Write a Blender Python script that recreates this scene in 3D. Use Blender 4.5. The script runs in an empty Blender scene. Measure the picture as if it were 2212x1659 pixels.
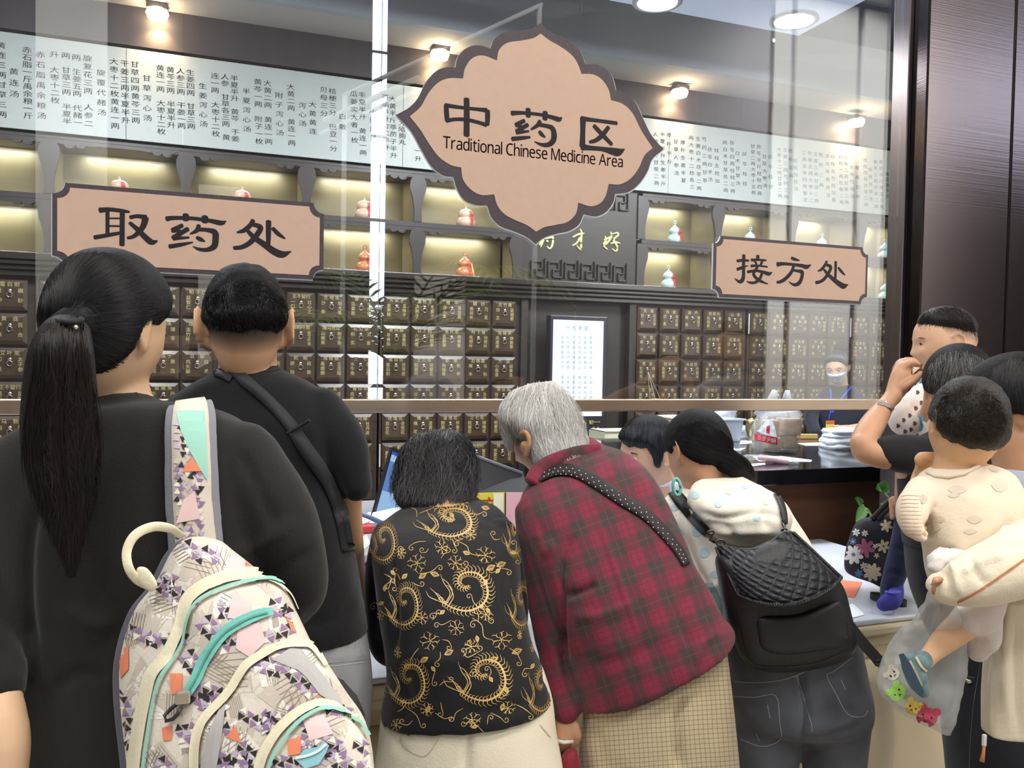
import bpy, bmesh, math, random
import numpy as np
from mathutils import Vector, Matrix
from mathutils.bvhtree import BVHTree
random.seed(7); np.random.seed(7)
SC = bpy.context.scene
COL = SC.collection
# ------------------------------------------------------------------ camera (27 mm-like lens, turned a little to the right)
F = 1790.0; CX, CY = 1106.0, 829.5; H = 1.5
def _n(v):
    v = np.asarray(v, float); return v / np.linalg.norm(v)
XC = _n((4808, 32.5, 1790))
_u = np.array([.018, -1, 0.]); _u[2] = -(_u[0]*XC[0] + _u[1]*XC[1]) / XC[2]
ZC = _n(_u); YC = np.cross(ZC, XC)
R3 = np.array([XC, YC, ZC])
CAM = np.array([0, 0, H])
def ray(px, py): return R3 @ np.array([(px-CX)/F, (py-CY)/F, 1.0])
def PD(px, py, d): return CAM + ray(px, py)*d                    # point at depth d along the view axis
def P(px, py, Y):
    r = ray(px, py); return CAM + r*(Y/r[1])                      # point on the upright plane y = Y
def PZ(px, py, z):
    r = ray(px, py); return CAM + r*((z-H)/r[2])                  # point on the level plane z
def PXL(p):
    c = R3.T @ (np.asarray(p, float) - CAM); return CX+F*c[0]/c[2], CY+F*c[1]/c[2], c[2]
RIGHT, DOWN, FWD = R3 @ [1, 0, 0], R3 @ [0, 1, 0], R3 @ [0, 0, 1]
cam = bpy.data.cameras.new('camera'); camo = bpy.data.objects.new('camera', cam); COL.objects.link(camo)
cam.sensor_width = 36; cam.lens = 36*F/2212; cam.clip_start = .02
m = Matrix.Identity(4)
for i in range(3):
    m[i][0] = RIGHT[i]; m[i][1] = -DOWN[i]; m[i][2] = -FWD[i]; m[i][3] = CAM[i]
camo.matrix_world = m
SC.camera = camo
SC.view_settings.view_transform = 'Standard'; SC.view_settings.look = 'None'
SC.view_settings.gamma = 1; SC.view_settings.use_curve_mapping = False
SC.view_settings.exposure = 0.0
cy = SC.cycles
cy.use_denoising = True
cy.max_bounces = 7; cy.diffuse_bounces = 3; cy.glossy_bounces = 3; cy.transmission_bounces = 4; cy.transparent_max_bounces = 16
cy.caustics_reflective = False; cy.caustics_refractive = False
cy.sample_clamp_indirect = 4
W = bpy.data.worlds.new('world'); SC.world = W; W.use_nodes = True
W.node_tree.nodes['Background'].inputs[0].default_value = (.75, .85, 1, 1)
W.node_tree.nodes['Background'].inputs[1].default_value = .5

def lin(c):
    return tuple(((v/255)/12.92 if v/255 <= .04045 else ((v/255+.055)/1.055)**2.4) for v in c) + (1,)
def area(name, loc, direction, sx, sy, power, color=(1, 1, 1), spread=180):
    l = bpy.data.lights.new(name, 'AREA'); l.shape = 'RECTANGLE'; l.size = sx; l.size_y = sy; l.energy = power; l.color = color
    l.spread = math.radians(spread)
    o = bpy.data.objects.new(name, l); COL.objects.link(o); o.location = loc
    o.rotation_euler = Vector(direction).to_track_quat('-Z', 'Y').to_euler(); return o
# hall ceiling panels (camera side of the glass) and pharmacy ceiling panels
WARM = (1, .90, .76); COOL = (.86, .93, 1)
for x, y, e, c in ((-3.4, .2, 105, COOL), (-.8, -.3, 92, (1, .96, .9)), (1.8, -.3, 92, (1, .95, .88)), (4.6, -.2, 105, WARM), (-2.6, -2.6, 95, COOL), (1.0, -2.6, 88, (1, .96, .9)), (4.6, -2.6, 88, (1, .96, .9))):
    area('hall_panel_light', (x, y, 6.3), (0, 0, -1), 1.2, .6, e, c)
# fill lights added to brighten the rear wall's reflection in the glass
for x, e in ((7.6, 900), (-.9, 70)): area('rear_wall_fill', (x, -2.6, 6.3), (0, -.55, -1), 1.6, .3, e, (.95, .98, 1), 120)
# ------------------------------------------------------------------ helpers
MATS = {}
def mat(name, col, rough=.6, metal=0, spec=.5, noise=None, bump=None, sheen=0, coat=0, alpha=None):
    """principled material; noise=(scale, amount) varies the colour, bump=(scale, strength[, stretch])"""
    if name in MATS: return MATS[name]
    M = bpy.data.materials.new(name); M.use_nodes = True; nt = M.node_tree; b = nt.nodes['Principled BSDF']
    c = lin(col) if max(col) > 1 else tuple(col) + (1,)
    b.inputs['Base Color'].default_value = c; b.inputs['Roughness'].default_value = rough
    b.inputs['Metallic'].default_value = metal; b.inputs['Specular IOR Level'].default_value = spec
    if sheen: b.inputs['Sheen Weight'].default_value = sheen; b.inputs['Sheen Roughness'].default_value = .5
    if coat: b.inputs['Coat Weight'].default_value = coat; b.inputs['Coat Roughness'].default_value = .08
    if alpha is not None: b.inputs['Alpha'].default_value = alpha
    if noise or bump:
        tc = nt.nodes.new('ShaderNodeTexCoord')
    if noise:
        n = nt.nodes.new('ShaderNodeTexNoise'); n.inputs['Scale'].default_value = noise[0]; n.inputs['Detail'].default_value = 5
        src = tc.outputs['Object']
        if len(noise) > 2:
            mp = nt.nodes.new('ShaderNodeMapping'); mp.inputs['Scale'].default_value = noise[2]
            nt.links.new(src, mp.inputs[0]); src = mp.outputs[0]
        nt.links.new(src, n.inputs['Vector'])
        r = nt.nodes.new('ShaderNodeMapRange'); r.inputs['From Min'].default_value = .25; r.inputs['From Max'].default_value = .75
        r.inputs['To Min'].default_value = 1-noise[1]; r.inputs['To Max'].default_value = 1+noise[1]
        nt.links.new(n.outputs[0], r.inputs[0])
        mx = nt.nodes.new('ShaderNodeMix'); mx.data_type = 'RGBA'; mx.blend_type = 'MULTIPLY'; mx.inputs[0].default_value = 1
        mx.inputs[6].default_value = c
        nt.links.new(r.outputs[0], mx.inputs[7]); nt.links.new(mx.outputs[2], b.inputs['Base Color'])
    if bump:
        n = nt.nodes.new('ShaderNodeTexNoise'); n.inputs['Scale'].default_value = bump[0]; n.inputs['Detail'].default_value = 6
        src = tc.outputs['Object']
        if len(bump) > 2:
            mp = nt.nodes.new('ShaderNodeMapping'); mp.inputs['Scale'].default_value = bump[2]
            nt.links.new(src, mp.inputs[0]); src = mp.outputs[0]
        nt.links.new(src, n.inputs['Vector'])
        bp = nt.nodes.new('ShaderNodeBump'); bp.inputs['Strength'].default_value = bump[1]; bp.inputs['Distance'].default_value = .01
        nt.links.new(n.outputs[0], bp.inputs['Height']); nt.links.new(bp.outputs[0], b.inputs['Normal'])
    MATS[name] = M; return M
def emit(name, col, strength):
    if name in MATS: return MATS[name]
    M = bpy.data.materials.new(name); M.use_nodes = True; nt = M.node_tree; nt.nodes.clear()
    e = nt.nodes.new('ShaderNodeEmission'); e.inputs[0].default_value = lin(col); e.inputs[1].default_value = strength
    o = nt.nodes.new('ShaderNodeOutputMaterial'); nt.links.new(e.outputs[0], o.inputs[0]); MATS[name] = M; return M

def link(name, me, parent=None, m=None):
    o = bpy.data.objects.new(name, me); COL.objects.link(o)
    if m is not None:
        me.materials.clear()
        for q in (m if isinstance(m, (list, tuple)) else [m]): me.materials.append(q)
    if parent is not None:
        o.parent = parent; o.matrix_parent_inverse = parent.matrix_world.inverted()
    return o
def meshof(verts, faces, smooth=False):
    me = bpy.data.meshes.new('mesh'); me.from_pydata([tuple(map(float, v)) for v in verts], [], [tuple(map(int, f)) for f in faces]); me.validate(); me.update()
    if smooth: me.polygons.foreach_set('use_smooth', [True]*len(me.polygons))
    return me
def tag(o, label=None, cat=None, group=None, kind=None):
    for k, v in (('label', label), ('category', cat), ('group', group), ('kind', kind)):
        if v: o[k] = v
    return o
def empty(name, loc, label=None, cat=None, group=None, kind=None):
    o = bpy.data.objects.new(name, None); COL.objects.link(o); o.location = tuple(map(float, loc)); o.empty_display_size = .05
    bpy.context.view_layer.update() if False else None
    o.matrix_world = Matrix.Translation(Vector(tuple(map(float, loc))))
    return tag(o, label, cat, group, kind)
class MB:
    def __init__(s): s.v = []; s.f = []; s.n = 0
    def add(s, v, f):
        v = np.asarray(v, float).reshape(-1, 3); s.v.append(v); s.f += [tuple(int(i)+s.n for i in q) for q in f]; s.n += len(v); return s
    def box(s, lo, hi, bev=0, rot=None, piv=None):
        lo = np.minimum(lo, hi).astype(float) if False else np.asarray(lo, float); hi = np.asarray(hi, float)
        if bev <= 0:
            v = [(x, y, z) for x in (lo[0], hi[0]) for y in (lo[1], hi[1]) for z in (lo[2], hi[2])]
            f = [(0, 1, 3, 2), (4, 6, 7, 5), (0, 4, 5, 1), (2, 3, 7, 6), (0, 2, 6, 4), (1, 5, 7, 3)]
        else:
            bm = bmesh.new(); bmesh.ops.create_cube(bm, size=1)
            for q in bm.verts: q.co = Vector((lo+hi)/2) + Vector((q.co[i]*(hi-lo)[i] for i in range(3)))
            bmesh.ops.bevel(bm, geom=bm.edges[:], offset=bev, segments=2, affect='EDGES', profile=.5)
            bm.verts.index_update(); v = [q.co[:] for q in bm.verts]; f = [[q.index for q in g.verts] for g in bm.faces]; bm.free()
        v = np.array(v)
        if rot is not None:
            c = (lo+hi)/2 if piv is None else np.asarray(piv, float); v = (v-c) @ np.array(rot).T + c
        return s.add(v, f)
    def prism(s, poly, a, b, axis=1):
        """polygon (u,v) extruded from a to b along axis (1: poly is x,z)"""
        n = len(poly); v = []
        for t in (a, b):
            for u, w in poly:
                p = [0, 0, 0]; o = [i for i in range(3) if i != axis]; p[o[0]] = u; p[o[1]] = w; p[axis] = t; v.append(p)
        f = [tuple(range(n)), tuple(range(2*n-1, n-1, -1))] + [(i, i+n, (i+1) % n+n, (i+1) % n) for i in range(n)]
        return s.add(v, f)
    def tube(s, pts, r, seg=8, cap=True, flat=1, up=(0, 0, 1)):
        pts = np.array(pts, float); n = len(pts); r = np.ones(n)*r if np.isscalar(r) else np.asarray(r, float)
        v = []; 
        for i in range(n):
            t = pts[min(i+1, n-1)]-pts[max(i-1, 0)]; t = t/(np.linalg.norm(t)+1e-9)
            u0 = np.array(up, float)
            a = np.cross(t, u0)
            if np.linalg.norm(a) < 1e-3: a = np.cross(t, (1, 0, 0.1))
            a /= np.linalg.norm(a); b = np.cross(a, t)
            for k in range(seg):
                q = 2*math.pi*k/seg; v.append(pts[i]+r[i]*(math.cos(q)*a+math.sin(q)*b*flat))
        f = [(i*seg+k, i*seg+(k+1) % seg, (i+1)*seg+(k+1) % seg, (i+1)*seg+k) for i in range(n-1) for k in range(seg)]
        if cap: f += [tuple(range(seg-1, -1, -1)), tuple((n-1)*seg+k for k in range(seg))]
        return s.add(v, f)
    def lathe(s, prof, c, seg=20, axis=(0, 0, 1), sc=(1, 1)):
        v = []; c = np.asarray(c, float)
        for r, z in prof:
            for k in range(seg):
                q = 2*math.pi*k/seg; v.append(c+np.array([r*math.cos(q)*sc[0], r*math.sin(q)*sc[1], z]))
        n = len(prof)
        f = [(i*seg+k, i*seg+(k+1) % seg, (i+1)*seg+(k+1) % seg, (i+1)*seg+k) for i in range(n-1) for k in range(seg)]
        f += [tuple(range(seg-1, -1, -1)), tuple((n-1)*seg+k for k in range(seg))]
        return s.add(v, f)
    def mesh(s, smooth=False):
        return meshof(np.concatenate(s.v) if s.v else [], s.f, smooth)
    def obj(s, name, m, parent=None, smooth=False): return link(name, s.mesh(smooth), parent, m)
def auto_smooth(o, deg=40):
    me = o.data; me.polygons.foreach_set('use_smooth', [True]*len(me.polygons)); me.set_sharp_from_angle(angle=math.radians(deg)); return o
def crom(pts, n=8, closed=False):
    """Catmull-Rom through rows of pts (any dimension)"""
    p = np.array(pts, float); N = len(p)
    if N < 3 and not closed:
        t = np.linspace(0, 1, n*(N-1)+1)[:, None]; return p[0]*(1-t)+p[-1]*t
    out = []
    for i in range(N if closed else N-1):
        p0 = p[(i-1) % N] if closed or i > 0 else 2*p[0]-p[1]
        p1 = p[i]; p2 = p[(i+1) % N]; p3 = p[(i+2) % N] if closed or i+2 < N else 2*p[-1]-p[-2]
        for k in range(n):
            t = k/n; out.append(.5*((2*p1)+(p2-p0)*t+(2*p0-5*p1+4*p2-p3)*t*t+(3*p1-p0-3*p2+p3)*t**3))
    if not closed: out.append(p[-1])
    return np.array(out)
def smoothstep(a, b, x):
    t = np.clip((x-a)/(b-a), 0, 1); return t*t*(3-2*t)
# ---- lettering: one flat fill mesh per character, joined on demand
_GL = {}
def glyph(ch):
    if ch not in _GL:
        c = bpy.data.curves.new('letter', 'FONT'); c.body = ch; c.resolution_u = 2; c.size = 1
        o = bpy.data.objects.new('letter', c); COL.objects.link(o)
        dg = bpy.context.evaluated_depsgraph_get(); ev = o.evaluated_get(dg); me = ev.to_mesh()
        v = np.array([q.co[:2] for q in me.vertices]).reshape(-1, 2); f = [tuple(p.vertices) for p in me.polygons]
        ev.to_mesh_clear(); bpy.data.objects.remove(o); bpy.data.curves.remove(c)
        _GL[ch] = (v, f)
    return _GL[ch]
def put_char(mb, ch, c, u, w, size, bold=0, sx=1, sz=1):
    """character centred at c, size = em height in metres; u right, w up (unit vectors)"""
    v, f = glyph(ch)
    if not len(v): return
    lo, hi = v.min(0), v.max(0)
    ctr = np.array([(lo[0]+hi[0])/2, .36 if ord(ch) > 0x2000 else (lo[1]+hi[1])/2])
    q = (v-ctr)*size*1.08*np.array([sx, sz])
    u = np.asarray(u, float); w = np.asarray(w, float)
    for dx in ((0,) if not bold else (-bold, bold)):
        mb.add(np.asarray(c)+np.outer(q[:, 0]+dx, u)+np.outer(q[:, 1], w), f)
def put_line(mb, text, a, u, w, size, adv=None):
    """a line of Latin text starting at a"""
    x = 0
    for ch in text:
        if ch == ' ': x += .24*size; continue
        ch = chr(0x1D5A0+ord(ch)-65) if 'A' <= ch <= 'Z' else chr(0x1D5BA+ord(ch)-97) if 'a' <= ch <= 'z' else ch     # plain grotesque letterforms
        v, f = glyph(ch); q = v*size; lo = q[:, 0].min(); wd = q[:, 0].max()-lo
        mb.add(np.asarray(a)+np.outer(q[:, 0]-lo+x, u)+np.outer(q[:, 1], w), f); x += wd+.075*size
    return x
# ================================================================== THE SETTING
M_dark = mat('dark_wood', (62, 52, 46), .42, noise=(6, .25, (1, 1, 8)))
M_dark2 = mat('dark_wall_wood', (50, 43, 46), .5, noise=(3, .18, (6, 6, 1)))
M_drawer = mat('drawer_wood', (70, 55, 42), .28, noise=(9, .25, (8, 1, 1)), spec=.6)
M_gold = mat('gold_lettering', (196, 186, 132), .5)
M_white = mat('white_paint', (225, 226, 228), .7)
M_steel = mat('rail_steel', (182, 163, 145), .28, metal=1, bump=(60, .08, (.05, 1, 40)))
M_black = mat('black_plastic', (22, 22, 24), .4)
YW = 5.2; YG = 2.5
def struct(name, mb, m, parent=None, smooth=False):
    o = mb.obj(name, m, parent, smooth)
    if parent is None: o['kind'] = 'structure'
    return o
HX0, HX1, HYB, HZ = -6.0, 14.0, -4.0, 6.4
M_tile = mat('floor_stone', (150, 142, 132), .25, noise=(2, .1))
struct('floor', MB().box((HX0, HYB, -.1), (HX1, 6.2, 0)), M_tile)
struct('ceiling', MB().box((HX0, HYB, HZ), (HX1, 2.6, HZ+.12)), M_white)
struct('wall_left', MB().box((HX0-.12, HYB, 0), (HX0, 6.2, HZ)), mat('hall_wall', (196, 190, 182), .8))
struct('wall_right', MB().box((HX1, HYB, 0), (HX1+.12, 6.2, HZ)), MATS['hall_wall'])
struct('wall_above_glass', MB().box((HX0, 2.44, 3.8), (HX1, 2.58, HZ)), MATS['hall_wall'])
# wall behind the camera: pale panels between dark mullions, one tall window strip (seen only mirrored in the glass)
XV = lambda px: float(P(px, 300, 2*YG-HYB)[0])
wb = struct('wall_rear', MB().box((HX0, HYB-.15, 0), (HX1, HYB-.02, HZ)), mat('rear_wall_dark', (74, 68, 68), .7))
M_pan = mat('rear_panel', (236, 230, 220), .7)
for a, b, z0, z1 in ((78, 232, .1, 6.3), (1664, 1700, .1, 6.3), (1712, 1843, .1, 6.3), (1858, 1975, .1, 6.3), (430, 520, .1, 3.2), (900, 1010, .1, 2.4)):
    MB().box((XV(a), HYB-.02, z0), (XV(b), HYB+.03, z1)).obj('panel', M_pan, wb)
wn = struct('window_2', MB().box((XV(802)-.03, HYB-.02, .3), (XV(833)+.03, HYB, 6.3)), M_dark2)
M_day = emit('daylight', (225, 238, 255), 13)
for z0, z1 in zip((.35, 1.2, 2.1, 3.0, 3.9, 4.8, 5.6), (1.16, 2.06, 2.96, 3.86, 4.76, 5.56, 6.25)): MB().box((XV(802), HYB, z0), (XV(833), HYB+.02, z1)).obj('pane', M_day, wn)
wn3 = struct('window_3', MB().box((9.6, HYB-.02, 4.55), (13.8, HYB, 6.2)), M_dark2)
for k in range(4): MB().box((9.65+k*1.04, HYB, 4.6), (10.62+k*1.04, HYB+.02, 6.15)).obj('pane', emit('daylight_soft', (225, 236, 255), 8), wn3)
# pharmacy room behind the glass
struct('wall_back', MB().box((HX0, YW+.42, 0), (7.2, YW+.6, 3.9)), M_dark2)
struct('wall_pharmacy_right', MB().box((6.1, 3.0, 0), (6.25, YW+.6, 3.9)), mat('pharmacy_wall', (150, 146, 142), .8))
struct('wall_header', MB().box((HX0, YW-.02, 3.225), (7.2, YW+.42, 3.45)), M_dark2)
M_ceil = mat('pharmacy_ceiling', (190, 188, 188), .8)
struct('ceiling_lower', MB().box((HX0, 4.86, 3.445), (7.2, YW+.6, 3.56)), M_ceil)
struct('ceiling_step', MB().box((HX0, 4.80, 3.445), (7.2, 4.86, 3.85)), mat('ceiling_step_paint', (176, 184, 192), .8))
struct('ceiling_upper', MB().box((HX0, 2.42, 3.80), (7.2, 4.80, 3.9)), mat('ceiling_blue_grey', (96, 102, 122), .8))
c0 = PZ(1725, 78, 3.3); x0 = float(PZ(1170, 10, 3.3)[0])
cd = struct('ceiling_reflection_stand_in', MB().box((x0-1.2, 2.56, 3.304), (c0[0], c0[1], 3.80)), mat('soffit_stand_in_white', (222, 228, 240), .8))  # added panel standing in for the hall soffit mirrored in the glass
MB().box((x0-1.18, 2.58, 3.300), (c0[0]-.004, c0[1]-.004, 3.304)).obj('reflection_glow_sheet', emit('soffit_reflection_glow', (206, 218, 242), .72), cd)  # glow imitates the brightness of that reflection, not a lit ceiling
def lamp_disc(loc, r, m, parent=None, name='downlight', label=None, group=None):
    t = empty(name, loc, label, 'lamp', group)
    MB().lathe([(r*1.25, .004), (r*1.25, -.008), (r, -.012), (r, .004)], loc, 24).obj('trim_ring', mat('lamp_ring', (236, 238, 244), .5), t, True)
    MB().lathe([(r*.98, -.004), (r*.9, -.012), (r*.3, -.014)], loc, 24).obj('lens', m, t, True)
    return t
E_cool = emit('lamp_cool', (225, 236, 255), 30); E_warm = emit('lamp_warm', (255, 224, 176), 60)
for (px, py, lab) in ((1715, 42, 'large round ceiling downlight near the corner of the mirrored soffit stand-in'), (1420, 2, 'round ceiling downlight at the top edge of the mirrored soffit stand-in')):
    q = PZ(px, py, 3.297); lamp_disc(q, .10, E_cool, label=lab)
    area('soffit_stand_in_light', (q[0], q[1], 3.27), (0, 0, -1), .16, .16, 14, COOL)
# wall-washer lamps along the dark header
for i, (px, py) in enumerate(((340, 22), (950, 112), (1468, 195), (1850, 259))):
    q = P(px, py, YW-.10)
    lab = ('warm spotlight above the leftmost formula columns', 'warm spotlight left of the lobed sign', 'warm spotlight right of the lobed sign', 'warm spotlight nearest the steel pillar')[i]
    t = empty('wall_washer', q, lab, 'lamp', 'wall washers over the formula board')
    MB().box(q+[-.055, -.045, -.004], q+[.055, .045, .03], .006).obj('housing', mat('lamp_housing', (70, 62, 60), .5), t)
    MB().lathe([(.052, .002), (.060, -.018), (.050, -.044), (.014, -.054)], q, 20).obj('lens', E_warm, t, True)
    l = bpy.data.lights.new('washer_light', 'SPOT'); l.energy = 26; l.spot_size = math.radians(100); l.spot_blend = .8; l.color = (1, .66, .34); l.shadow_soft_size = .03
    o = bpy.data.objects.new('washer_light', l); COL.objects.link(o); o.location = (q[0], q[1]-.02, q[2]-.05); o.rotation_euler = Vector((0, .75, -1)).to_track_quat('-Z', 'Y').to_euler()
for x in (-.6, 1.4, 3.4): area('pharmacy_light', (x, 3.75, 3.25 if x < .5 else 3.2), (0, .3, -1), .6, .6, 58, (.93, .97, 1))

# ------------------------------------------------------------------ formula board
bd = empty('formula_board', (2.1, YW, 2.95), 'long white board of Chinese prescription formulas above the shelves', 'sign board')
zb, zt = 2.695, 3.203
seams = [-3.0, float(P(0, 200, YW)[0])+.62, float(P(868, 300, YW)[0]), float(P(1440, 340, YW)[0]), float(P(1883, 360, YW)[0]), 6.1]
M_board = mat('board_white', (164, 172, 170), .5)
for a, b in zip(seams[:-1], seams[1:]): MB().box((a+.001, YW-.03, zb), (b-.001, YW-.02, zt), .0015).obj('panel', M_board, bd)
COLS = [(2, 98, 247, '黄连三两甘草三两'), (30, 155, 203, '黄连汤'), (58, 108, 250, '赤石脂一斤禹余粮一斤'), (87, 118, 250, '赤石脂禹余粮汤'), (117, 118, 217, '升 大枣十二枚'),
 (142, 120, 262, '两 甘草三两 半夏半'), (165, 124, 265, '两 生姜五两 代赭一'), (189, 126, 267, '旋复花三两 人参二'), (218, 157, 243, '旋覆代赭汤'), (246, 133, 272, '大枣十二枚黄连一两'),
 (269, 137, 260, '干姜三两半夏半升'), (291, 139, 260, '甘草四两黄芩三两'), (317, 169, 255, '甘草泻心汤'), (346, 147, 284, '黄连一两 大枣十二枚'), (368, 151, 270, '黄芩三两 半夏半升'),
 (390, 154, 272, '人参三两 干姜一两'), (411, 157, 273, '生姜四两 甘草三两'), (438, 186, 268, '生姜泻心汤'), (464, 164, 289, '连一两 大枣十二枚'), (486, 166, 297, '人参 甘草各三两 黄'),
 (506, 169, 300, '半夏半升 黄芩 干姜'), (532, 197, 279, '半夏泻心汤'), (557, 177, 305, '黄芩一两 附子一枚'), (578, 180, 306, '大黄二两 黄连一两'), (603, 206, 287, '附子泻心汤'),
 (628, 188, 309, '大黄二两 黄连一两'), (653, 228, 267, '泻心汤'), (675, 226, 284, '大黄黄连'), (699, 194, 245, '贝母三分'), (718, 197, 321, '桔梗三分 巴豆一分'), (740, 252, 274, '白散'),
 (764, 203, 303, '瓜蒌实大者一枚'), (782, 205, 330, '半夏半升 黄连一两'), (806, 242, 298, '小陷胸汤'), (832, 210, 318, '芒硝半升杏仁半升'), (848, 214, 336, '大黄半斤葶苈子半升'), (868, 266, 307, '大陷胸丸'), (903, 326, 343, '一升'),
 (1416, 290, 396, '人参半升甘草二两'), (1431, 290, 397, '半夏半升生姜半斤'), (1445, 292, 350, '厚朴半斤'), (1460, 306, 374, '甘草人参汤'), (1475, 308, 390, '厚朴生姜半夏'), (1493, 298, 404, '两大枣十二枚各三'), (1508, 300, 407, '生姜白术茯苓二两'),
 (1521, 301, 390, '芍药三两甘草'), (1533, 323, 388, '茯苓白术汤'), (1548, 325, 391, '桂枝去桂加'), (1566, 308, 411, '两白术甘草各二两'), (1581, 309, 413, '茯苓四两桂枝三两'), (1593, 331, 396, '白术甘草汤'), (1608, 333, 397, '茯苓桂枝'),
 (1626, 316, 416, '甘草二两大枣十五枚'), (1639, 317, 418, '茯苓半斤桂枝四两'), (1651, 338, 401, '甘草大枣汤'), (1664, 339, 403, '茯苓桂枝'), (1683, 323, 423, '大枣十二枚甘草二两'), (1696, 324, 425, '生姜三两芍药三两'), (1708, 326, 380, '桂枝五两'), (1718, 347, 408, '桂枝加桂汤'),
 (1737, 330, 432, '三两龙骨四两蜀漆'), (1750, 331, 433, '牡蛎五两大枣十二'), (1762, 333, 434, '生姜三两甘草二两'), (1773, 334, 400, '桂枝三两'), (1787, 337, 422, '漆龙骨救逆汤'), (1799, 339, 432, '桂枝去芍药加蜀'), (1816, 339, 437, '桂枝一两牡蛎二两'), (1827, 340, 437, '龙骨二两甘草二两'),
 (1840, 361, 424, '龙骨牡蛎汤'), (1852, 362, 425, '桂枝甘草'), (1869, 346, 442, '桂枝四两甘草二两'), (1880, 366, 430, '桂枝甘草汤'), (1891, 350, 446, '黄芩三两甘草二两'), (1903, 350, 447, '葛根半斤黄连三两'), (1916, 376, 424, '黄连黄芩汤'), (1926, 377, 425, '葛根'), (1938, 354, 452, '人参三两粳米六合'), (1950, 355, 453, '甘草二两石膏一斤')]
mb = MB()
for px, y0, y1, s in COLS:
    n = len(s); sz = .044 if px < 1000 else .039
    for k, ch in enumerate(s):
        if ch == ' ': continue
        y = y0+(y1-y0)*(k/(n-1) if n > 1 else .5); put_char(mb, ch, P(px+.02*(y-y0), y, YW-.0305), (1, 0, 0), (0, 0, 1), sz, .0002, 1.02, .78)
mb.obj('lettering', mat('board_ink', (92, 102, 98), .6), bd)

# ------------------------------------------------------------------ medicine drawers
HERBS = '莱菔子 草豆蔻 百部 百合 沙参 苦参 柏子仁 益智仁 枳壳 枳实 王不留行 一口钟 灶心土 生地炭 制大黄 侧柏炭 艾叶炭 血余炭 山楂炭 栀子炭 蛇蜕 琥珀 硫黄 海螵蛸 桑螵蛸 雷丸 瓜蒌皮 千年健 穿山龙 天葵子 金果榄 五味子 急性子 决明子 冬葵子 猪苓 浮小麦 草果 硼砂 骨碎补 刀豆 天竹黄 白芷 延胡索 青风藤 寻骨风 追骨风 石上柏 六月雪 鬼针草 老鹳草 鸡骨草 叶下珠 枇杷叶 大青叶 地锦草 凤尾草 伸筋草 蜜百合 蜜白前 茯苓皮 土贝母 制首乌 香薷 败酱草 蛇莓 石楠藤 樟木 马勃 小茴香 大血藤 木瓜 芦荟 墨旱莲 凌霄花 桑叶 竹茹 络石藤 干姜 土荆皮 海藻 千里光 葛根 玫瑰花 百合花 合欢花 槐米 槐花 金莲花 野菊花 怀菊花 三七花 杭菊花 绿梅花 密蒙花 枇杷花 覆盆子 磁石 鱼腥草 甲珠 海马 全蝎 龙葵 甘松 石见穿 沉香 鸡矢藤 漏芦 黄藤 藁本 胡芦巴 火麻仁 山柰 片姜黄 高良姜 独活 羌活 马齿苋 侧柏叶 北刘寄奴 桑寄生 钩藤 首乌藤 海风藤 徐长卿 荔枝核 射干 山豆根 麻黄 桂枝 牡丹皮 赤芍 黄芩 黄连 栀子 白鲜皮 合欢皮 秦皮 茜草 紫草 淡竹叶 佩兰 泽兰 泽泻 防风 防己 川芎 当归 白术 苍术 党参 太子参 丹参 玄参 天冬 麦冬 知母 浙贝母 半夏 天南星 远志 酸枣仁 杜仲 续断 牛膝 狗脊 巴戟天 淫羊藿 菟丝子 锁阳'.split()
dw, dh, px_, pz_ = .165, .169, .1825, .187
w2, h2, e_ = dw/2, dh/2, .021
dv = [(sx*w2, y, sz*h2) for y in (.025, -.0155) for sx, sz in ((-1, -1), (1, -1), (1, 1), (-1, 1))]+[(sx*(w2-e_), -.025, sz*(h2-e_)) for sx, sz in ((-1, -1), (1, -1), (1, 1), (-1, 1))]
ME_drawer = meshof(dv, [(3, 2, 1, 0)]+[(a+k, a+(k+1) % 4, a+4+(k+1) % 4, a+4+k) for a in (0, 4) for k in range(4)]+[(8, 9, 10, 11)]); ME_drawer.name = 'drawer_front'; ME_drawer.materials.append(M_drawer)
rg = MB(); rg.lathe([(.011, 0), (.009, -.004), (.003, -.006)], (0, 0, 0), 10)
rg.v[0] = rg.v[0][:, [0, 2, 1]]+[0, -.0265, .010]
rg.tube([(.013*math.sin(a), -.034-.002*math.cos(a), .002-.014*(1-math.cos(a))) for a in np.linspace(0, 2*math.pi, 17)], .0026, 6, False)
ME_ring = rg.mesh(True); ME_ring.materials.append(mat('pull_chrome', (214, 206, 190), .25, metal=.9))
Z0 = 1.886
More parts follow.
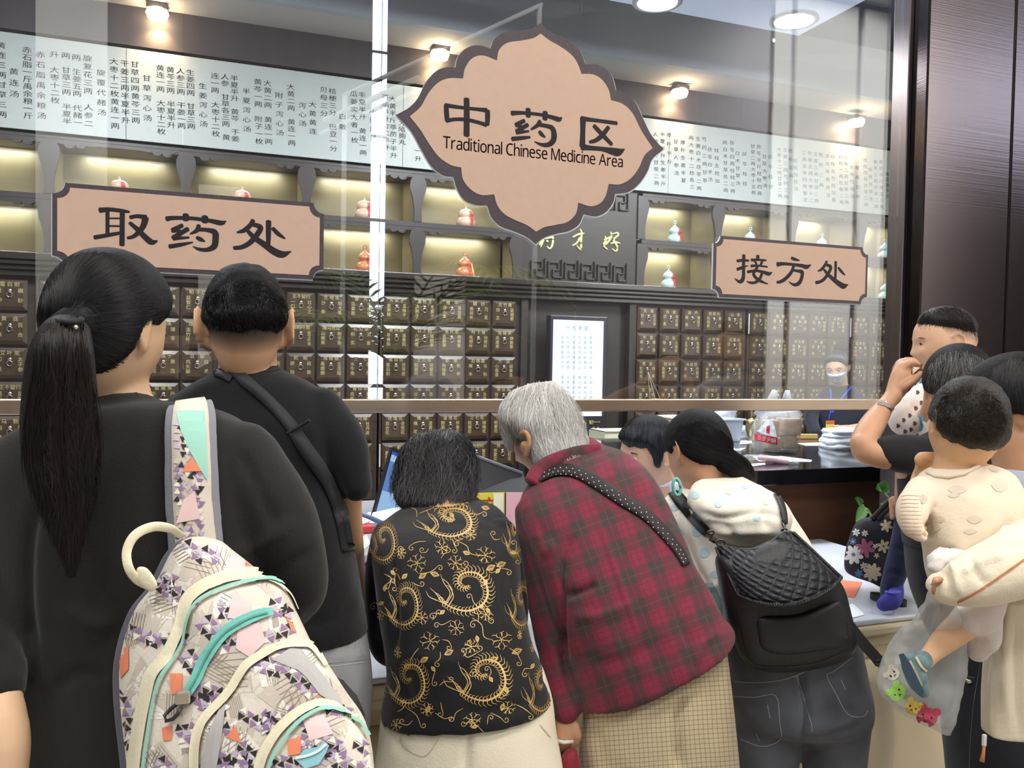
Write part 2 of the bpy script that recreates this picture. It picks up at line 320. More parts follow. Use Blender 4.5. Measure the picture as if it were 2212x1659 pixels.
fixed = {(1.062, 0, 0): '天葵子 金果榄 五味子', (1.062, 1, 0): '急性子 决明子 冬葵子', (1.062, 2, 0): '猪苓 浮小麦 草豆蔻', (1.062, 3, 0): '硼砂 骨碎补 刀豆', (1.062, 4, 0): '天竹黄 白芷 延胡索',
 (1.062, 0, 1): '青风藤 寻骨风 追骨风', (1.062, 1, 1): '石上柏 六月雪 猫眼草', (1.062, 2, 1): '鬼针草 老鹳草 鸡骨草', (1.062, 3, 1): '叶下珠 枇杷叶 功劳叶', (1.062, 4, 1): '地锦草 凤尾草 伸筋草',
 (1.062, 0, 2): '蜜百合 蜜白前 茯苓皮', (1.062, 1, 2): '土贝母 制首乌 密蒙花', (1.062, 2, 2): '香薷 地锦草 蛇莓', (1.062, 3, 2): '石楠藤 樟木 马勃', (1.062, 4, 2): '大茴 小茴香 胡黄连',
 (1.062, 0, 4): '玫瑰花 百合花 合欢花', (1.062, 1, 4): '槐米 槐花 凌霄花', (1.062, 2, 4): '金莲花 野菊花 怀菊花', (1.062, 3, 4): '三七花 杭菊花 绿梅花', (1.062, 4, 4): '款冬花 密蒙花 月季花', (1.062, 3, 5): '蜜枇杷叶 桔梗 蜜百部', (1.062, 4, 5): '桂花 密蒙花 西红花',
 (.107, 2, 0): '王不留行 一口钟 灶心土', (.107, 3, 0): '生地炭 沙参 制大黄', (.107, 4, 0): '雷丸 瓜蒌皮 千年健', (.107, 2, 1): '侧柏叶炭 血余炭 陈艾叶炭', (.107, 3, 1): '绵马贯众 山楂炭 栀子炭', (.107, 2, 2): '蛇蜕 琥珀 硫黄', (.107, 3, 2): '海螵蛸 桑螵蛸 五灵脂', (.107, 4, 2): '三七 水牛角 朱砂', (-.848, 4, 0): '柏子仁 益智仁 草豆蔻',
 (2.876, 0, 0): '天葵 甘松 石见穿', (2.876, 1, 0): '良姜 沉香 鸡矢藤', (2.876, 2, 0): '葫芦 藤黄 覆盆子', (2.876, 4, 0): '山柰 莪术 片姜黄', (2.876, 4, 3): '黄芩 黄连 苦参'}
rnd = random.Random(3)
def drawer_unit(x0, cols, label, c_from=0):
    t = empty('medicine_cabinet', (x0+.45, YW+.2, .0), label, 'cabinet', 'medicine drawer cabinets on the back wall')
    xa = x0+c_from*px_-.018; xb = x0+cols*px_+.015
    MB().box((xa, YW+.022, .0), (xb, YW+.40, 1.905)).obj('carcass', M_dark, t)
    MB().box((xa, YW+.002, .0), (xa+.012, YW+.03, 1.905), .003).obj('stile', M_dark, t)
    for xx, za, zb2 in ((1.062, .80, .945), (3.829, 1.72, 1.87), (4.785, 1.72, 1.87)):
        if abs(x0-xx) < .01: MB().box((xa+.002, YW-.006, za), (xa+.010, YW+.002, zb2), .002).obj('stile_highlight', mat('stile_highlight_white', (222, 222, 226), .4), t)  # white bar painted in for a bright highlight on the stile
    for c in range(c_from, cols):
        for r in range(8):
            d = link('drawer', ME_drawer); d.parent = t
            cx, cz = x0+c*px_+dw/2, Z0-r*pz_-dh/2
            d.location = Vector((cx, YW+.025-.008, cz))-t.location
            k = link('ring_pull', ME_ring); k.parent = d; k.location = (0, 0, .012)
            s = fixed.get((x0, c, r)); s = s.split() if s else rnd.sample(HERBS, 3)
            mb = MB(); y = -.0263
            n = len(s[0]); st = .034 if n <= 3 else .027
            for i, ch in enumerate(s[0]): put_char(mb, ch, ((i-(n-1)/2)*(st if n > 2 else .055), y, .056), (1, 0, 0), (0, 0, 1), .0255)
            for side, w in ((-1, s[1]), (1, s[2])):
                n = len(w)
                for i, ch in enumerate(w): put_char(mb, ch, (side*.05, y, .022-i*(.028 if n < 4 else .022)*(1.9 if n == 2 else 1)), (1, 0, 0), (0, 0, 1), .025 if n < 4 else .021)
            l = mb.obj('lettering', M_gold); l.parent = d; l['kind'] = 'stuff'
for x0, n, cf, lab in ((-1.803, 5, 3, 'medicine drawer cabinet at the far left behind the ponytailed woman'), (-.848, 5, 0, 'medicine drawer cabinet between the ponytail and the man in black'), (.107, 5, 0, 'medicine drawer cabinet right of the man in black, above his shoulder'),
        (1.062, 5, 0, 'medicine drawer cabinet directly left of the lit white screen'), (2.876, 5, 0, 'medicine drawer cabinet directly right of the lit white screen'), (3.829, 5, 0, 'medicine drawer cabinet behind the masked pharmacist'), (4.785, 4, 0, 'medicine drawer cabinet beside the steel pillar')):
    drawer_unit(x0, n, lab, cf)
# stepped moulding above the drawers
mb = MB()
for a, b, o in ((1.905, 1.935, .03), (1.938, 1.962, .05), (1.965, 1.988, .07), (1.991, 2.03, .085)): mb.box((-3.0, YW-o, a), (6.1, YW+.40, b), .006)
struct('trim_1', mb, mat('moulding_wood', (48, 41, 39), .25, spec=.7))

# ------------------------------------------------------------------ lit display shelves with gourds
M_niche = mat('niche_back', (124, 112, 80), .42, noise=(3, .12, (1, 1, 5)))
M_frame = mat('shelf_front', (54, 48, 46), .42)
def vase(xc, z0, z1, half=0):
    """outline of a vase-shaped divider: narrow neck, round shoulder, slim foot"""
    prof = [(0, .026), (.25, .024), (.5, .036), (.66, .05), (.8, .053), (.9, .045), (.955, .03), (1, .034)]
    w = crom(prof, 4); zs = z0+(z1-z0)*w[:, 0]
    r = [(xc+x, z) for x, z in zip(w[:, 1], zs)]; l = [(xc-x, z) for x, z in zip(w[:, 1], zs)][::-1]
    if half < 0: l = [(xc-.034, zs[-1]), (xc-.034, zs[0])]
    if half > 0: r = [(xc+.034, zs[0]), (xc+.034, zs[-1])]
    return r+l
def valance(xa, xb, z):
    w = xb-xa; pts = [(xa, z), (xa, z-.02), (xa+.05, z-.026)]
    def scal(c, r, d, n=7): return [(c+r*math.cos(a), z-.03-d*math.sin(a)) for a in np.linspace(math.pi, 2*math.pi, n)][::1]
    L = [(.07, .028, .022), (.125, .024, .018)]
    for c, r, d in L: pts += [(xa+c-r*math.cos(a), z-.022-d*math.sin(a)) for a in np.linspace(0, math.pi, 7)]
    pts += [(xa+.17, z-.026), (xa+.22, z-.020), (xb-.22, z-.020), (xb-.17, z-.026)]
    for c, r, d in L[::-1]: pts += [(xb-c-r*math.cos(a), z-.022-d*math.sin(a)) for a in np.linspace(0, math.pi, 7)]
    return pts+[(xb-.05, z-.026), (xb, z-.02), (xb, z)]
ZS = (2.03, 2.33, 2.365, 2.665)          # lower niche floor/top, upper niche floor/top
XL = [-2.25, -1.45, -.745, -.03, .70, float(P(903, 450, YW)[0]), 1.945]
XL = [-2.2, -1.49, float(P(106, 321, YW)[0]), float(P(402, 372, YW)[0]), float(P(663, 388, YW)[0]), float(P(903, 440, YW)[0]), 1.955]
XR = [2.895, float(P(1552, 490, YW)[0]), float(P(1712, 490, YW)[0]), float(P(1860, 510, YW)[0]), 5.35, 6.05]
print('XL', XL, 'XR', XR)
def shelf(xs, label, sideL, sideR):
    t = empty('display_shelf', ((xs[0]+xs[-1])/2, YW+.2, 2.03), label, 'shelf', 'lit gourd shelves')
    MB().box((xs[0], YW+.33, 2.03), (xs[-1], YW+.36, 2.69)).obj('back_panel', M_niche, t)
    for z0, z1 in ((2.33, 2.365), (2.665, 2.69)): MB().box((xs[0], YW, z0), (xs[-1], YW+.33, z1), .004).obj('shelf_board', M_frame, t)
    MB().box((xs[0]-.0, YW-.0, 2.03), (xs[-1], YW+.33, 2.034)).obj('shelf_board', M_niche, t)
    for z0, z1 in ((2.034, 2.33), (2.365, 2.665)):
        for i, x in enumerate(xs):
            hf = 0
            if i == 0: hf = -1 if sideL else 0
            if i == len(xs)-1: hf = 1 if sideR else 0
            if hf: MB().prism(vase(x+.045*(-hf)*-1 if False else x, z0, z1, hf), YW-.004, YW+.02).obj('divider', M_frame, t)
            else: MB().prism(vase(x, z0, z1), YW-.004, YW+.02).obj('divider', M_frame, t)
            if not hf: MB().box((x-.022, YW+.02, z0), (x+.022, YW+.33, z1)).obj('partition', M_niche, t)
            else: MB().box((x-.005+.02*hf, YW+.02, z0), (x+.005+.02*hf, YW+.33, z1)).obj('partition', M_niche, t)
        for a, b in zip(xs[:-1], xs[1:]):
            MB().prism(valance(a+.03, b-.03, z1+.001), YW-.002, YW+.016).obj('valance', M_frame, t)
            if b > -1.1 and a < 5.3:
                MB().box((a+.15, YW+.020, z1-.008), (b-.15, YW+.036, z1-.001), .001).obj('light_strip', emit('led', (245, 246, 230), 5), t)
                area('niche_light', ((a+b)/2, YW+.27, z1-.010), (0, .22, -1), (b-a)*.62, .015, 2.2, (.95, 1, 1))
    return t
shelf(XL, 'lit wooden shelf of gourds left of the carved panel', 0, 1)
shelf(XR, 'lit wooden shelf of gourds right of the carved panel', 1, 0)

M_tagred = mat('tag_red', (226, 92, 96), .5); M_tas = mat('tassel_yellow', (240, 205, 90), .6); M_tasr = mat('tassel_red', (196, 40, 52), .6)
def gourd(px, py, kind, label, z):
    q = P(px, py, YW+.13); q[2] = z
    t = empty('gourd', q, label, 'gourd', 'gourds on the lit shelves')
    col = {'pale': (228, 190, 166), 'brown': (205, 132, 92), 'jade': (196, 226, 218)}[kind]
    m = mat('gourd_'+kind, col, .3, coat=.4)
    s = 1.0 if kind != 'jade' else .97
    if kind == 'pale':
        prof = [(.03, 0), (.052, .012), (.063, .034), (.058, .056), (.047, .068), (.044, .072), (.049, .079), (.051, .094), (.044, .112), (.028, .124), (.012, .128), (.006, .138), (.003, .150)]
    else:
        prof = [(.028, 0), (.048, .01), (.058, .032), (.05, .056), (.033, .070), (.031, .075), (.042, .088), (.043, .1), (.034, .117), (.018, .13), (.009, .14), (.004, .148)]
    pr = crom(prof, 3); MB().lathe([(r*s, h*s) for r, h in pr], q, 24).obj('body', m, t, True)
    if kind != 'pale':
        MB().tube([q+np.array([.011*math.sin(a), 0, .153*s+.011-.011*math.cos(a)]) for a in np.linspace(0, 2*math.pi, 13)], .004, 6).obj('loop', m, t, True)
    def on(h, ang, off=.002):
        r = np.interp(h*s, [b*s for a, b in pr], [a*s for a, b in pr])+off
        return q+np.array([r*math.sin(ang), -r*math.cos(ang), h*s])
    mb = MB(); v = []; hs = np.linspace(.02, .112, 12)
    for h in hs: v += [on(max(h, 0) if not .055 < h < .092 else h, .22, .003 if not .055 < h < .09 else .012), on(h, .62, .003 if not .055 < h < .09 else .012)]
    mb.add(v, [(2*i, 2*i+1, 2*i+3, 2*i+2) for i in range(11)]); mb.obj('red_tag', M_tagred, t)
    c = MB()
    for h in (.045, .085): put_char(c, '福', on(h, .42, .016 if h > .06 else .0055), (1, .3, 0), (0, 0, 1), .018)
    c.obj('tag_lettering', mat('tag_ink', (150, 50, 50), .6), t)
    if kind == 'brown':
        a = on(.1, 1.1, .004); MB().tube([a, a+[.008, 0, -.04], a+[.016, 0, -.085]], [.003, .006, .009], 8).obj('tassel', M_tas, t, True)
    if kind == 'jade':
        a = on(.11, 1.0, .004); MB().tube([a, a+[.008, 0, -.045], a+[.018, 0, -.08]], [.003, .006, .008], 8).obj('tassel', M_tasr, t, True)
    return t
for px, py, k, z, lab in ((258, 430, 'pale', 2.366, 'pale gourd whose tip shows above the left sign, nearer the sign\'s left end'), (523, 450, 'pale', 2.366, 'pale gourd whose tip shows above the right half of the left sign'),
        (787, 473, 'pale', 2.366, 'pale gourd on the upper shelf, second divider bay left of the lobed sign'), (1006, 490, 'pale', 2.366, 'pale gourd on the upper shelf just below left of the lobed sign'),
        (788, 590, 'brown', 2.035, 'orange brown gourd with yellow tassel on the lower shelf, left one'), (1003, 603, 'brown', 2.035, 'orange brown gourd with yellow tassel on the lower shelf, right one'),
        (1457, 524, 'jade', 2.366, 'jade green gourd on the upper shelf right of the carved panel'), (1620, 545, 'jade', 2.366, 'jade gourd peeking above the left part of the right sign'),
        (1775, 560, 'jade', 2.366, 'jade gourd peeking above the right part of the right sign'), (1911, 564, 'jade', 2.366, 'jade gourd on the upper shelf beside the steel pillar'),
        (1443, 630, 'jade', 2.035, 'jade gourd on the lower shelf left of the right sign'), (1912, 652, 'jade', 2.035, 'jade gourd on the lower shelf beside the steel pillar')):
    gourd(px, py, k, lab, z)

# ------------------------------------------------------------------ carved centre panel with gilt characters
XA, XB = 1.992, 2.858
cp = empty('carved_panel', ((XA+XB)/2, YW, 1.9), 'dark carved wooden panel with fret border and gilt characters behind the screen', 'panel')
M_cp = mat('carved_wood', (46, 41, 37), .45, noise=(5, .2, (1, 1, 6)))
MB().box((XA, YW+.01, 2.03), (XB, YW+.40, 2.69)).obj('upper_board', M_cp, cp)
MB().box((XA, YW+.06, 0), (XB, YW+.40, 1.905)).obj('lower_board', M_cp, cp)
for x in (XA, XB-.05): MB().box((x, YW-.01, 0), (x+.05, YW+.08, 1.905), .004).obj('stile', M_cp, cp)
for z, h in ((2.055, 1), (2.55, 1)):
    for i in range(6):
        mb = MB(); x = XA+.065+i*.124; a = .0105
        def bar(x0, z0, x1, z1): mb.box((x+x0, YW-.008, z+z0), (x+x1, YW+.012, z+z1), .002)
        bar(0, 0, a, .11); bar(0, .11-a, .085, .11); bar(.085-a, .05, .085, .11); bar(.035, .05, .085, .05+a); bar(.035, 0, .035+a, .05); bar(.035, 0, .11, a); bar(.11-a, 0, .11, .13)
        mb.obj('fret', M_cp, cp)
gs = [[(640, 800), (700, 720), (660, 830)], [(700, 715), (790, 700), (825, 700), (815, 800), (780, 845), (745, 810)], [(735, 735), (765, 755)],
      [(1085, 695), (1160, 655), (1245, 640)], [(1185, 580), (1205, 640), (1195, 760), (1195, 860), (1140, 800)], [(1185, 690), (1140, 770), (1080, 805)],
      [(1515, 680), (1530, 730), (1495, 800), (1555, 860)], [(1590, 620), (1600, 680), (1545, 770), (1490, 800)], [(1500, 730), (1570, 700), (1600, 690)], [(1605, 650), (1680, 635), (1690, 665), (1630, 720), (1650, 770), (1680, 830), (1660, 880), (1610, 845)], [(1590, 780), (1650, 760), (1720, 775)]]
gr = [.010]*11
mb = MB()
for s in gs:
    pp = crom([P(1060+x*360/2212, 400+y*260/1598, YW+.008) for x, y in s], 6); n = len(pp)
    mb.tube(pp, [.0085*(.55+.6*math.sin(math.pi*min(1, (i+1)/n*1.0))) for i in range(n)], 6, True)
mb.obj('gilt_characters', mat('gilt', (222, 220, 150), .4, metal=.3), cp, True)

# ------------------------------------------------------------------ standing digital screen
sc_a, sc_b = P(1196, 690, 5.05), P(1301, 905, 5.05)
kz1, kz0 = sc_a[2], float(P(1250, 899, 5.05)[2]); kx0, kx1 = sc_a[0], float(P(1302, 800, 5.05)[0])
ks = empty('display_screen', ((kx0+kx1)/2, 5.1, 0), 'tall lit white screen of verse columns in the panel recess', 'screen')
MB().box((kx0-.02, 5.055, .0), (kx1+.035, 5.13, kz1+.03), .006).obj('casing', mat('screen_case', (40, 38, 46), .35), ks)
MB().box((kx0, 5.05, kz0), (kx1, 5.056, kz1)).obj('lit_panel', emit('screen_white', (238, 245, 255), 1.5), ks)
mb = MB()
for i, ch in enumerate('十九畏歌'): put_char(mb, ch, P(1227+i*13.2, 708+i*.6, 5.048), (1, 0, 0), (0, 0, 1), .030)
V = ['硫黄原是火中精 朴硝一见便相', '水银莫与砒霜见 狼毒最怕密陀', '巴豆性烈最为上 偏与牵牛不顺', '丁香莫与郁金见 牙硝难合京三', '川乌草乌不顺犀 人参最怕五灵', '官桂善能调冷气 若逢石脂便相']
for i, s in enumerate(V):
    for k, ch in enumerate(s):
        if ch != ' ': put_char(mb, ch, P(1276.5-i*12.3-.01*k, 729.5+k*10.8-.2*i, 5.048), (1, 0, 0), (0, 0, 1), .021)
mb.obj('verse_lettering', mat('screen_ink', (96, 140, 170), .8), ks)
mb = MB()
for i, ch in enumerate('国医馆'): put_char(mb, ch, P(1251+i*13, 911.5+.3*i, 5.05), (1, 0, 0), (0, 0, 1), .030, .001)
for x, ch in ((1247, '责'), (1263, '任'), (1282, '诚'), (1292, '信')): put_char(mb, ch, P(x, 925, 5.05), (1, 0, 0), (0, 0, 1), .018)
a, b = P(1281, 911.8, 5.05), P(1296, 911.8, 5.05); mb.box((a[0], 5.049, a[2]), (b[0], 5.051, a[2]+.002))
mb.obj('base_lettering', mat('screen_gold', (232, 226, 96), .5), ks)
# ------------------------------------------------------------------ glass partition: panes, rail, steel pillar
ZR0, ZR1 = 1.330, 1.371
def glass_mat():
    M = bpy.data.materials.new('pane_glass'); M.use_nodes = True; nt = M.node_tree; nt.nodes.clear()
    tr = nt.nodes.new('ShaderNodeBsdfTransparent'); tr.inputs[0].default_value = (.955, .965, .965, 1)
    gl = nt.nodes.new('ShaderNodeBsdfGlossy'); gl.inputs['Roughness'].default_value = .0; gl.inputs[0].default_value = (.95, .97, 1, 1)
    fc = nt.nodes.new('ShaderNodeLayerWeight'); pw = nt.nodes.new('ShaderNodeMath'); pw.operation = 'POWER'; pw.inputs[1].default_value = 5
    lw = nt.nodes.new('ShaderNodeMath'); lw.operation = 'MULTIPLY_ADD'; lw.inputs[1].default_value = .93; lw.inputs[2].default_value = .07; nt.links.new(fc.outputs['Facing'], pw.inputs[0]); nt.links.new(pw.outputs[0], lw.inputs[0])
    mx = nt.nodes.new('ShaderNodeMixShader'); o = nt.nodes.new('ShaderNodeOutputMaterial')
    nt.links.new(lw.outputs[0], mx.inputs[0]); nt.links.new(tr.outputs[0], mx.inputs[1]); nt.links.new(gl.outputs[0], mx.inputs[2]); nt.links.new(mx.outputs[0], o.inputs[0]); return M
M_glass = glass_mat()
w1 = empty('window_1', (1, YG, ZR1), kind='structure')
js = [-4.0, float(P(395, 300, YG)[0]), float(P(822, 300, YG)[0]), float(P(1250, 300, YG)[0]), float(P(1666, 300, YG)[0]), 2.505]
for a, b in zip(js[:-1], js[1:]):
    MB().box((a+.0012, YG-.005, ZR1-.012), (b-.0012, YG+.005, 3.8)).obj('pane', M_glass, w1)
struct('trim_2', MB().box((-4, YG-.016, ZR0), (2.52, YG+.016, ZR1), .003), M_steel)
M_col = mat('pillar_steel', (74, 67, 68), .18, metal=1, bump=(10, .04, (.12, .12, 14)))
pl = empty('pillar_steel', (3.0, 2.8, 0), kind='structure')
ys = 2.40
MB().box((2.53, ys, 0), (2.968, ys+.14, 3.8), .006).obj('sheet', M_col, pl)
MB().box((2.974, ys, 0), (3.6, ys+.14, 3.8), .006).obj('sheet', M_col, pl)
MB().box((2.94, ys+.012, 0), (3.0, ys+.13, 3.8)).obj('joint', M_black, pl)
MB().box((2.508, YG-.03, 0), (2.529, YG+.05, 3.8), .003).obj('end_post', mat('post_steel', (140, 130, 130), .3, metal=1), pl)

# ------------------------------------------------------------------ counters
ZD = .75
M_cream = mat('cream_stone', (216, 200, 166), .35, noise=(3, .06))
M_desk = mat('desk_white', (205, 210, 220), .22, noise=(2, .04), spec=.6)
dk = empty('service_desk', (.5, 2.3, 0), 'long white topped service desk with cream stone front that everyone leans on', 'counter')
YD0, YD1, DX0, DX1 = 1.90, 2.86, -2.2, 2.5
MB().box((DX0, YD0, ZD-.018), (DX1, YD1, ZD), .006).obj('desk_top', M_desk, dk)
mb = MB(); mb.box((DX0, YD0-.012, ZD-.05), (DX1, YD1-.02, ZD-.019), .008); mb.box((DX0, YD0+.006, ZD-.085), (DX1, YD1-.02, ZD-.051), .01); mb.box((DX0, YD0+.03, ZD-.13), (DX1, YD1-.03, ZD-.086), .006)
mb.obj('edge_moulding', M_cream, dk)
for a in np.arange(DX0, DX1-.1, .94): MB().box((a+.004, YD0+.05, .0), (min(a+.936, DX1), YD0+.09, ZD-.13), .004).obj('front_panel', M_cream, dk)
for x in (-1.0, .35, 1.86): MB().lathe([(.10, 0), (.12, .03), (.105, .06), (.11, .25), (.12, .4), (.105, .54), (.12, .58), (.12, .62)], (x, YD0+.06, 0), 28).obj('pilaster', M_cream, dk, True)
wt_ = empty('work_table', (0, 3.4, 0), 'pharmacists\' low work table behind the service desk', 'table')
MB().box((-1.4, 2.90, .77), (1.42, 4.0, .80), .004).obj('table_top', mat('table_grey', (150, 150, 156), .35), wt_)
for x in (-1.3, 1.3):
    for y in (3.0, 3.9): MB().box((x-.03, y-.03, 0), (x+.03, y+.03, .77)).obj('leg', M_black, wt_)
# palm and stair rail in the hall behind the camera (seen mirrored in the glass)
pb0 = P(850, 700, 6.4); pb0 = np.array([pb0[0], 2*YG-pb0[1], 0]); pm = empty('potted_palm', pb0, 'tall feathery palm mirrored in the glass below the lobed sign', 'plant'); rp = random.Random(4)
MB().lathe([(.18, 0), (.24, .05), (.26, .45), (.27, .5), (.25, .5), (.22, .42)], pb0, 24).obj('pot', mat('palm_pot', (120, 110, 100), .5), pm, True)
MB().tube([pb0+[0, 0, .3], pb0+[.03, 0, 1.0], pb0+[.0, .02, 1.5]], [.06, .05, .04], 10).obj('trunk', mat('palm_trunk', (92, 78, 54), .8), pm, True)
M_fr = mat('palm_leaf', (120, 140, 70), .5)
for k in range(18):
    a = k*2.4; le = 1.0+.5*rp.random(); up = .5+1.1*rp.random(); pts = [pb0+np.array([math.cos(a)*le*t, math.sin(a)*le*t, 1.45+up*(t*1.6-1.25*t*t)]) for t in np.linspace(0, 1, 12)]
    mb = MB().tube(pts, np.linspace(.011, .003, 12), 5)
    for i in range(2, 12):
        for sd in (-1, 1):
            for w_ in (0, .5):
                b0 = pts[i-1]*(1-w_)+pts[i]*w_; tg = pts[i]-pts[i-1]; tg = tg/np.linalg.norm(tg); s0 = np.cross(tg, (0, 0, 1)); s0 /= np.linalg.norm(s0)+1e-6; L_ = .34*math.sin(math.pi*(i/13)**.7)
                e0 = b0+(s0*sd*.8+tg*.75)*L_-np.array([0, 0, .25*L_]); n0 = np.array([0, 0, .012]); mb.add([b0-tg*.010, b0+tg*.010, (b0+e0)/2+tg*.014+n0, e0, (b0+e0)/2-tg*.014+n0], [(0, 1, 2, 4), (4, 2, 3)])
    mb.obj('frond', M_fr, pm)
sr = empty('stair_railing', (2*0+P(950, 100, 8.2)[0], 2*YG-8.2, 0), 'pale sloping stair railing mirrored in the glass left of the lobed sign', 'railing'); M_rl = mat('railing_white', (226, 226, 226), .5)
mir = lambda px, py: (lambda p: np.array([p[0], 2*YG-p[1], p[2]]))(P(px, py, 8.2))
for (x0_, y0_, x1_, y1_), r_ in (((740, 208, 1170, 10), .022), ((700, 262, 905, 168), .030), ((690, 290, 900, 196), .022)): MB().tube([mir(x0_, y0_), mir(x1_, y1_)], r_, 10).obj('rail', M_rl, sr, True)
for x_ in (745, 1165): q_ = mir(x_, 208 if x_ == 745 else 10); MB().tube([q_, [q_[0], q_[1], 0]], .025, 10).obj('post', M_rl, sr, True)
M_gran = mat('black_granite', (26, 25, 28), .09, noise=(160, .5), spec=.7)
gt = empty('granite_counter', (2.8, 3.2, 0), 'raised black granite counter with brown wood front beside the pillar', 'counter')
MB().box((1.98, 2.88, .985), (4.6, 4.31, 1.05), .004).obj('granite_top', M_gran, gt)
MB().box((2.02, 2.93, 0), (4.56, 4.28, .985)).obj('wood_front', mat('counter_wood', (92, 62, 46), .35, noise=(5, .2, (1, 1, 10))), gt)
# ================================================================== FIGURE TOOLS
def loft(rings, n=40, step=5, e=2.3):
    """rings: (xL,yL,xR,yR,depth,half_thickness) outline points of the figure -> closed tube"""
    r = crom(rings, step); v = []
    first = []
    for q in r:
        d = q[4]; a, b = PD(q[0], q[1], d), PD(q[2], q[3], d); c, l = (a+b)/2, (b-a)/2
        for k in range(n):
            t = 2*math.pi*k/n; cs, sn = math.cos(t), math.sin(t)
            v.append(c + l*np.sign(cs)*abs(cs)**(2/e) + FWD*q[5]*np.sign(sn)*abs(sn)**(2/e))
    m = len(r)
    f = [(i*n+k, i*n+(k+1) % n, (i+1)*n+(k+1) % n, (i+1)*n+k) for i in range(m-1) for k in range(n)]
    f += [tuple(range(n-1, -1, -1)), tuple((m-1)*n+k for k in range(n))]
    return np.array(v), f
def limb(pts, n=20, step=5, flat=1.0):
    """pts: (x,y,depth,radius_px); round caps"""
    p = crom(pts, step); c = np.array([PD(q[0], q[1], q[2]) for q in p]); r = np.array([q[3]*q[2]/F for q in p])
    return limb3(c, r, n, flat)
def limb3(c, r, n=20, flat=1.0, step=0):
    c = np.array(c, float); r = np.array(r, float)
    if step: k = crom(np.c_[c, r], step); c, r = k[:, :3], k[:, 3]
    t0 = c[1]-c[0]; t0 /= np.linalg.norm(t0); t1 = c[-1]-c[-2]; t1 /= np.linalg.norm(t1)
    C, Rr = [], []
    for a in (1.35, 1.0, .5): C.append(c[0]-t0*r[0]*math.sin(a)); Rr.append(r[0]*math.cos(a))
    C += list(c); Rr += list(r)
    for a in (.5, 1.0, 1.35): C.append(c[-1]+t1*r[-1]*math.sin(a)); Rr.append(r[-1]*math.cos(a))
    m = MB().tube(C, np.array(Rr), n, True, flat, FWD); return np.concatenate(m.v), m.f
def shrink(rings, k=.86):
    out = []
    for a in rings:
        cx, cy_ = (a[0]+a[2])/2, (a[1]+a[3])/2
        out.append((cx+(a[0]-cx)*k, cy_+(a[1]-cy_)*k, cx+(a[2]-cx)*k, cy_+(a[3]-cy_)*k, a[4], a[5]*k))
    return out
def merge(parts):
    m = MB()
    for v, f in parts: m.add(v, f)
    return m
def union(parts, voxel=.007, it=4):
    """join overlapping closed pieces into ONE continuous smooth surface"""
    me = merge(parts).mesh(); o = bpy.data.objects.new('tmp', me); COL.objects.link(o)
    rm = o.modifiers.new('r', 'REMESH'); rm.mode = 'VOXEL'; rm.voxel_size = voxel; rm.use_smooth_shade = True
    if it:
        s = o.modifiers.new('s', 'SMOOTH'); s.factor = .5; s.iterations = it
    dg = bpy.context.evaluated_depsgraph_get()
    out = bpy.data.meshes.new_from_object(o.evaluated_get(dg)); bpy.data.objects.remove(o); bpy.data.meshes.remove(me)
    out.polygons.foreach_set('use_smooth', [True]*len(out.polygons)); return out
def coords(me):
    a = np.empty(len(me.vertices)*3, np.float32); me.vertices.foreach_get('co', a); return a.reshape(-1, 3).astype(float)
def normals(me):
    a = np.empty(len(me.vertices)*3, np.float32); me.vertices.foreach_get('normal', a); return a.reshape(-1, 3).astype(float)
def setco(me, c): me.vertices.foreach_set('co', np.asarray(c, np.float32).ravel()); me.update()
def pix(c):
    q = (c-CAM) @ R3; return np.c_[CX+F*q[:, 0]/q[:, 2], CY+F*q[:, 1]/q[:, 2], q[:, 2]]
from mathutils import noise as mnoise
def ruffle(me, amp, scale, seed=0, stretch=(1, 1, 1)):
    c = coords(me); n = normals(me); s = np.array(stretch)*scale
    d = np.array([mnoise.fractal(Vector(q*s)+Vector((seed, 0, 0)), 1.0, 2.0, 3) for q in c]); setco(me, c+n*d[:, None]*amp)
def folds(me, strokes, face=True):
    """strokes: (polyline px, width px, height m): creases and ridges pressed into the cloth"""
    c = coords(me); n = normals(me); p = pix(c); disp = np.zeros(len(c))
    facing = (n @ FWD) < .15
    for poly, w, h in strokes:
        q = crom(poly, 6); best = np.full(len(c), 1e9); tt = np.zeros(len(c))
        L = len(q)-1
        for i in range(L):
            a, b = q[i, :2], q[i+1, :2]; ab = b-a; t = np.clip(((p[:, :2]-a) @ ab)/(ab @ ab+1e-9), 0, 1)
            d = np.hypot(*(p[:, :2]-a-t[:, None]*ab).T); k = d < best; best[k] = d[k]; tt[k] = (i+t[k])/L
        taper = np.clip(np.minimum(tt, 1-tt)*5, 0, 1)
        g = np.exp(-(best/w)**2)*h*taper; disp += np.where(facing, g, 0)
    setco(me, c+n*disp[:, None])
def bvh(me): return BVHTree.FromPolygons([Vector(v) for v in coords(me)], [tuple(p.vertices) for p in me.polygons])
def hit(tree, px, py, off=.0008):
    r = ray(px, py); r = r/np.linalg.norm(r); h = tree.ray_cast(Vector(CAM), Vector(r))
    if h[0] is None: return None
    n = h[1]; n = -n if n.dot(Vector(r)) > 0 else n
    return np.array(h[0]+n*off)
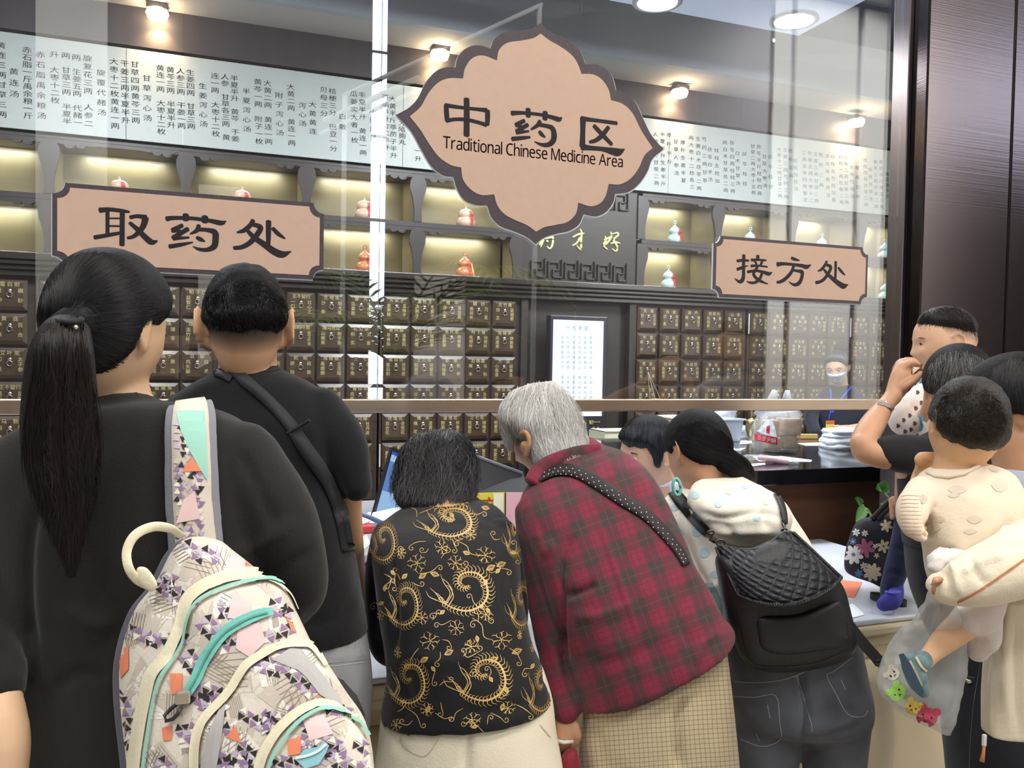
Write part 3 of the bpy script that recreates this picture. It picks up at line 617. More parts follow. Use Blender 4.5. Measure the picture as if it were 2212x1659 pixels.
def strip(mb, tree, pts, w, off=.0008, step=4, seg=2):
    """printed line lying on a surface; pts px polyline, w px width (scalar or per point)"""
    p = np.array(pts, float); ww = np.full(len(p), w, float) if np.isscalar(w) else np.asarray(w, float)
    q = crom(np.c_[p[:, :2], ww], step) if len(p) > 2 else crom(np.c_[p[:, :2], ww], max(2, step))
    t = np.gradient(q[:, :2], axis=0); t /= np.linalg.norm(t, axis=1)[:, None]+1e-9; nn = np.c_[-t[:, 1], t[:, 0]]
    V, ok = [], []
    for i in range(len(q)):
        for s in np.linspace(-.5, .5, seg):
            h = hit(tree, *(q[i, :2]+nn[i]*q[i, 2]*s), off); ok.append(h is not None); V.append(h if h is not None else (0, 0, 0))
    fs = []
    for i in range(len(q)-1):
        for s in range(seg-1):
            f = (i*seg+s, i*seg+s+1, (i+1)*seg+s+1, (i+1)*seg+s)
            if all(ok[k] for k in f):
                if np.linalg.norm(np.array(V[f[0]])-np.array(V[f[2]])) < .12: fs.append(f)
    if fs: mb.add(V, fs)
def patch(mb, tree, poly, off=.0008, rings=(1, .66, .33)):
    """printed shape lying on a surface; poly px outline (roughly star-shaped)"""
    p = np.array(poly, float); c = p.mean(0); n = len(p); V = []; ok = []
    for t in rings:
        for q in p:
            h = hit(tree, *(c+(q-c)*t), off); ok.append(h is not None); V.append(h if h is not None else (0, 0, 0))
    h = hit(tree, *c, off); ok.append(h is not None); V.append(h if h is not None else (0, 0, 0))
    fs = []
    for i in range(len(rings)-1):
        for k in range(n): fs.append((i*n+k, i*n+(k+1) % n, (i+1)*n+(k+1) % n, (i+1)*n+k))
    b = (len(rings)-1)*n
    for k in range(n): fs.append((b+k, b+(k+1) % n, len(V)-1))
    fs = [f for f in fs if all(ok[i] for i in f)]
    if fs: mb.add(V, fs)
def dense(poly, step):
    p = np.array(poly, float); out = []
    for i in range(len(p)):
        a, b = p[i], p[(i+1) % len(p)]; n = max(1, int(np.linalg.norm(b-a)/step))
        for k in range(n): out.append(a+(b-a)*k/n)
    return out
# ---- heads
def basis(yaw, pitch=0, roll=0):
    """yaw 0: back of the head to the camera, -90 faces picture left, 180 faces the camera; pitch > 0 looks down"""
    a, p, r = map(math.radians, (yaw, pitch, roll)); up = -DOWN
    f = math.cos(p)*(math.sin(a)*RIGHT+math.cos(a)*FWD)+math.sin(p)*DOWN
    y = -f; x = np.cross(y, up); x /= np.linalg.norm(x); z = np.cross(x, y)
    ax = math.cos(r)*x+math.sin(r)*z; az = math.cos(r)*z-math.sin(r)*x
    return np.array([ax, y, az])
def head_local(child=0, n=64):
    v = []; th = np.linspace(0, math.pi, n//2+1); ph = np.linspace(0, 2*math.pi, n, endpoint=False)
    for t in th:
        for q in ph: v.append((math.sin(t)*math.cos(q), math.sin(t)*math.sin(q), math.cos(t)))
    d = np.array(v); return shape_head(d, child), [(i*n+k, i*n+(k+1) % n, (i+1)*n+(k+1) % n, (i+1)*n+k) for i in range(n//2) for k in range(n)], d
def shape_head(d, child=0):
    e = 2.25; s = (np.abs(d)**e).sum(1)**(-1/e); d = d*s[:, None]
    p = d*np.array([.073, .095, .116])
    x, y, z = p.T.copy(); t = np.clip(-(z-.0)/.116, 0, 1)
    x *= 1-.26*t**1.4; y = np.where(y > 0, y*(1-.5*t), y*(1-.06*t))
    up = np.clip(z/.116, 0, 1); y = np.where(y > 0, y*(1+.06*up), y)
    fr = np.clip(-d[:, 1]*1.6, 0, 1)
    if child: x *= 1+.06*np.exp(-((z+.02)/.05)**2)*1; 
    G = lambda cx, cz, sx, sz: np.exp(-((x-cx)/sx)**2-((z-cz)/sz)**2)
    b = .018*G(0, -.024, .011, .012)+.009*G(0, -.002, .009, .024)+.006*(G(.012, -.03, .007, .007)+G(-.012, -.03, .007, .007))
    b += -.008*(G(.030, .006, .017, .011)+G(-.030, .006, .017, .011))+.0045*(G(.03, .026, .022, .007)+G(-.03, .026, .022, .007))
    b += .007*G(0, -.0505, .021, .0055)+.0075*G(0, -.0625, .017, .0055)-.004*G(0, -.0565, .024, .0025)-.003*G(0, -.074, .02, .006)+.008*G(0, -.092, .02, .014)
    b += (.004+.006*child)*(G(.040, -.026, .02, .022)+G(-.040, -.026, .02, .022))+.006*child*G(0, .055, .04, .03)
    return np.c_[x, y-b*fr, z]
def place(v, c, B, s): return np.asarray(c)+(np.asarray(v)*s) @ B
def ear_parts(c, B, s, out=1.0, big=1.0):
    o = []; place_ = globals()['place']
    def place(v, c, B, s):
        v = np.array(v, float); return place_(v*np.array([1, big, big])+np.array([0, 0, -.004*(big-1)]), c, B, s)
    for sd in (-1, 1):
        a = np.linspace(-2.2, 2.4, 16)
        rim = [(sd*(.074+.007*out+.004*math.cos(q)), .012+.016*math.cos(q)*-1*0+.017*math.sin(q*1)*0+.018*math.cos(q), .0+.030*math.sin(q)) for q in a]
        o.append(limb3(place(rim, c, B, s), np.full(16, .0042*s), 8))
        th = np.linspace(0, math.pi, 9); ph = np.linspace(0, 2*math.pi, 14, endpoint=False)
        e = np.array([(sd*(.072+.005*out)+.006*math.cos(t), .012+.016*math.sin(t)*math.cos(q), .027*math.sin(t)*math.sin(q)) for t in th for q in ph])
        o.append((place(e, c, B, s), [(i*14+k, i*14+(k+1) % 14, (i+1)*14+(k+1) % 14, (i+1)*14+k) for i in range(8) for k in range(14)]))
        lob = [(sd*.074, .010, -.022), (sd*.075, .007, -.033)]
        o.append(limb3(place(lob, c, B, s), [.007*s, .006*s], 8))
    return o
def hair_cap(c, B, s, mask, thick=.012, child=0, n=72, cut=-.006):
    """closed shell standing proud of the scalp where mask(local direction, local point) is 1"""
    p, f, d = head_local(child, n); k = np.clip(mask(d, p), 0, 1)
    nrm = d/np.array([.073, .095, .116]); nrm /= np.linalg.norm(nrm, axis=1)[:, None]
    return place(p+nrm*(cut*(1-k)+thick*k)[:, None], c, B, s), f
def hair_mat(name, col, hi, rough=.34):
    if name in MATS: return MATS[name]
    M = mat(name, col, max(rough, .42), spec=.22); nt = M.node_tree; b = nt.nodes['Principled BSDF']
    at = nt.nodes.new('ShaderNodeAttribute'); at.attribute_name = 'shade'
    mx = nt.nodes.new('ShaderNodeMix'); mx.data_type = 'RGBA'; mx.inputs[6].default_value = lin(col); mx.inputs[7].default_value = lin(hi)
    nt.links.new(at.outputs['Fac'], mx.inputs[0]); nt.links.new(mx.outputs[2], b.inputs['Base Color']); return M
def strands(parent, tree, n, area_poly, flow, length, M, width=.0011, lift=(.0005, .004), steps=7, jit=.25, seed=1, name='hair_strands', hi=.5, droop=0):
    """many fine ribbons combed over a hair surface; flow: list of (px,py,dx,dy)"""
    rn = np.random.RandomState(seed); poly = np.array(area_poly, float); lo, hi_ = poly.min(0), poly.max(0)
    fl = np.array(flow, float); V, Fc, S = [], [], []; made = 0; tries = 0
    def inside(q):
        x, y = q; c = False
        for i in range(len(poly)):
            x1, y1 = poly[i]; x2, y2 = poly[i-1]
            if (y1 > y) != (y2 > y) and x < (x2-x1)*(y-y1)/(y2-y1+1e-9)+x1: c = not c
        return c
    while made < n and tries < n*4:
        tries += 1; q = lo+(hi_-lo)*rn.rand(2)
        if not inside(q): continue
        pts = []; L = length*(.6+.7*rn.rand()); a = rn.randn()*jit; lf = lift[0]+(lift[1]-lift[0])*rn.rand()**2; last = None
        for k in range(steps):
            h = hit(tree, q[0], q[1], lf*(.4+.6*math.sin(math.pi*min(1, (k+1)/steps))+.15*k/steps))
            if h is None: break
            if last is not None and np.linalg.norm(h-last) > .05: break
            pts.append(h); last = h
            w = 1/(((fl[:, :2]-q)**2).sum(1)+200); dr = (fl[:, 2:]/np.linalg.norm(fl[:, 2:], axis=1)[:, None]*w[:, None]).sum(0); dr /= np.linalg.norm(dr)+1e-9
            ca, sa = math.cos(a), math.sin(a); q = q+np.array([dr[0]*ca-dr[1]*sa, dr[0]*sa+dr[1]*ca])*L/steps; a *= .9
        if len(pts) < 3: continue
        made += 1; pts = np.array(pts); t = np.gradient(pts, axis=0); t /= np.linalg.norm(t, axis=1)[:, None]+1e-9
        sd = np.cross(t, pts-CAM); sd /= np.linalg.norm(sd, axis=1)[:, None]+1e-9
        b = len(V); sh = rn.rand()**2*hi
        for i, (p_, s_) in enumerate(zip(pts, sd)):
            w = width*(1-.75*i/(len(pts)-1)); V += [p_-s_*w/2, p_+s_*w/2]; S += [sh, sh]
        Fc += [(b+2*i, b+2*i+1, b+2*i+3, b+2*i+2) for i in range(len(pts)-1)]
    me = meshof(V, Fc, True) if False else None
    me = bpy.data.meshes.new('strands'); me.from_pydata([tuple(v) for v in V], [], Fc); me.update()
    me.polygons.foreach_set('use_smooth', [True]*len(me.polygons))
    at = me.attributes.new('shade', 'FLOAT', 'POINT'); at.data.foreach_set('value', S)
    o = link(name, me, parent, M); o['kind'] = 'stuff'; return o
def skin_mat(name, col): return mat(name, col, .5, noise=(14, .05), bump=(250, .03), spec=.35)
def person(name_loc, label):
    return empty('person', name_loc, label, 'person')
def finger(p, r): return limb3(p, r, 10, step=3)
def cloth(name, col, rough=.85, bump=(220, .12), noise=(9, .06), sheen=.15): return mat(name, col, rough, bump=bump, noise=noise, sheen=sheen, spec=.25)
def tube_px(pts, r, n=10, flat=1):
    """tube through (px,py,depth) with radius r metres"""
    p = crom(pts, 6); return MB().tube([PD(*q[:3]) for q in p], r, n, True, flat, FWD)
def ribbon(parent, name, tree, pts, w, m, off=.003, thick=.003, step=6, strict=False):
    """webbing band lying on a surface, with thickness"""
    p = np.array(pts, float); ww = np.full(len(p), w, float) if np.isscalar(w) else np.asarray(w, float)
    q = crom(np.c_[p[:, :2], ww], step); t = np.gradient(q[:, :2], axis=0); t /= np.linalg.norm(t, axis=1)[:, None]; nn = np.c_[-t[:, 1], t[:, 0]]
    A = []; last = None
    for i in range(len(q)):
        row = []
        for s in (-.5, 0, .5):
            h = hit(tree, *(q[i, :2]+nn[i]*q[i, 2]*s), off)
            row.append(h)
        if strict and any(h is None for h in row): continue
        if any(h is None for h in row):
            g = [h for h in row if h is not None]
            if not g: continue
            dd = np.mean([PXL(h)[2] for h in g]); row = [h if h is not None else PD(*(q[i, :2]+nn[i]*q[i, 2]*s), dd) for h, s in zip(row, (-.5, 0, .5))]
        A.append(row)
    n = len(A); V = []
    for row in A:
        for h in row: V.append(h)
        for h in row[::-1]: V.append(h-ray(*PXL(h)[:2])*thick*-1)
    f = [(i*6+k, i*6+(k+1) % 6, (i+1)*6+(k+1) % 6, (i+1)*6+k) for i in range(n-1) for k in range(6)]
    f += [(0, 1, 2, 3, 4, 5), tuple((n-1)*6+k for k in range(6))]
    m_ = MB().add(V, f); return m_.obj(name, m, parent, True)
def pillow(poly, d, bulge, thick, nper=90, rings=(1, .985, .95, .88, .76, .6, .42, .22), p=3.0):
    """padded panel: outline (px) at depth d (number or function of px,py), domed towards the camera"""
    q = crom(poly, 8, True); c = q.mean(0); n = len(q); D = d if callable(d) else (lambda x, y: d)
    V = []
    for x, y in q: V.append(PD(x, y, D(x, y)+thick))
    for t in rings:
        h = bulge*(1-t**p)**.5 if t < 1 else 0
        for x, y in q: X, Y = c+(np.array([x, y])-c)*t; V.append(PD(X, Y, D(X, Y)-h))
    V.append(PD(c[0], c[1], D(*c)-bulge))
    m = len(rings)+1; f = [(i*n+k, i*n+(k+1) % n, (i+1)*n+(k+1) % n, (i+1)*n+k) for i in range(m-1) for k in range(n)]
    f += [((m-1)*n+k, (m-1)*n+(k+1) % n, m*n) for k in range(n)] + [tuple(range(n-1, -1, -1))]
    return np.array(V), f

def legs(xc, w, y0, d, r0):
    """two legs from the hips down to the floor, below the frame"""
    o = []
    for sd in (-1, 1):
        x = xc+sd*w*.24; yf = 786+(H-.05)/d*F; o.append(limb([(x, y0, d, r0), (x, y0+(yf-y0)*.45, d, r0*.72), (x, y0+(yf-y0)*.55, d, r0*.68), (x, yf, d, r0*.5)], 16, 3))
    return o
def shoes(parent, xc, w, d, m):
    for sd in (-1, 1):
        p = PD(xc+sd*w*.24, 1500, d); p[2] = 0; m_ = MB().lathe([(.03, 0), (.048, .004), (.05, .03), (.045, .07), (.04, .10)], p+[.0, .05, 0], 16, sc=(1, 2.2)); m_.obj('shoe', m, parent, True)
# ================================================================== THE PEOPLE
def line_mask(pts, soft=.006, front=None):
    ys, zs = zip(*pts)
    def f(d, p):
        t = np.interp(p[:, 1], ys, zs); return np.clip((p[:, 2]-t+soft)/(2*soft), 0, 1)
    return f
def fade_skin(name, col, hair):
    if name in MATS: return MATS[name]
    M = skin_mat(name, col); nt = M.node_tree; b = nt.nodes['Principled BSDF']; src = b.inputs['Base Color'].links[0].from_socket
    at = nt.nodes.new('ShaderNodeAttribute'); at.attribute_name = 'shade'; mx = nt.nodes.new('ShaderNodeMix'); mx.data_type = 'RGBA'
    mx.inputs[7].default_value = lin(hair); nt.links.new(at.outputs['Fac'], mx.inputs[0]); nt.links.new(src, mx.inputs[6]); nt.links.new(mx.outputs[2], b.inputs['Base Color']); return M
def stubble(me, c, B, s, fn):
    """cropped hair: colours the scalp by local head position"""
    q = (coords(me)-c) @ B.T / s; v = 1-(1-np.clip(fn(q), 0, 1))**3
    near = (np.abs(q) < .15).all(1); v = np.where(near, v, 0)
    at = me.attributes.new('shade', 'FLOAT', 'POINT'); at.data.foreach_set('value', v.astype(np.float32))
def head_at(px, py, d, yaw, pitch, roll, s, child=0, ears=1.0, big=1.0):
    c = PD(px, py, d); B = basis(yaw, pitch, roll); v, f, _ = head_local(child)
    return c, B, [(place(v, c, B, s), f)] + ear_parts(c, B, s, ears, big)
def loc(c, B, s, x, y, z): return c + (np.array([x, y, z])*s) @ B
def eyes(parent, c, B, s, look=(0, 0), open_=1.0, rad=.0122):
    for sd in (-1, 1):
        o = np.array([sd*.030, -.0745, .006]); e = empty_part = None
        mb = MB(); th = np.linspace(0, math.pi, 13); ph = np.linspace(0, 2*math.pi, 18, endpoint=False)
        v = np.array([(math.sin(t)*math.cos(q), -math.cos(t), math.sin(t)*math.sin(q)) for t in th for q in ph])*rad+o
        f = [(i*18+k, i*18+(k+1) % 18, (i+1)*18+(k+1) % 18, (i+1)*18+k) for i in range(12) for k in range(18)]
        eb = link('eyeball', meshof(place(v, c, B, s), f, True), parent, mat('eye_white', (226, 220, 212), .2))
        th = np.linspace(0, .52, 5); v = np.array([(math.sin(t)*math.cos(q)+look[0]*.5, -math.cos(t), math.sin(t)*math.sin(q)+look[1]*.5) for t in th for q in ph])
        v = v/np.linalg.norm(v, axis=1)[:, None]*rad*1.03+o
        f = [(i*18+k, i*18+(k+1) % 18, (i+1)*18+(k+1) % 18, (i+1)*18+k) for i in range(4) for k in range(18)]
        link('iris', meshof(place(v, c, B, s), f, True), eb, mat('iris_dark', (28, 20, 16), .1))
        lash = [(sd*.030+x, -.0745-math.sqrt(max(rad*1.12**2*rad-x*x*.8, 1e-6)), .006+(.0062*open_-.004*(1-open_))*(1-(x/.0135)**2)-.001) for x in np.linspace(-.0125, .0125, 9)]
        lid = MB().tube(place(lash, c, B, s), .0011*s, 6).obj('eyelid', mat('lash', (40, 28, 24), .6), parent, True)
def brows(parent, c, B, s, m, z=.024):
    for sd in (-1, 1):
        q = [(sd*x, -.0885+.012*((x-.03)/.02)**2*.4+(.004 if x > .04 else 0), z+.003-.004*((x-.032)/.018)**2) for x in np.linspace(.014, .050, 7)]
        MB().tube(place(q, c, B, s), np.array([.001, .0022, .0025, .0025, .002, .0016, .0008])*s, 6).obj('eyebrow', m, parent, True)
M_hairblack = hair_mat('hair_black', (12, 11, 12), (54, 52, 56)); M_haird = mat('hair_black_mass', (10, 9, 10), .55, bump=(90, .5, (4, 4, .4)), spec=.2)

# ---- woman in black with the ponytail (nearest the camera)
p1 = person(PD(230, 1800, 1.22), 'woman in black shirt with long ponytail carrying the patterned backpack')
M_sk1 = skin_mat('skin_fair', (226, 186, 150))
R1 = [(216, 850, 318, 846, 1.235, .05), (205, 874, 326, 862, 1.235, .058), (118, 898, 430, 876, 1.235, .085), (15, 950, 522, 916, 1.235, .10), (-45, 1040, 580, 1030, 1.24, .118), (-30, 1200, 590, 1200, 1.24, .125), (10, 1400, 600, 1400, 1.24, .12), (40, 1500, 640, 1500, 1.24, .125), (50, 1660, 660, 1660, 1.24, .13), (55, 1830, 660, 1830, 1.24, .13)]
c, B, hp = head_at(236, 712, 1.215, 14, 6, 3, .90)
armL = [(-15, 1040, 1.22, 88), (-45, 1200, 1.2, 86), (-52, 1340, 1.14, 80), (-20, 1480, 1.08, 74)]
armR = [(520, 990, 1.23, 82), (585, 1090, 1.23, 84), (630, 1200, 1.24, 74), (648, 1270, 1.27, 58), (600, 1330, 1.42, 50)]
body = union(hp+[limb([(240, 780, 1.235, 70), (255, 850, 1.24, 66), (262, 900, 1.25, 76)]), loft(shrink(R1)), limb([(-15, 1040, 1.22, 66), (-45, 1200, 1.2, 62), (-50, 1360, 1.13, 56), (-14, 1510, 1.07, 56), (14, 1600, 1.05, 48), (20, 1680, 1.04, 38), (24, 1740, 1.03, 34)])]+[limb([(24, 1735, 1.03, 34), (24, 1790, 1.03, 44), (24, 1825, 1.03, 40)], flat=.6)]+[limb([(-6+i*20, 1825, 1.03, 12), (-8+i*20, 1872+8*(i in (1, 2)), 1.02, 11), (-6+i*19, 1905+10*(i in (1, 2)), 1.03, 9)], 10) for i in range(4)]+[limb([(60, 1770, 1.02, 14), (76, 1806, 1.01, 12), (78, 1838, 1.01, 10)], 10), limb([a[:3]+(a[3]*.75,) for a in armR])], .0065, 3)
link('body', body, p1, M_sk1)
lg1 = union(legs(350, 560, 1720, 1.24, 150), .009, 3); link('trousers', lg1, p1, cloth('trousers_black', (30, 30, 32))); shoes(p1, 350, 560, 1.24, M_black)
sh = union([loft(R1), limb(armL), limb(armR)], .007, 5)
folds(sh, [([(510, 960), (560, 1060), (600, 1150)], 14, -.006), ([(640, 1120), (560, 1180), (490, 1200)], 16, .006), ([(690, 1180), (600, 1230), (500, 1260)], 14, -.006), ([(90, 1050), (60, 1200), (70, 1480)], 14, -.010), ([(120, 1300), (200, 1350), (260, 1330)], 18, .006), ([(660, 1330), (600, 1300)], 12, .005), ([(100, 1500), (180, 1450), (240, 1470)], 15, -.005)])
ruffle(sh, .004, 7, 3)
link('shirt', sh, p1, cloth('black_charcoal_cloth', (33, 32, 31), .9))
col = hair_cap(c, B, .90, line_mask([(-.1, .060), (-.06, .052), (-.035, .022), (-.012, .016), (.012, .018), (.03, -.045), (.055, -.088), (.1, -.10)]), .017)
bun = loft([(140, 664, 190, 668, 1.085, .015), (116, 688, 196, 692, 1.075, .03), (98, 720, 194, 714, 1.07, .038)], 28)
hair = union([col, bun], .005, 3)
ho = link('hair', hair, p1, M_haird)
tail = union([loft([(130, 682, 176, 680, 1.07, .020), (106, 700, 182, 700, 1.055, .034), (76, 760, 190, 752, 1.04, .042), (60, 850, 200, 842, 1.05, .042), (52, 950, 212, 950, 1.06, .036), (66, 1050, 208, 1050, 1.065, .028), (100, 1130, 190, 1130, 1.07, .02), (130, 1200, 172, 1200, 1.075, .012), (146, 1250, 162, 1250, 1.08, .006)], 30)], .005, 2)
folds(tail, [([(110+i*17, 720), (92+i*20, 850), (88+i*22, 1000), (115+i*14, 1150)], 4, (.006 if i % 2 else -.005)) for i in range(6)])
to = link('ponytail', tail, p1, mat('hair_brown_mass', (22, 17, 16), .5, bump=(90, .5, (4, 4, .4)), spec=.35))
strands(ho, bvh(hair), 2600, [(86, 600), (140, 552), (215, 540), (300, 570), (362, 690), (300, 745), (255, 810), (170, 800), (86, 690)], [(100, 600, .3, 1), (210, 556, -1, .6), (300, 590, -1, .5), (350, 690, -1, .1), (270, 780, -1, -.5), (180, 760, -.6, -1), (250, 680, -1, .1), (130, 620, .1, 1)], 110, M_hairblack, .0009, (.0004, .002), 8, .10, 3, hi=.45)
strands(to, bvh(tail), 2200, [(105, 690), (180, 690), (205, 850), (215, 980), (190, 1130), (150, 1240), (100, 1120), (52, 950), (75, 760)], [(140, 700, 0, 1), (100, 850, -.15, 1), (190, 850, .15, 1), (120, 1050, .2, 1), (180, 1100, -.15, 1)], 170, hair_mat('hair_brown', (22, 17, 16), (58, 48, 44)), .001, (.0005, .006), 9, .06, 4, hi=.5)
MB().tube([PD(146+30*math.cos(a), 690+6*math.sin(a), 1.05-.03*math.sin(a)) for a in np.linspace(0, 2*math.pi, 25)], .004, 8).obj('hair_tie', mat('hair_tie', (16, 15, 18), .7), p1, True)
MB().lathe([(.001, -.003), (.003, 0), (.001, .003)], PD(164, 707, 1.005), 8).obj('hair_pin', mat('pull_chrome', (214, 206, 190)), p1, True)

# ---- backpack on her right shoulder
bp = empty('backpack', PD(540, 1850, 1.03), 'large cream backpack printed with small coloured triangles worn by the ponytailed woman', 'backpack')
DB = lambda x, y: 1.055-.00012*(y-1200)
main = [(412, 1160), (470, 1166), (505, 1190), (565, 1240), (622, 1308), (655, 1380), (700, 1440), (740, 1500), (778, 1560), (796, 1640), (805, 1760), (780, 1850), (560, 1900), (350, 1870), (285, 1760), (272, 1640), (258, 1500), (262, 1410), (290, 1320), (335, 1260), (372, 1190)]
M_bp = cloth('backpack_canvas', (226, 216, 200), .8); M_cr = cloth('cream_zip_tape', (238, 228, 196), .7); M_mint = cloth('mint_tape', (150, 208, 188), .7); M_teal = cloth('teal_zip', (120, 196, 180), .6); M_gr = cloth('grey_trim', (140, 140, 148), .8)
side = [(x-18 if x < 420 else x, y+6) for x, y in main]
link('back_panel', MB().add(*pillow([(x-14, y+4) for x, y in main], lambda x, y: 1.085, .01, .055)).mesh(True), bp, cloth('grey_dark_trim', (96, 96, 104), .8))
bm_ = MB().add(*pillow(main, DB, .085, .03)).mesh(True); link('main_body', bm_, bp, M_bp)
t_main = bvh(bm_)
pk1 = [(586, 1252), (623, 1284), (645, 1330), (690, 1420), (740, 1490), (790, 1570), (806, 1660), (800, 1780), (560, 1860), (330, 1840), (290, 1740), (292, 1640), (312, 1540), (332, 1454), (366, 1412), (388, 1370), (402, 1305), (440, 1268), (505, 1246)]
b1 = MB().add(*pillow(pk1, lambda x, y: DB(x, y)-.062, .046, .04, rings=(1, .98, .94, .86, .74, .6, .42, .22))).mesh(True); link('large_pocket', b1, bp, M_bp)
pk2 = [(667, 1394), (705, 1430), (745, 1490), (790, 1560), (808, 1660), (800, 1770), (640, 1830), (470, 1800), (424, 1700), (421, 1612), (436, 1562), (472, 1520), (505, 1480), (533, 1436), (574, 1408), (622, 1390)]
b2 = MB().add(*pillow(pk2, lambda x, y: DB(x, y)-.100, .034, .03)).mesh(True); link('middle_pocket', b2, bp, M_bp)
pk3 = [(701, 1520), (745, 1545), (785, 1590), (806, 1660), (800, 1760), (680, 1800), (580, 1770), (556, 1690), (566, 1640), (594, 1588), (624, 1553), (662, 1526)]
b3 = MB().add(*pillow(pk3, lambda x, y: DB(x, y)-.128, .022, .026)).mesh(True); link('small_pocket', b3, bp, M_bp)
allm = MB(); 
for q in (bm_, b1, b2, b3): allm.add(coords(q), [tuple(f.vertices) for f in q.polygons])
t_all = BVHTree.FromPolygons([Vector(v) for v in np.concatenate(allm.v)], allm.f)
def band(name, tree, pts, w, m, off=.0012, parent=bp):
    mb = MB(); strip(mb, tree, pts, w, off, 8, 4); return mb.obj(name, m, parent, True)
# printed pattern: small black and violet triangles in slanted rows, hatched beige blocks, coral and pink patches
rn = np.random.RandomState(11); cols = {k: MB() for k in ('black', 'violet', 'lilac', 'beige', 'light', 'line')}
def inpoly(q, poly):
    x, y = q; c_ = False
    for i in range(len(poly)):
        (x1, y1), (x2, y2) = poly[i], poly[i-1]
        if (y1 > y) != (y2 > y) and x < (x2-x1)*(y-y1)/(y2-y1+1e-9)+x1: c_ = not c_
    return c_
def tri(k, x, y, s, a, off=.0007, flip=1):
    P3_ = [(x+s*math.cos(a+t)*.62, y+s*math.sin(a+t)*.62) for t in (math.pi/2*flip, math.pi/2*flip+2.094, math.pi/2*flip+4.189)]
    patch(cols[k], t_all, P3_, off, (1, .5))
for i in range(120):
    x, y = 250+560*rn.rand(), 1165+500*rn.rand()
    if not inpoly((x, y), main): continue
    a = rn.rand()*3.14; s = 16+26*rn.rand(); ca, sa = math.cos(a), math.sin(a); h = s*(.6+rn.rand())
    quad = [(x+ca*u*s-sa*v*h, y+sa*u*s+ca*v*h) for u, v in ((-1, -1), (1, -1), (1, 1), (-1, 1))][:3+(i % 2)]
    patch(cols['beige' if rn.rand() < .6 else 'light'], t_all, dense(quad, 16), .0004, (1, .66, .33))
    for k in range(int(4+4*rn.rand()) if i % 2 else 0):
        t = -1+2*(k+.5)/7
        strip(cols['line'], t_all, [(x+ca*-.8*s-sa*t*h*.9, y+sa*-.8*s+ca*t*h*.9), (x+ca*.8*s-sa*t*h*.9, y+sa*.8*s+ca*t*h*.9)], 1.3, .0009, 4)
for i in range(62):
    x, y = 250+560*rn.rand(), 1170+490*rn.rand(); a = .5+.35*rn.randn(); L = int(3+4*rn.rand()); ca, sa = math.cos(a), math.sin(a)
    for r in range(2+int(2*rn.rand())):
        for k in range(L):
            q = (x+ca*k*15-sa*r*14, y+sa*k*15+ca*r*14)
            if inpoly(q, main): tri(('black', 'violet', 'lilac', 'light', 'violet', 'black')[(k+2*r+i) % 6], q[0], q[1], 16, a, .0011, 1 if (k+r) % 2 else -1)
PRN = mat('print_black', (44, 36, 40), .8); 
for k, m_ in (('beige', mat('print_beige', (206, 194, 178), .85)), ('light', mat('print_cream', (240, 234, 222), .85)), ('line', mat('print_brown', (152, 138, 122), .85)), ('black', PRN), ('violet', mat('print_violet', (150, 120, 160), .85)), ('lilac', mat('print_lilac', (196, 180, 204), .85))):
    if cols[k].v: cols[k].obj('print', m_, bp)['kind'] = 'stuff'
def big(colname, rgb, polys, off=.0014):
    mb = MB()
    for q in polys: patch(mb, t_all, dense(q, 10), off, (1, .75, .5, .25))
    mb.obj('print', mat(colname, rgb, .85), bp)['kind'] = 'stuff'
big('print_pink', (240, 206, 204), [[(500, 1195), (530, 1215), (515, 1255), (480, 1240)], [(505, 1275), (545, 1310), (540, 1345), (492, 1335)], [(515, 1355), (560, 1345), (575, 1385), (540, 1420), (510, 1400)], [(655, 1555), (700, 1545), (720, 1585), (670, 1600)], [(430, 1540), (470, 1525), (440, 1560)]])
big('print_coral', (238, 140, 104), [[(528, 1212), (560, 1240), (552, 1250), (533, 1232)], [(259, 1405), (280, 1395), (280, 1445), (262, 1465)], [(368, 1455), (396, 1455), (394, 1498), (372, 1500)], [(616, 1330), (632, 1350), (640, 1368), (628, 1362)], [(352, 1572), (374, 1566), (372, 1598), (354, 1600)], [(488, 1592), (510, 1568), (522, 1604)], [(622, 1600), (652, 1590), (650, 1628), (624, 1632)], [(300, 1500), (312, 1495), (308, 1540), (300, 1545)], [(684, 1503), (694, 1506), (690, 1518)]])
big('print_grey', (186, 182, 178), [[(588, 1426), (630, 1402), (650, 1405), (690, 1450), (735, 1510), (735, 1530), (690, 1500), (660, 1462), (635, 1440)], [(478, 1530), (490, 1520), (480, 1600), (470, 1659), (436, 1659), (448, 1590)]], .002)
band('zip_tape', t_all, [(640, 1318), (623, 1282), (588, 1252), (548, 1243), (505, 1246), (468, 1256), (438, 1270), (412, 1292), (400, 1320), (394, 1350), (380, 1385), (362, 1420), (332, 1456), (318, 1510), (306, 1570), (296, 1640), (290, 1720)], [6, 10, 20, 26, 28, 28, 28, 28, 27, 26, 26, 28, 28, 28, 28, 28, 28], M_cr, .004)
band('piping', t_all, [(664, 1350), (644, 1318), (625, 1280), (592, 1258), (560, 1258), (520, 1264), (476, 1278), (440, 1296), (420, 1318), (410, 1350), (402, 1390), (380, 1428), (352, 1468), (338, 1520), (328, 1580), (318, 1650), (312, 1720)], 6, M_mint, .0055)
band('zip', t_all, [(588, 1322), (562, 1328), (539, 1337), (512, 1350), (489, 1366), (470, 1388), (455, 1410), (440, 1436), (428, 1464), (414, 1488), (398, 1512)], [14, 22, 24, 24, 24, 24, 24, 24, 24, 22, 18], M_teal, .004)
band('zip_teeth', t_all, [(580, 1325), (539, 1338), (489, 1367), (455, 1411), (428, 1465), (402, 1506)], 4, cloth('teal_teeth', (92, 160, 150), .5), .0056)
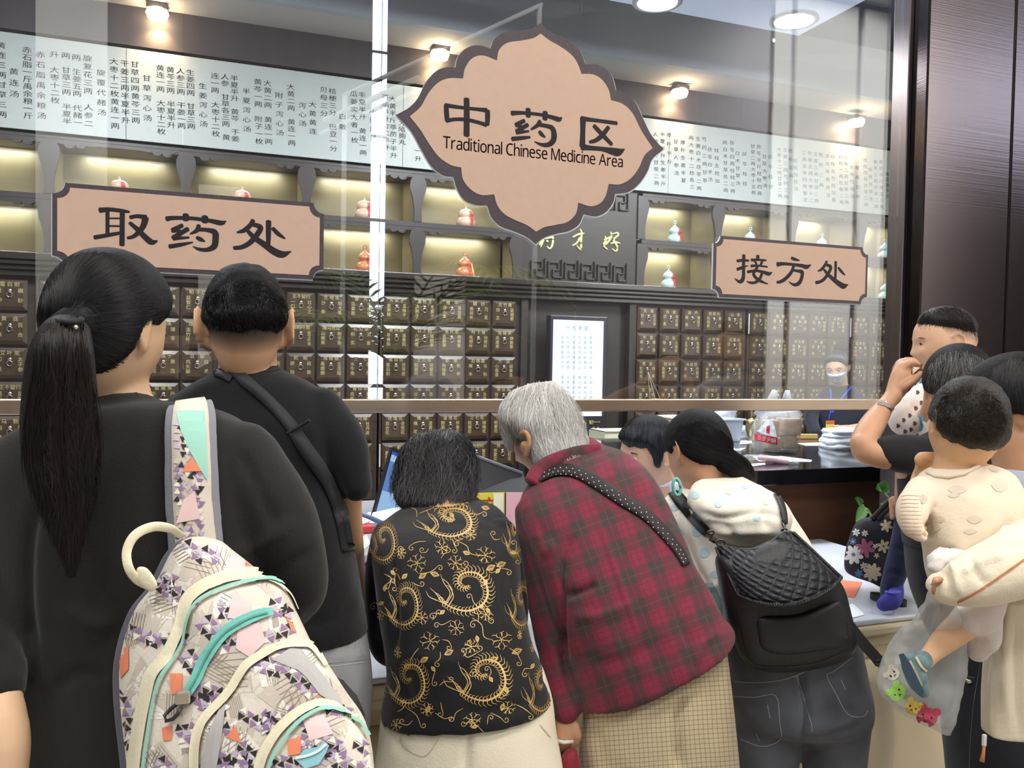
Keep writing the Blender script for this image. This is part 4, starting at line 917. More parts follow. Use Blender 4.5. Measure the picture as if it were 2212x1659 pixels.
band('zip_tape', t_all, [(700, 1440), (672, 1400), (645, 1392), (622, 1393), (596, 1400), (573, 1412), (550, 1426), (533, 1440), (518, 1462), (505, 1484), (488, 1506), (472, 1523), (450, 1546), (436, 1568), (426, 1606), (424, 1660), (428, 1740)], [8, 14, 22, 22, 22, 24, 24, 24, 24, 24, 24, 24, 24, 24, 24, 24, 24], M_cr, .004)
band('zip_tape', t_all, [(780, 1566), (742, 1538), (701, 1520), (661, 1530), (624, 1556), (594, 1590), (568, 1640), (556, 1700)], [8, 12, 20, 24, 26, 26, 26, 26], M_cr, .004)
band('piping', t_all, [(790, 1590), (770, 1560), (740, 1544), (701, 1535), (672, 1546), (644, 1568), (616, 1602), (590, 1650), (580, 1700)], 6, M_mint, .0055)
for i, q in enumerate(([(300, 1250), (330, 1262)],)): pass
mbp = MB(); pl_ = MB()
a = hit(t_all, 402, 1506, .006); pl_.box(a-[.008, .005, .006], a+[.008, .005, .008], .002); pl_.obj('zip_slider', mat('pull_chrome', (214, 206, 190)), bp)
pl_ = MB().tube([hit(t_all, *q, .008) for q in ((398, 1514), (380, 1530), (366, 1545), (370, 1556), (384, 1552), (394, 1540), (398, 1528))], .0022, 8); pl_.obj('zip_pull', mat('dark_cord', (50, 46, 46), .5), bp, True)
# bird patch on the small pocket
mb = MB(); patch(mb, t_all, dense([(640, 1640), (660, 1618), (690, 1612), (700, 1600), (712, 1610), (704, 1628), (690, 1650), (660, 1659)], 8), .003); mb.obj('patch', mat('patch_sky', (150, 206, 214), .8), bp)
mb = MB(); strip(mb, t_all, [(642, 1636), (668, 1630), (690, 1620), (706, 1606)], 6, .0045); mb.obj('patch_print', mat('patch_white', (232, 244, 244), .8), bp)
# grab handle and shoulder strap
hl = tube_px([(392, 1158, 1.03), (368, 1142, 1.01), (330, 1138, 1.0), (292, 1156, .99), (274, 1190, .985), (278, 1226, .98), (296, 1252, .985), (322, 1266, .995)], .0058, 12, .4); hl.obj('grab_handle', M_cr, bp, True)
MB().add(*pillow([(296, 1228), (318, 1228), (340, 1262), (326, 1278), (300, 1258)], .985, .004, .006)).obj('handle_tab', M_cr, bp, True)
t_sh = bvh(sh)
SP = [(406, 882), (408, 900), (410, 950), (412, 1010), (414, 1080), (418, 1130), (422, 1185), (425, 1240)]
st = ribbon(bp, 'strap_edging', t_sh, [(x-1, y, w) for (x, y), w in zip(SP, (84, 100, 106, 108, 110, 112, 112, 112))][0:0] or SP, [84, 100, 106, 108, 110, 112, 112, 112], M_gr, .012, .012, strict=True)
st2 = ribbon(bp, 'strap', t_sh, SP, [60, 70, 76, 78, 80, 82, 84, 84], M_bp, .0155, .012, strict=True)
t_st = bvh(st2.data)
mb = MB(); patch(mb, t_st, dense([(380, 888), (441, 888), (446, 940), (449, 1040), (430, 1010), (410, 975), (390, 930)], 8), .0014); mb.obj('strap_panel', mat('mint_panel', (160, 214, 194), .8), bp)
cols = {k: MB() for k in cols}; t_all = t_st
for i in range(34):
    for k in range(4):
        x, y = 382+k*15+(i % 2)*7, 915+i*8.2
        if x > 378+max(0, (y-890))*.45 and y < 1040: continue
        if rn.rand() < .8: tri(('black', 'violet', 'lilac', 'light', 'beige', 'violet')[rn.randint(6)], x+rn.randn(), y, 14, .1, .0011, 1 if k % 2 else -1)
for k, n_ in (('beige', 'print_beige'), ('light', 'print_cream'), ('black', 'print_black'), ('violet', 'print_violet'), ('lilac', 'print_lilac')):
    if cols[k].v: cols[k].obj('print', MATS[n_], bp)['kind'] = 'stuff'
mb = MB(); patch(mb, t_st, dense([(414, 988), (436, 1018), (392, 1019)], 7), .002); mb.obj('print', MATS['print_coral'], bp)
mb = MB(); patch(mb, t_st, dense([(396, 1080), (420, 1060), (432, 1120), (380, 1130)], 7), .002); mb.obj('print', MATS['print_pink'], bp)

# ---- man in the black T-shirt
p2 = person(PD(600, 1900, 1.62), 'short haired man in black T-shirt with a diagonal bag strap')
R2 = [(486, 782, 592, 780, 1.63, .05), (474, 800, 602, 797, 1.63, .058), (420, 830, 668, 826, 1.63, .085), (362, 876, 728, 880, 1.63, .10), (356, 950, 742, 950, 1.62, .112), (384, 1010, 738, 1010, 1.62, .118), (392, 1090, 744, 1085, 1.62, .12), (400, 1200, 764, 1200, 1.62, .122), (402, 1290, 780, 1290, 1.62, .122), (402, 1366, 791, 1362, 1.62, .124), (404, 1380, 791, 1374, 1.62, .122)]
J2 = [(412, 1310, 780, 1310, 1.62, .108), (410, 1440, 800, 1436, 1.62, .118), (414, 1520, 803, 1520, 1.62, .122), (420, 1600, 796, 1600, 1.62, .115), (430, 1760, 788, 1760, 1.62, .11)]
c, B, hp = head_at(530, 706, 1.60, -18, 10, 0, .94, 0, 2.6, 1.25)
sl = [(690, 892, 1.62, 58), (735, 965, 1.61, 60), (768, 1046, 1.60, 37)]
ar = [(700, 900, 1.62, 44), (745, 1000, 1.62, 42), (752, 1090, 1.70, 30), (764, 1190, 1.80, 23), (774, 1260, 1.86, 18), (780, 1290, 1.88, 18)]
body = union(hp+[limb([(534, 745, 1.61, 62), (536, 800, 1.63, 62), (538, 850, 1.64, 70)]), loft(shrink(R2)), loft(shrink(J2)), limb(ar)], .006, 3)
fd = lambda q: (np.abs(q[:, 0]) < .071)*np.clip((q[:, 2]-np.interp(q[:, 1], [-.1, -.05, -.02, .02, .1], [.07, .045, -.02, -.05, -.10]))/.08, 0, .93)
stubble(body, c, B, .94, fd)
link('body', body, p2, fade_skin('skin_tan', (214, 168, 132), (58, 50, 46)))
cap = hair_cap(c, B, .94, line_mask([(-.1, .07), (-.05, .05), (-.02, .018), (.02, -.004), (.06, -.016), (.1, -.022)], .012), .014, cut=-.003)
hair = union([cap], .005, 2); ruffle(hair, .0022, 40, 5); ho = link('hair', hair, p2, M_haird)
strands(ho, bvh(hair), 2400, [(440, 700), (450, 640), (500, 605), (560, 605), (615, 650), (618, 690), (590, 705), (470, 705)], [(530, 640, .6, -.3), (470, 640, -.6, .6), (590, 640, .6, .6), (450, 720, -.1, 1), (610, 720, .1, 1), (530, 740, 0, 1), (540, 670, .3, .8)], 24, M_hairblack, .001, (.0008, .005), 5, .5, 8, hi=.5)
sh2 = union([loft(R2), limb(sl)], .007, 4)
folds(sh2, [([(560, 880), (640, 960), (700, 1060)], 16, .005), ([(690, 1000), (735, 1070), (740, 1120)], 12, -.008), ([(740, 1180), (690, 1230), (640, 1240)], 14, .005), ([(770, 1300), (720, 1340), (650, 1350)], 14, -.005), ([(450, 900), (440, 1000)], 14, -.005)]); ruffle(sh2, .003, 8, 9)
link('t_shirt', sh2, p2, cloth('black_tee_cloth', (15, 15, 18), .88))
nk = MB().tube([PD(538+64*math.cos(a), 799-9*math.sin(a)+(3 if math.cos(a) < 0 else 0), 1.63-.062*math.sin(-a)*-1 if False else 1.63+.058*math.sin(a)) for a in np.linspace(0, 2*math.pi, 33)], .006, 8); nk.obj('collar', MATS['black_tee_cloth'], p2, True)
jn = union([loft(J2)]+legs(605, 370, 1640, 1.62, 92), .009, 3); shoes(p2, 605, 370, 1.62, M_black); folds(jn, [([(700, 1425), (760, 1418), (800, 1412)], 5, .004), ([(730, 1450), (760, 1540), (750, 1640)], 16, -.006)]); jo = link('jeans', jn, p2, cloth('grey_denim', (146, 148, 150), .85, (300, .2), (22, .16)))
tj = bvh(jn); mb = MB(); strip(mb, tj, [(690, 1432), (740, 1428), (796, 1420)], 1.6, .001); strip(mb, tj, [(690, 1440), (740, 1436), (796, 1428)], 1.6, .001); mb.obj('stitching', mat('denim_thread', (196, 196, 190), .8), p2)
mb = MB(); patch(mb, tj, dense([(706, 1452), (740, 1468), (768, 1500), (784, 1540), (786, 1570), (772, 1586), (750, 1570), (722, 1520)], 12), .004); mb.obj('back_pocket', mat('pocket_dark', (74, 76, 78), .8), p2)
for sd in (-1, 1): MB().tube([loc(c, B, .94, sd*.080, .012, .012), loc(c, B, .94, sd*.079, -.03, .016), loc(c, B, .94, sd*.073, -.075, .018)], .0018, 6).obj('glasses_temple', M_black, p2, True)
ts2 = bvh(sh2)
sb = empty('shoulder_bag', PD(735, 1150, 1.5), 'black shoulder bag strap across the back of the man in black', 'bag strap')
ribbon(sb, 'webbing', ts2, [(500, 797), (528, 822), (575, 862), (626, 918), (660, 970), (703, 1032), (726, 1082), (742, 1140), (750, 1190)], [22, 24, 25, 27, 30, 32, 32, 32, 30], cloth('strap_web', (36, 36, 40), .6), .004, .004)
ribbon(sb, 'webbing_end', ts2, [(464, 806), (482, 812), (500, 822)], [14, 15, 15], MATS['strap_web'], .004, .003)
h_ = hit(ts2, 640, 926, .010); MB().tube([h_+RIGHT*-.018+DOWN*.012, h_+RIGHT*.022-DOWN*.012], .007, 8, True, .5).obj('buckle', M_black, sb)
# ---- node patterns woven in cloth: coordinates stored per vertex in metres (u across, v along the body)
def set_uv(me, ang, origin, d):
    c = pix(coords(me)); ca, sa = math.cos(ang), math.sin(ang); dx, dy = (c[:, 0]-origin[0])*d/F, (c[:, 1]-origin[1])*d/F
    a = me.attributes.new('weave', 'FLOAT_VECTOR', 'POINT'); w = np.c_[dx*ca-dy*sa, dx*sa+dy*ca, np.zeros(len(c))].astype(np.float32); a.data.foreach_set('vector', w.ravel())
def weave_nodes(M):
    nt = M.node_tree; at = nt.nodes.new('ShaderNodeAttribute'); at.attribute_name = 'weave'; sp = nt.nodes.new('ShaderNodeSeparateXYZ')
    n = nt.nodes.new('ShaderNodeTexNoise'); n.inputs['Scale'].default_value = 9; nt.links.new(at.outputs['Vector'], n.inputs['Vector'])
    ad = nt.nodes.new('ShaderNodeVectorMath'); ad.operation = 'MULTIPLY_ADD'; ad.inputs[1].default_value = (.006, .006, 0)
    nt.links.new(n.outputs['Color'], ad.inputs[0]); nt.links.new(at.outputs['Vector'], ad.inputs[2]); nt.links.new(ad.outputs[0], sp.inputs[0])
    def stripe(ch, period, a, b, soft=.03):
        m = nt.nodes.new('ShaderNodeMath'); m.operation = 'DIVIDE'; m.inputs[1].default_value = period; nt.links.new(sp.outputs[ch], m.inputs[0])
        f = nt.nodes.new('ShaderNodeMath'); f.operation = 'FRACT'; nt.links.new(m.outputs[0], f.inputs[0])
        out = []
        for lo, hi in ((a-soft, a+soft), (b+soft, b-soft)):
            r = nt.nodes.new('ShaderNodeMapRange'); r.interpolation_type = 'SMOOTHSTEP'; r.inputs['From Min'].default_value = min(lo, hi); r.inputs['From Max'].default_value = max(lo, hi)
            if lo > hi: r.inputs['To Min'].default_value = 1; r.inputs['To Max'].default_value = 0
            nt.links.new(f.outputs[0], r.inputs[0]); out.append(r)
        q = nt.nodes.new('ShaderNodeMath'); q.operation = 'MULTIPLY'; nt.links.new(out[0].outputs[0], q.inputs[0]); nt.links.new(out[1].outputs[0], q.inputs[1]); return q.outputs[0]
    def mixc(fac, A, Bc, k=1.0):
        mx = nt.nodes.new('ShaderNodeMix'); mx.data_type = 'RGBA'
        if k != 1:
            g = nt.nodes.new('ShaderNodeMath'); g.operation = 'MULTIPLY'; g.inputs[1].default_value = k; nt.links.new(fac, g.inputs[0]); fac = g.outputs[0]
        nt.links.new(fac, mx.inputs[0])
        for s, i in ((A, 6), (Bc, 7)):
            if isinstance(s, tuple): mx.inputs[i].default_value = lin(s)
            else: nt.links.new(s, mx.inputs[i])
        return mx.outputs[2]
    return nt, stripe, mixc

# ---- elderly woman in the black blouse with the gold print
p3 = person(PD(1000, 1800, 1.66), 'woman leaning over the desk in black blouse with gold scroll print')
R3_ = [(900, 1074, 1020, 1070, 2.0, .05), (880, 1090, 1045, 1082, 1.96, .07), (846, 1112, 1078, 1100, 1.90, .09), (812, 1146, 1108, 1140, 1.83, .112), (806, 1200, 1120, 1196, 1.77, .13), (818, 1290, 1130, 1290, 1.71, .142), (834, 1390, 1149, 1386, 1.67, .148), (838, 1450, 1170, 1440, 1.65, .146), (828, 1518, 1188, 1490, 1.637, .148), (825, 1538, 1194, 1508, 1.635, .147)]
aL = [(838, 1160, 1.83, 36), (820, 1240, 1.78, 32), (820, 1330, 1.75, 31), (832, 1404, 1.75, 30), (880, 1400, 1.95, 28), (930, 1340, 2.15, 26)]
aR = [(1085, 1150, 1.82, 32), (1102, 1250, 1.79, 32), (1110, 1340, 1.78, 30), (1090, 1390, 1.95, 26)]
T3 = [(838, 1450, 1172, 1440, 1.65, .132), (826, 1530, 1194, 1510, 1.642, .142), (818, 1600, 1202, 1580, 1.64, .148), (806, 1680, 1218, 1670, 1.64, .15), (810, 1760, 1222, 1760, 1.64, .145), (830, 1850, 1210, 1850, 1.64, .13)]
c, B, hp = head_at(948, 1022, 2.09, 8, 38, 3, .86)
body = union(hp+[limb([(950, 1040, 2.08, 50), (955, 1080, 2.02, 52), (960, 1120, 1.95, 60)]), loft(shrink(R3_)), loft(shrink(T3))]+[limb([a[:3]+(a[3]*.7,) for a in q]) for q in (aL, aR)], .0065, 3)
link('body', body, p3, skin_mat('skin_old', (196, 152, 122)))
bl = union([loft(R3_), limb(aL), limb(aR)], .006, 4)
folds(bl, [([(846, 1190), (852, 1300), (850, 1420)], 9, -.012), ([(848, 1440), (880, 1500), (870, 1570)], 14, -.006), ([(1100, 1200), (1085, 1280), (1110, 1350)], 10, -.005), ([(860, 1400), (950, 1430), (1080, 1410)], 16, .004), ([(1180, 1500), (1100, 1530), (980, 1540)], 14, -.004), ([(900, 1130), (970, 1115), (1050, 1130)], 12, .004)]); ruffle(bl, .003, 8, 21)
link('blouse', bl, p3, cloth('blouse_black', (14, 13, 15), .72, (200, .1)))
tr = union([loft(T3)]+legs(1012, 400, 1700, 1.64, 98), .009, 3); shoes(p3, 1012, 400, 1.64, M_black); folds(tr, [([(1012, 1580), (1008, 1640), (1004, 1700)], 7, -.010), ([(850, 1600), (880, 1630)], 10, -.004)])
tw = link('trousers', tr, p3, cloth('trousers_cream', (238, 228, 204), .85, (260, .15), (8, .03)))
tt = bvh(tr); mb = MB()
strip(mb, tt, [(866, 1590), (872, 1612), (916, 1634), (948, 1596)], 2, .0012); strip(mb, tt, [(1166, 1566), (1188, 1592)], 2, .0012); mb.obj('pocket_seam', mat('cream_seam', (204, 192, 166), .8), p3)
rings = [(930, 929, 972, 926, 2.10, .03), (884, 950, 1010, 944, 2.09, .075), (862, 984, 1026, 974, 2.075, .098), (851, 1028, 1032, 1018, 2.06, .106), (850, 1060, 1031, 1054, 2.03, .105), (858, 1086, 1024, 1082, 1.99, .085), (876, 1102, 1010, 1096, 1.97, .05)]
hair = union([loft(rings)], .006, 2); folds(hair, [([(950, 935), (915, 985), (905, 1060)], 6, -.006), ([(965, 935), (985, 1000), (975, 1070)], 6, .007), ([(960, 935), (1005, 985), (1010, 1060)], 6, -.005), ([(940, 940), (880, 990), (868, 1060)], 5, .006)])
ho = link('hair', hair, p3, M_haird)
strands(ho, bvh(hair), 4200, [(866, 975), (900, 940), (950, 924), (1005, 942), (1030, 990), (1033, 1050), (1012, 1084), (870, 1086), (846, 1050)], [(950, 928, .2, 1), (880, 970, -.55, 1), (1010, 965, .45, 1), (860, 1050, -.1, 1), (1020, 1050, -.1, 1), (940, 1000, -.1, 1), (960, 1060, -.3, 1)], 75, hair_mat('hair_black_wispy', (14, 13, 14), (96, 94, 98)), .0012, (.0005, .014), 8, .4, 13, hi=.6)
# gold print: feathered scrolls, plumes, flowers and vines
tb = bvh(bl); G = MB(); rg_ = np.random.RandomState(5)
SPN = np.array([(25, 22), (-8, 40), (-48, 12), (-40, -35), (10, -58), (78, -45), (120, 12), (130, 85), (92, 145), (12, 178), (-70, 165), (-130, 135), (-185, 112)])/2.836
PLM = [[(-130, 135), (-98, 70), (-135, 10), (-158, -48)], [(-118, 132), (-84, 66), (-112, 8), (-150, -20)], [(-150, 125), (-185, 72), (-222, 38)], [(-180, 114), (-226, 92), (-246, 56)], [(-140, 130), (-160, 88), (-200, 58)], [(-104, 140), (-78, 92), (-96, 40), (-120, 20)], [(-128, 128), (-150, 96), (-168, 104), (-150, 122)]]
def scroll(cx, cy, sx, sy, rot=0):
    ca, sa = math.cos(rot), math.sin(rot); T = lambda q: (cx+(q[0]*ca-q[1]*sa)*sx, cy+(q[0]*sa+q[1]*ca)*sy)
    sp = crom(SPN, 7); n = len(sp); t = np.gradient(sp, axis=0); t /= np.linalg.norm(t, axis=1)[:, None]
    k = min(sx, 1); strip(G, tb, [T(q) for q in sp[::3]], [(.8+3.6*math.sin(math.pi*min(1, (i/n)**1.3))**1.2)*k for i in range(0, n, 3)], .0009, 3)
    for i in range(2, n-6, 2):
        L = 4.2+11*math.sin(math.pi*i/n); nn = np.array([-t[i, 1], t[i, 0]])
        for sd, kk in ((1, .8), (-1, 1.15)):
            l = L*kk; a, m_, e = sp[i], sp[i]+nn*sd*l*.55-t[i]*l*.12*-1, sp[i]+nn*sd*l*.95-t[i]*l*.45
            strip(G, tb, [T(a), T(m_), T(e)], [1.9*k, 1.5*k, .6*k], .0009, 3)
    for p in PLM: strip(G, tb, [T(np.array(q)/2.836) for q in p], [2.0*k]+[1.5*k]*(len(p)-2)+[.6*k], .0009, 4)
def flower(cx, cy, r, sx=1, n=7):
    a0 = rg_.rand()*6
    for k in range(n):
        a = a0+2*math.pi*k/n; d_ = np.array([math.cos(a)*sx, math.sin(a)]); e = np.array([-math.sin(a)*sx, math.cos(a)])
        rr = r*(.8+.35*rg_.rand())
        for s in (-.30, .30): strip(G, tb, [np.array([cx, cy])+d_*rr*.35+e*s*r*.5, np.array([cx, cy])+d_*rr*.7+e*s*r*1.1, np.array([cx, cy])+d_*rr+e*s*r*.5], [.8, 1.3, .7], .0009, 3)
    for k in range(5):
        a = a0+k*1.256; strip(G, tb, [(cx, cy), (cx+math.cos(a)*r*.35*sx, cy+math.sin(a)*r*.35)], [1, 2], .0009, 3)
def vine(pts, curl=0):
    strip(G, tb, pts, [.9]+[1.5]*(len(pts)-2)+[.9], .0009, 5)
    if curl:
        x, y = pts[-1]; dx, dy = pts[-1][0]-pts[-2][0], pts[-1][1]-pts[-2][1]; a = math.atan2(dy, dx); q = []
        for k in range(9):
            r = 8*(1-k/10); a += curl*.75; x += math.cos(a)*r*.55; y += math.sin(a)*r*.55; q.append((x, y))
        strip(G, tb, [pts[-1]]+q, 1.3, .0009, 3)
def leaf(x, y, a, L):
    d_ = np.array([math.cos(a), math.sin(a)]); e = np.array([-d_[1], d_[0]])
    for s in (-1, -.4, .4, 1): strip(G, tb, [np.array([x, y]), np.array([x, y])+d_*L*.5+e*s*L*.25, np.array([x, y])+d_*L], [.8, 1.7, .5], .0009, 3)
for a in ((1007, 1257, 1, 1), (974, 1114, .95, .72), (1045, 1447, 1, 1.05), (829, 1157, .5, .85), (874, 1290, .62, .95), (884, 1456, .72, 1.0), (1112, 1140, .34, .9), (1126, 1288, .42, 1.0), (1168, 1470, .5, 1.05)): scroll(*a)
for x, y, r, sx in ((901, 1217, 19, 1), (1048, 1200, 20, 1), (984, 1217, 17, 1), (955, 1184, 16, 1), (930, 1385, 20, 1), (1083, 1382, 20, 1), (1017, 1397, 17, 1), (986, 1357, 16, 1), (868, 1195, 13, .8), (912, 1335, 13, 1), (1049, 1328, 15, 1), (1020, 1556, 18, 1), (950, 1094, 16, 1), (856, 1566, 14, .8), (922, 1533, 14, 1), (1096, 1530, 15, 1), (1018, 1156, 13, 1), (822, 1330, 12, .6), (860, 1410, 12, .6), (1122, 1372, 10, .5), (1000, 1090, 12, 1), (1150, 1400, 9, .6)): flower(x, y, r, sx)
for p, cu in (([(985, 1168), (1008, 1180), (1016, 1196), (1040, 1202)], 0), ([(1000, 1165), (990, 1168), (984, 1170)], -1), ([(1070, 1215), (1080, 1230), (1062, 1238)], 1), ([(905, 1240), (930, 1236), (948, 1222)], 1), ([(920, 1170), (900, 1172), (885, 1180)], -1), ([(1080, 1165), (1068, 1166), (1060, 1156)], 1), ([(1020, 1335), (1040, 1350), (1045, 1375), (1060, 1382)], 0), ([(1030, 1340), (1020, 1342), (1016, 1348)], -1), ([(975, 1340), (955, 1350), (945, 1345)], -1), ([(905, 1400), (890, 1420), (885, 1440)], 1), ([(1100, 1400), (1116, 1412), (1126, 1432)], 1), ([(1000, 1405), (1010, 1420), (1040, 1405)], -1), ([(940, 1540), (960, 1552), (975, 1548)], 1), ([(1060, 1540), (1080, 1550), (1090, 1560)], -1), ([(1110, 1520), (1130, 1530), (1150, 1545)], 1), ([(1000, 1530), (985, 1540), (980, 1556)], 1), ([(880, 1530), (900, 1545), (910, 1570)], -1), ([(905, 1110), (920, 1104), (935, 1098)], -1), ([(1010, 1108), (1030, 1112), (1045, 1106)], 1), ([(830, 1240), (845, 1250), (840, 1270)], 1)): vine(p, cu)
for q in ((905, 1250, -.6, 20), (930, 1238, .3, 20), (1050, 1232, -.5, 22), (1072, 1224, -.4, 22), (960, 1415, -.5, 22), (925, 1420, 2.6, 20), (1105, 1412, -.4, 24), (1075, 1420, 2.7, 22), (1000, 1192, .4, 16), (880, 1240, 2.4, 16), (1040, 1096, .2, 18), (920, 1540, -1, 18), (1082, 1535, -1.2, 18)): leaf(*q)
for i in range(46):
    x, y = 815+rg_.rand()*370, 1105+rg_.rand()*465; a = rg_.rand()*6.28; L = 14+16*rg_.rand(); b = a+rg_.randn()*.8
    vine([(x, y), (x+L*.5*math.cos(a), y+L*.5*math.sin(a)), (x+L*.5*math.cos(a)+L*.5*math.cos(b), y+L*.5*math.sin(a)+L*.5*math.sin(b))], (1 if i % 2 else -1))
    if i % 3 == 0: leaf(x, y, a+2.2, 14)
G.obj('gold_print', mat('gold_thread', (206, 170, 98), .4, spec=.6), p3)['kind'] = 'stuff'

# ---- grey haired woman in the plaid shirt
p4 = person(PD(1420, 1850, 1.74), 'grey haired woman in red plaid shirt bending over the desk')
R4 = [(1186, 960, 1280, 944, 2.08, .06), (1180, 984, 1300, 958, 2.05, .07), (1172, 1008, 1345, 974, 2.0, .072), (1142, 1048, 1392, 1006, 1.95, .09), (1120, 1096, 1428, 1062, 1.90, .11), (1138, 1160, 1468, 1142, 1.85, .128), (1170, 1250, 1496, 1216, 1.80, .136), (1202, 1350, 1536, 1284, 1.765, .14), (1228, 1425, 1562, 1330, 1.75, .142), (1244, 1502, 1582, 1356, 1.738, .142), (1250, 1524, 1582, 1370, 1.736, .14)]
aL = [(1146, 1108, 1.90, 36), (1170, 1210, 1.84, 46), (1188, 1330, 1.79, 44), (1204, 1440, 1.75, 36), (1222, 1535, 1.70, 30)]
T4 = [(1258, 1410, 1556, 1330, 1.755, .126), (1260, 1540, 1572, 1450, 1.745, .134), (1252, 1610, 1584, 1560, 1.745, .138), (1250, 1690, 1594, 1670, 1.745, .136), (1256, 1800, 1592, 1800, 1.745, .13)]
c, B, hp = head_at(1180, 934, 2.10, -62, 30, 8, 1.0)
hand = [limb([(1222, 1540, 1.70, 22), (1222, 1570, 1.695, 25), (1220, 1590, 1.69, 22)], flat=.7)] + [limb([(1206+i*10, 1588, 1.685+.004*i, 8), (1207+i*9, 1612+3*(i % 2), 1.69, 7.5), (1212+i*7, 1634, 1.72, 6.5)], 10) for i in range(4)] + [limb([(1243, 1565, 1.69, 9), (1250, 1588, 1.685, 8), (1246, 1606, 1.69, 7)], 10)]
body = union(hp+[limb([(1200, 955, 2.1, 48), (1222, 985, 2.07, 44), (1245, 1030, 2.03, 40)]), loft(shrink(R4, .78)), loft(shrink(T4)), limb([a[:3]+(a[3]*.5,) for a in aL])]+hand+[limb([(1134, 962, 2.08, 12), (1134, 962, 2.0, 11)], 10), limb([(1124, 938, 2.0, 5), (1132, 932, 1.99, 6), (1141, 942, 1.985, 6), (1142, 962, 1.985, 6), (1136, 984, 1.995, 7)], 10)], .005, 2)
link('body', body, p4, skin_mat('skin_warm', (198, 150, 118)))
shp = union([loft(R4), limb(aL)], .006, 4)
folds(shp, [([(1205, 1200), (1214, 1300), (1216, 1400), (1232, 1500)], 7, -.016), ([(1215, 1290), (1260, 1276), (1290, 1258)], 9, -.012), ([(1216, 1250), (1215, 1200), (1240, 1150)], 10, -.008), ([(1150, 1130), (1175, 1190), (1200, 1170)], 12, .006), ([(1290, 1110), (1330, 1230), (1380, 1370)], 5, .004), ([(1230, 1330), (1300, 1330), (1370, 1300)], 12, .006), ([(1500, 1250), (1470, 1330), (1490, 1400)], 14, -.006), ([(1240, 1420), (1330, 1430), (1440, 1380)], 14, -.004), ([(1560, 1360), (1520, 1390), (1500, 1440)], 10, .006)]); ruffle(shp, .0035, 9, 31)
set_uv(shp, math.radians(20), (1290, 1110), 1.8)
MP = cloth('plaid_cloth', (150, 52, 72), .85); nt, stripe, mixc = weave_nodes(MP)
a, b_ = stripe('X', .064, .08, .54, .06), stripe('Y', .068, .06, .54, .06)
c1 = mixc(a, (126, 42, 60), (92, 48, 54)); c2 = mixc(b_, c1, (84, 50, 53), .72)
m2 = nt.nodes.new('ShaderNodeMath'); m2.operation = 'MULTIPLY'; nt.links.new(a, m2.inputs[0]); nt.links.new(b_, m2.inputs[1])
c3 = mixc(m2.outputs[0], c2, (66, 55, 51))
for ch, per, aa, bb, cc, kk in (('X', .064, .62, .66, (92, 40, 52), .5), ('X', .064, .84, .88, (92, 40, 52), .45), ('Y', .068, .62, .66, (92, 40, 52), .5), ('Y', .068, .84, .88, (92, 40, 52), .45), ('X', .064, .31, .335, (160, 70, 76), .22), ('Y', .068, .30, .325, (160, 70, 76), .22)): c3 = mixc(stripe(ch, per, aa, bb, .012), c3, cc, kk)
nt.links.new(c3, nt.nodes['Principled BSDF'].inputs['Base Color'])
link('plaid_shirt', shp, p4, MP)
tsh = bvh(shp)
cl = MB().tube([PD(*q) for q in crom([(1148, 1044, 1.91), (1166, 1014, 1.94), (1204, 994, 1.955), (1250, 980, 1.97), (1296, 974, 1.99)], 6)], .019, 12, True, .5, FWD); co = cl.obj('collar', MP, p4, True); set_uv(co.data, math.radians(-40), (1200, 1000), 1.9)
tr = union([loft(T4)]+legs(1425, 340, 1640, 1.745, 86), .009, 3); shoes(p4, 1425, 340, 1.745, M_black); folds(tr, [([(1478, 1500), (1462, 1580), (1470, 1680)], 10, -.016), ([(1400, 1500), (1360, 1580), (1340, 1680)], 16, .006), ([(1560, 1440), (1545, 1520), (1555, 1620)], 14, -.005), ([(1275, 1560), (1300, 1620), (1310, 1680)], 14, -.004)])
set_uv(tr, math.radians(4), (1400, 1500), 1.72)
MT = cloth('checked_trouser_cloth', (196, 178, 142), .88); nt, stripe, mixc = weave_nodes(MT)
k3 = mixc(stripe('X', .0098, .4, .58, .06), (200, 184, 150), (134, 110, 84), .55); k3 = mixc(stripe('Y', .0098, .4, .58, .06), k3, (128, 102, 78), .6)
nt.links.new(k3, nt.nodes['Principled BSDF'].inputs['Base Color']); link('trousers', tr, p4, MT)
rings = [(1146, 828, 1196, 822, 2.12, .03), (1104, 846, 1226, 846, 2.11, .075), (1078, 882, 1248, 880, 2.10, .098), (1078, 910, 1260, 914, 2.09, .105), (1122, 944, 1266, 942, 2.08, .1), (1142, 978, 1274, 966, 2.06, .095), (1156, 1004, 1288, 988, 2.04, .085)]
hair = union([loft(rings), loft([(1076, 880, 1126, 880, 2.08, .05), (1082, 922, 1118, 918, 2.075, .04), (1092, 958, 1112, 950, 2.07, .02), (1100, 978, 1108, 974, 2.07, .008)], 24)], .0055, 2)
folds(hair, [([(1165, 835), (1120, 870), (1100, 930)], 6, .006), ([(1172, 835), (1190, 890), (1210, 960)], 6, -.006), ([(1180, 835), (1220, 890), (1245, 950)], 6, .006), ([(1168, 840), (1150, 900), (1160, 960)], 6, -.005)])
M_greym = mat('hair_grey_mass', (206, 203, 197), .6, bump=(90, .5, (4, 4, .4))); ho = link('hair', hair, p4, M_greym)
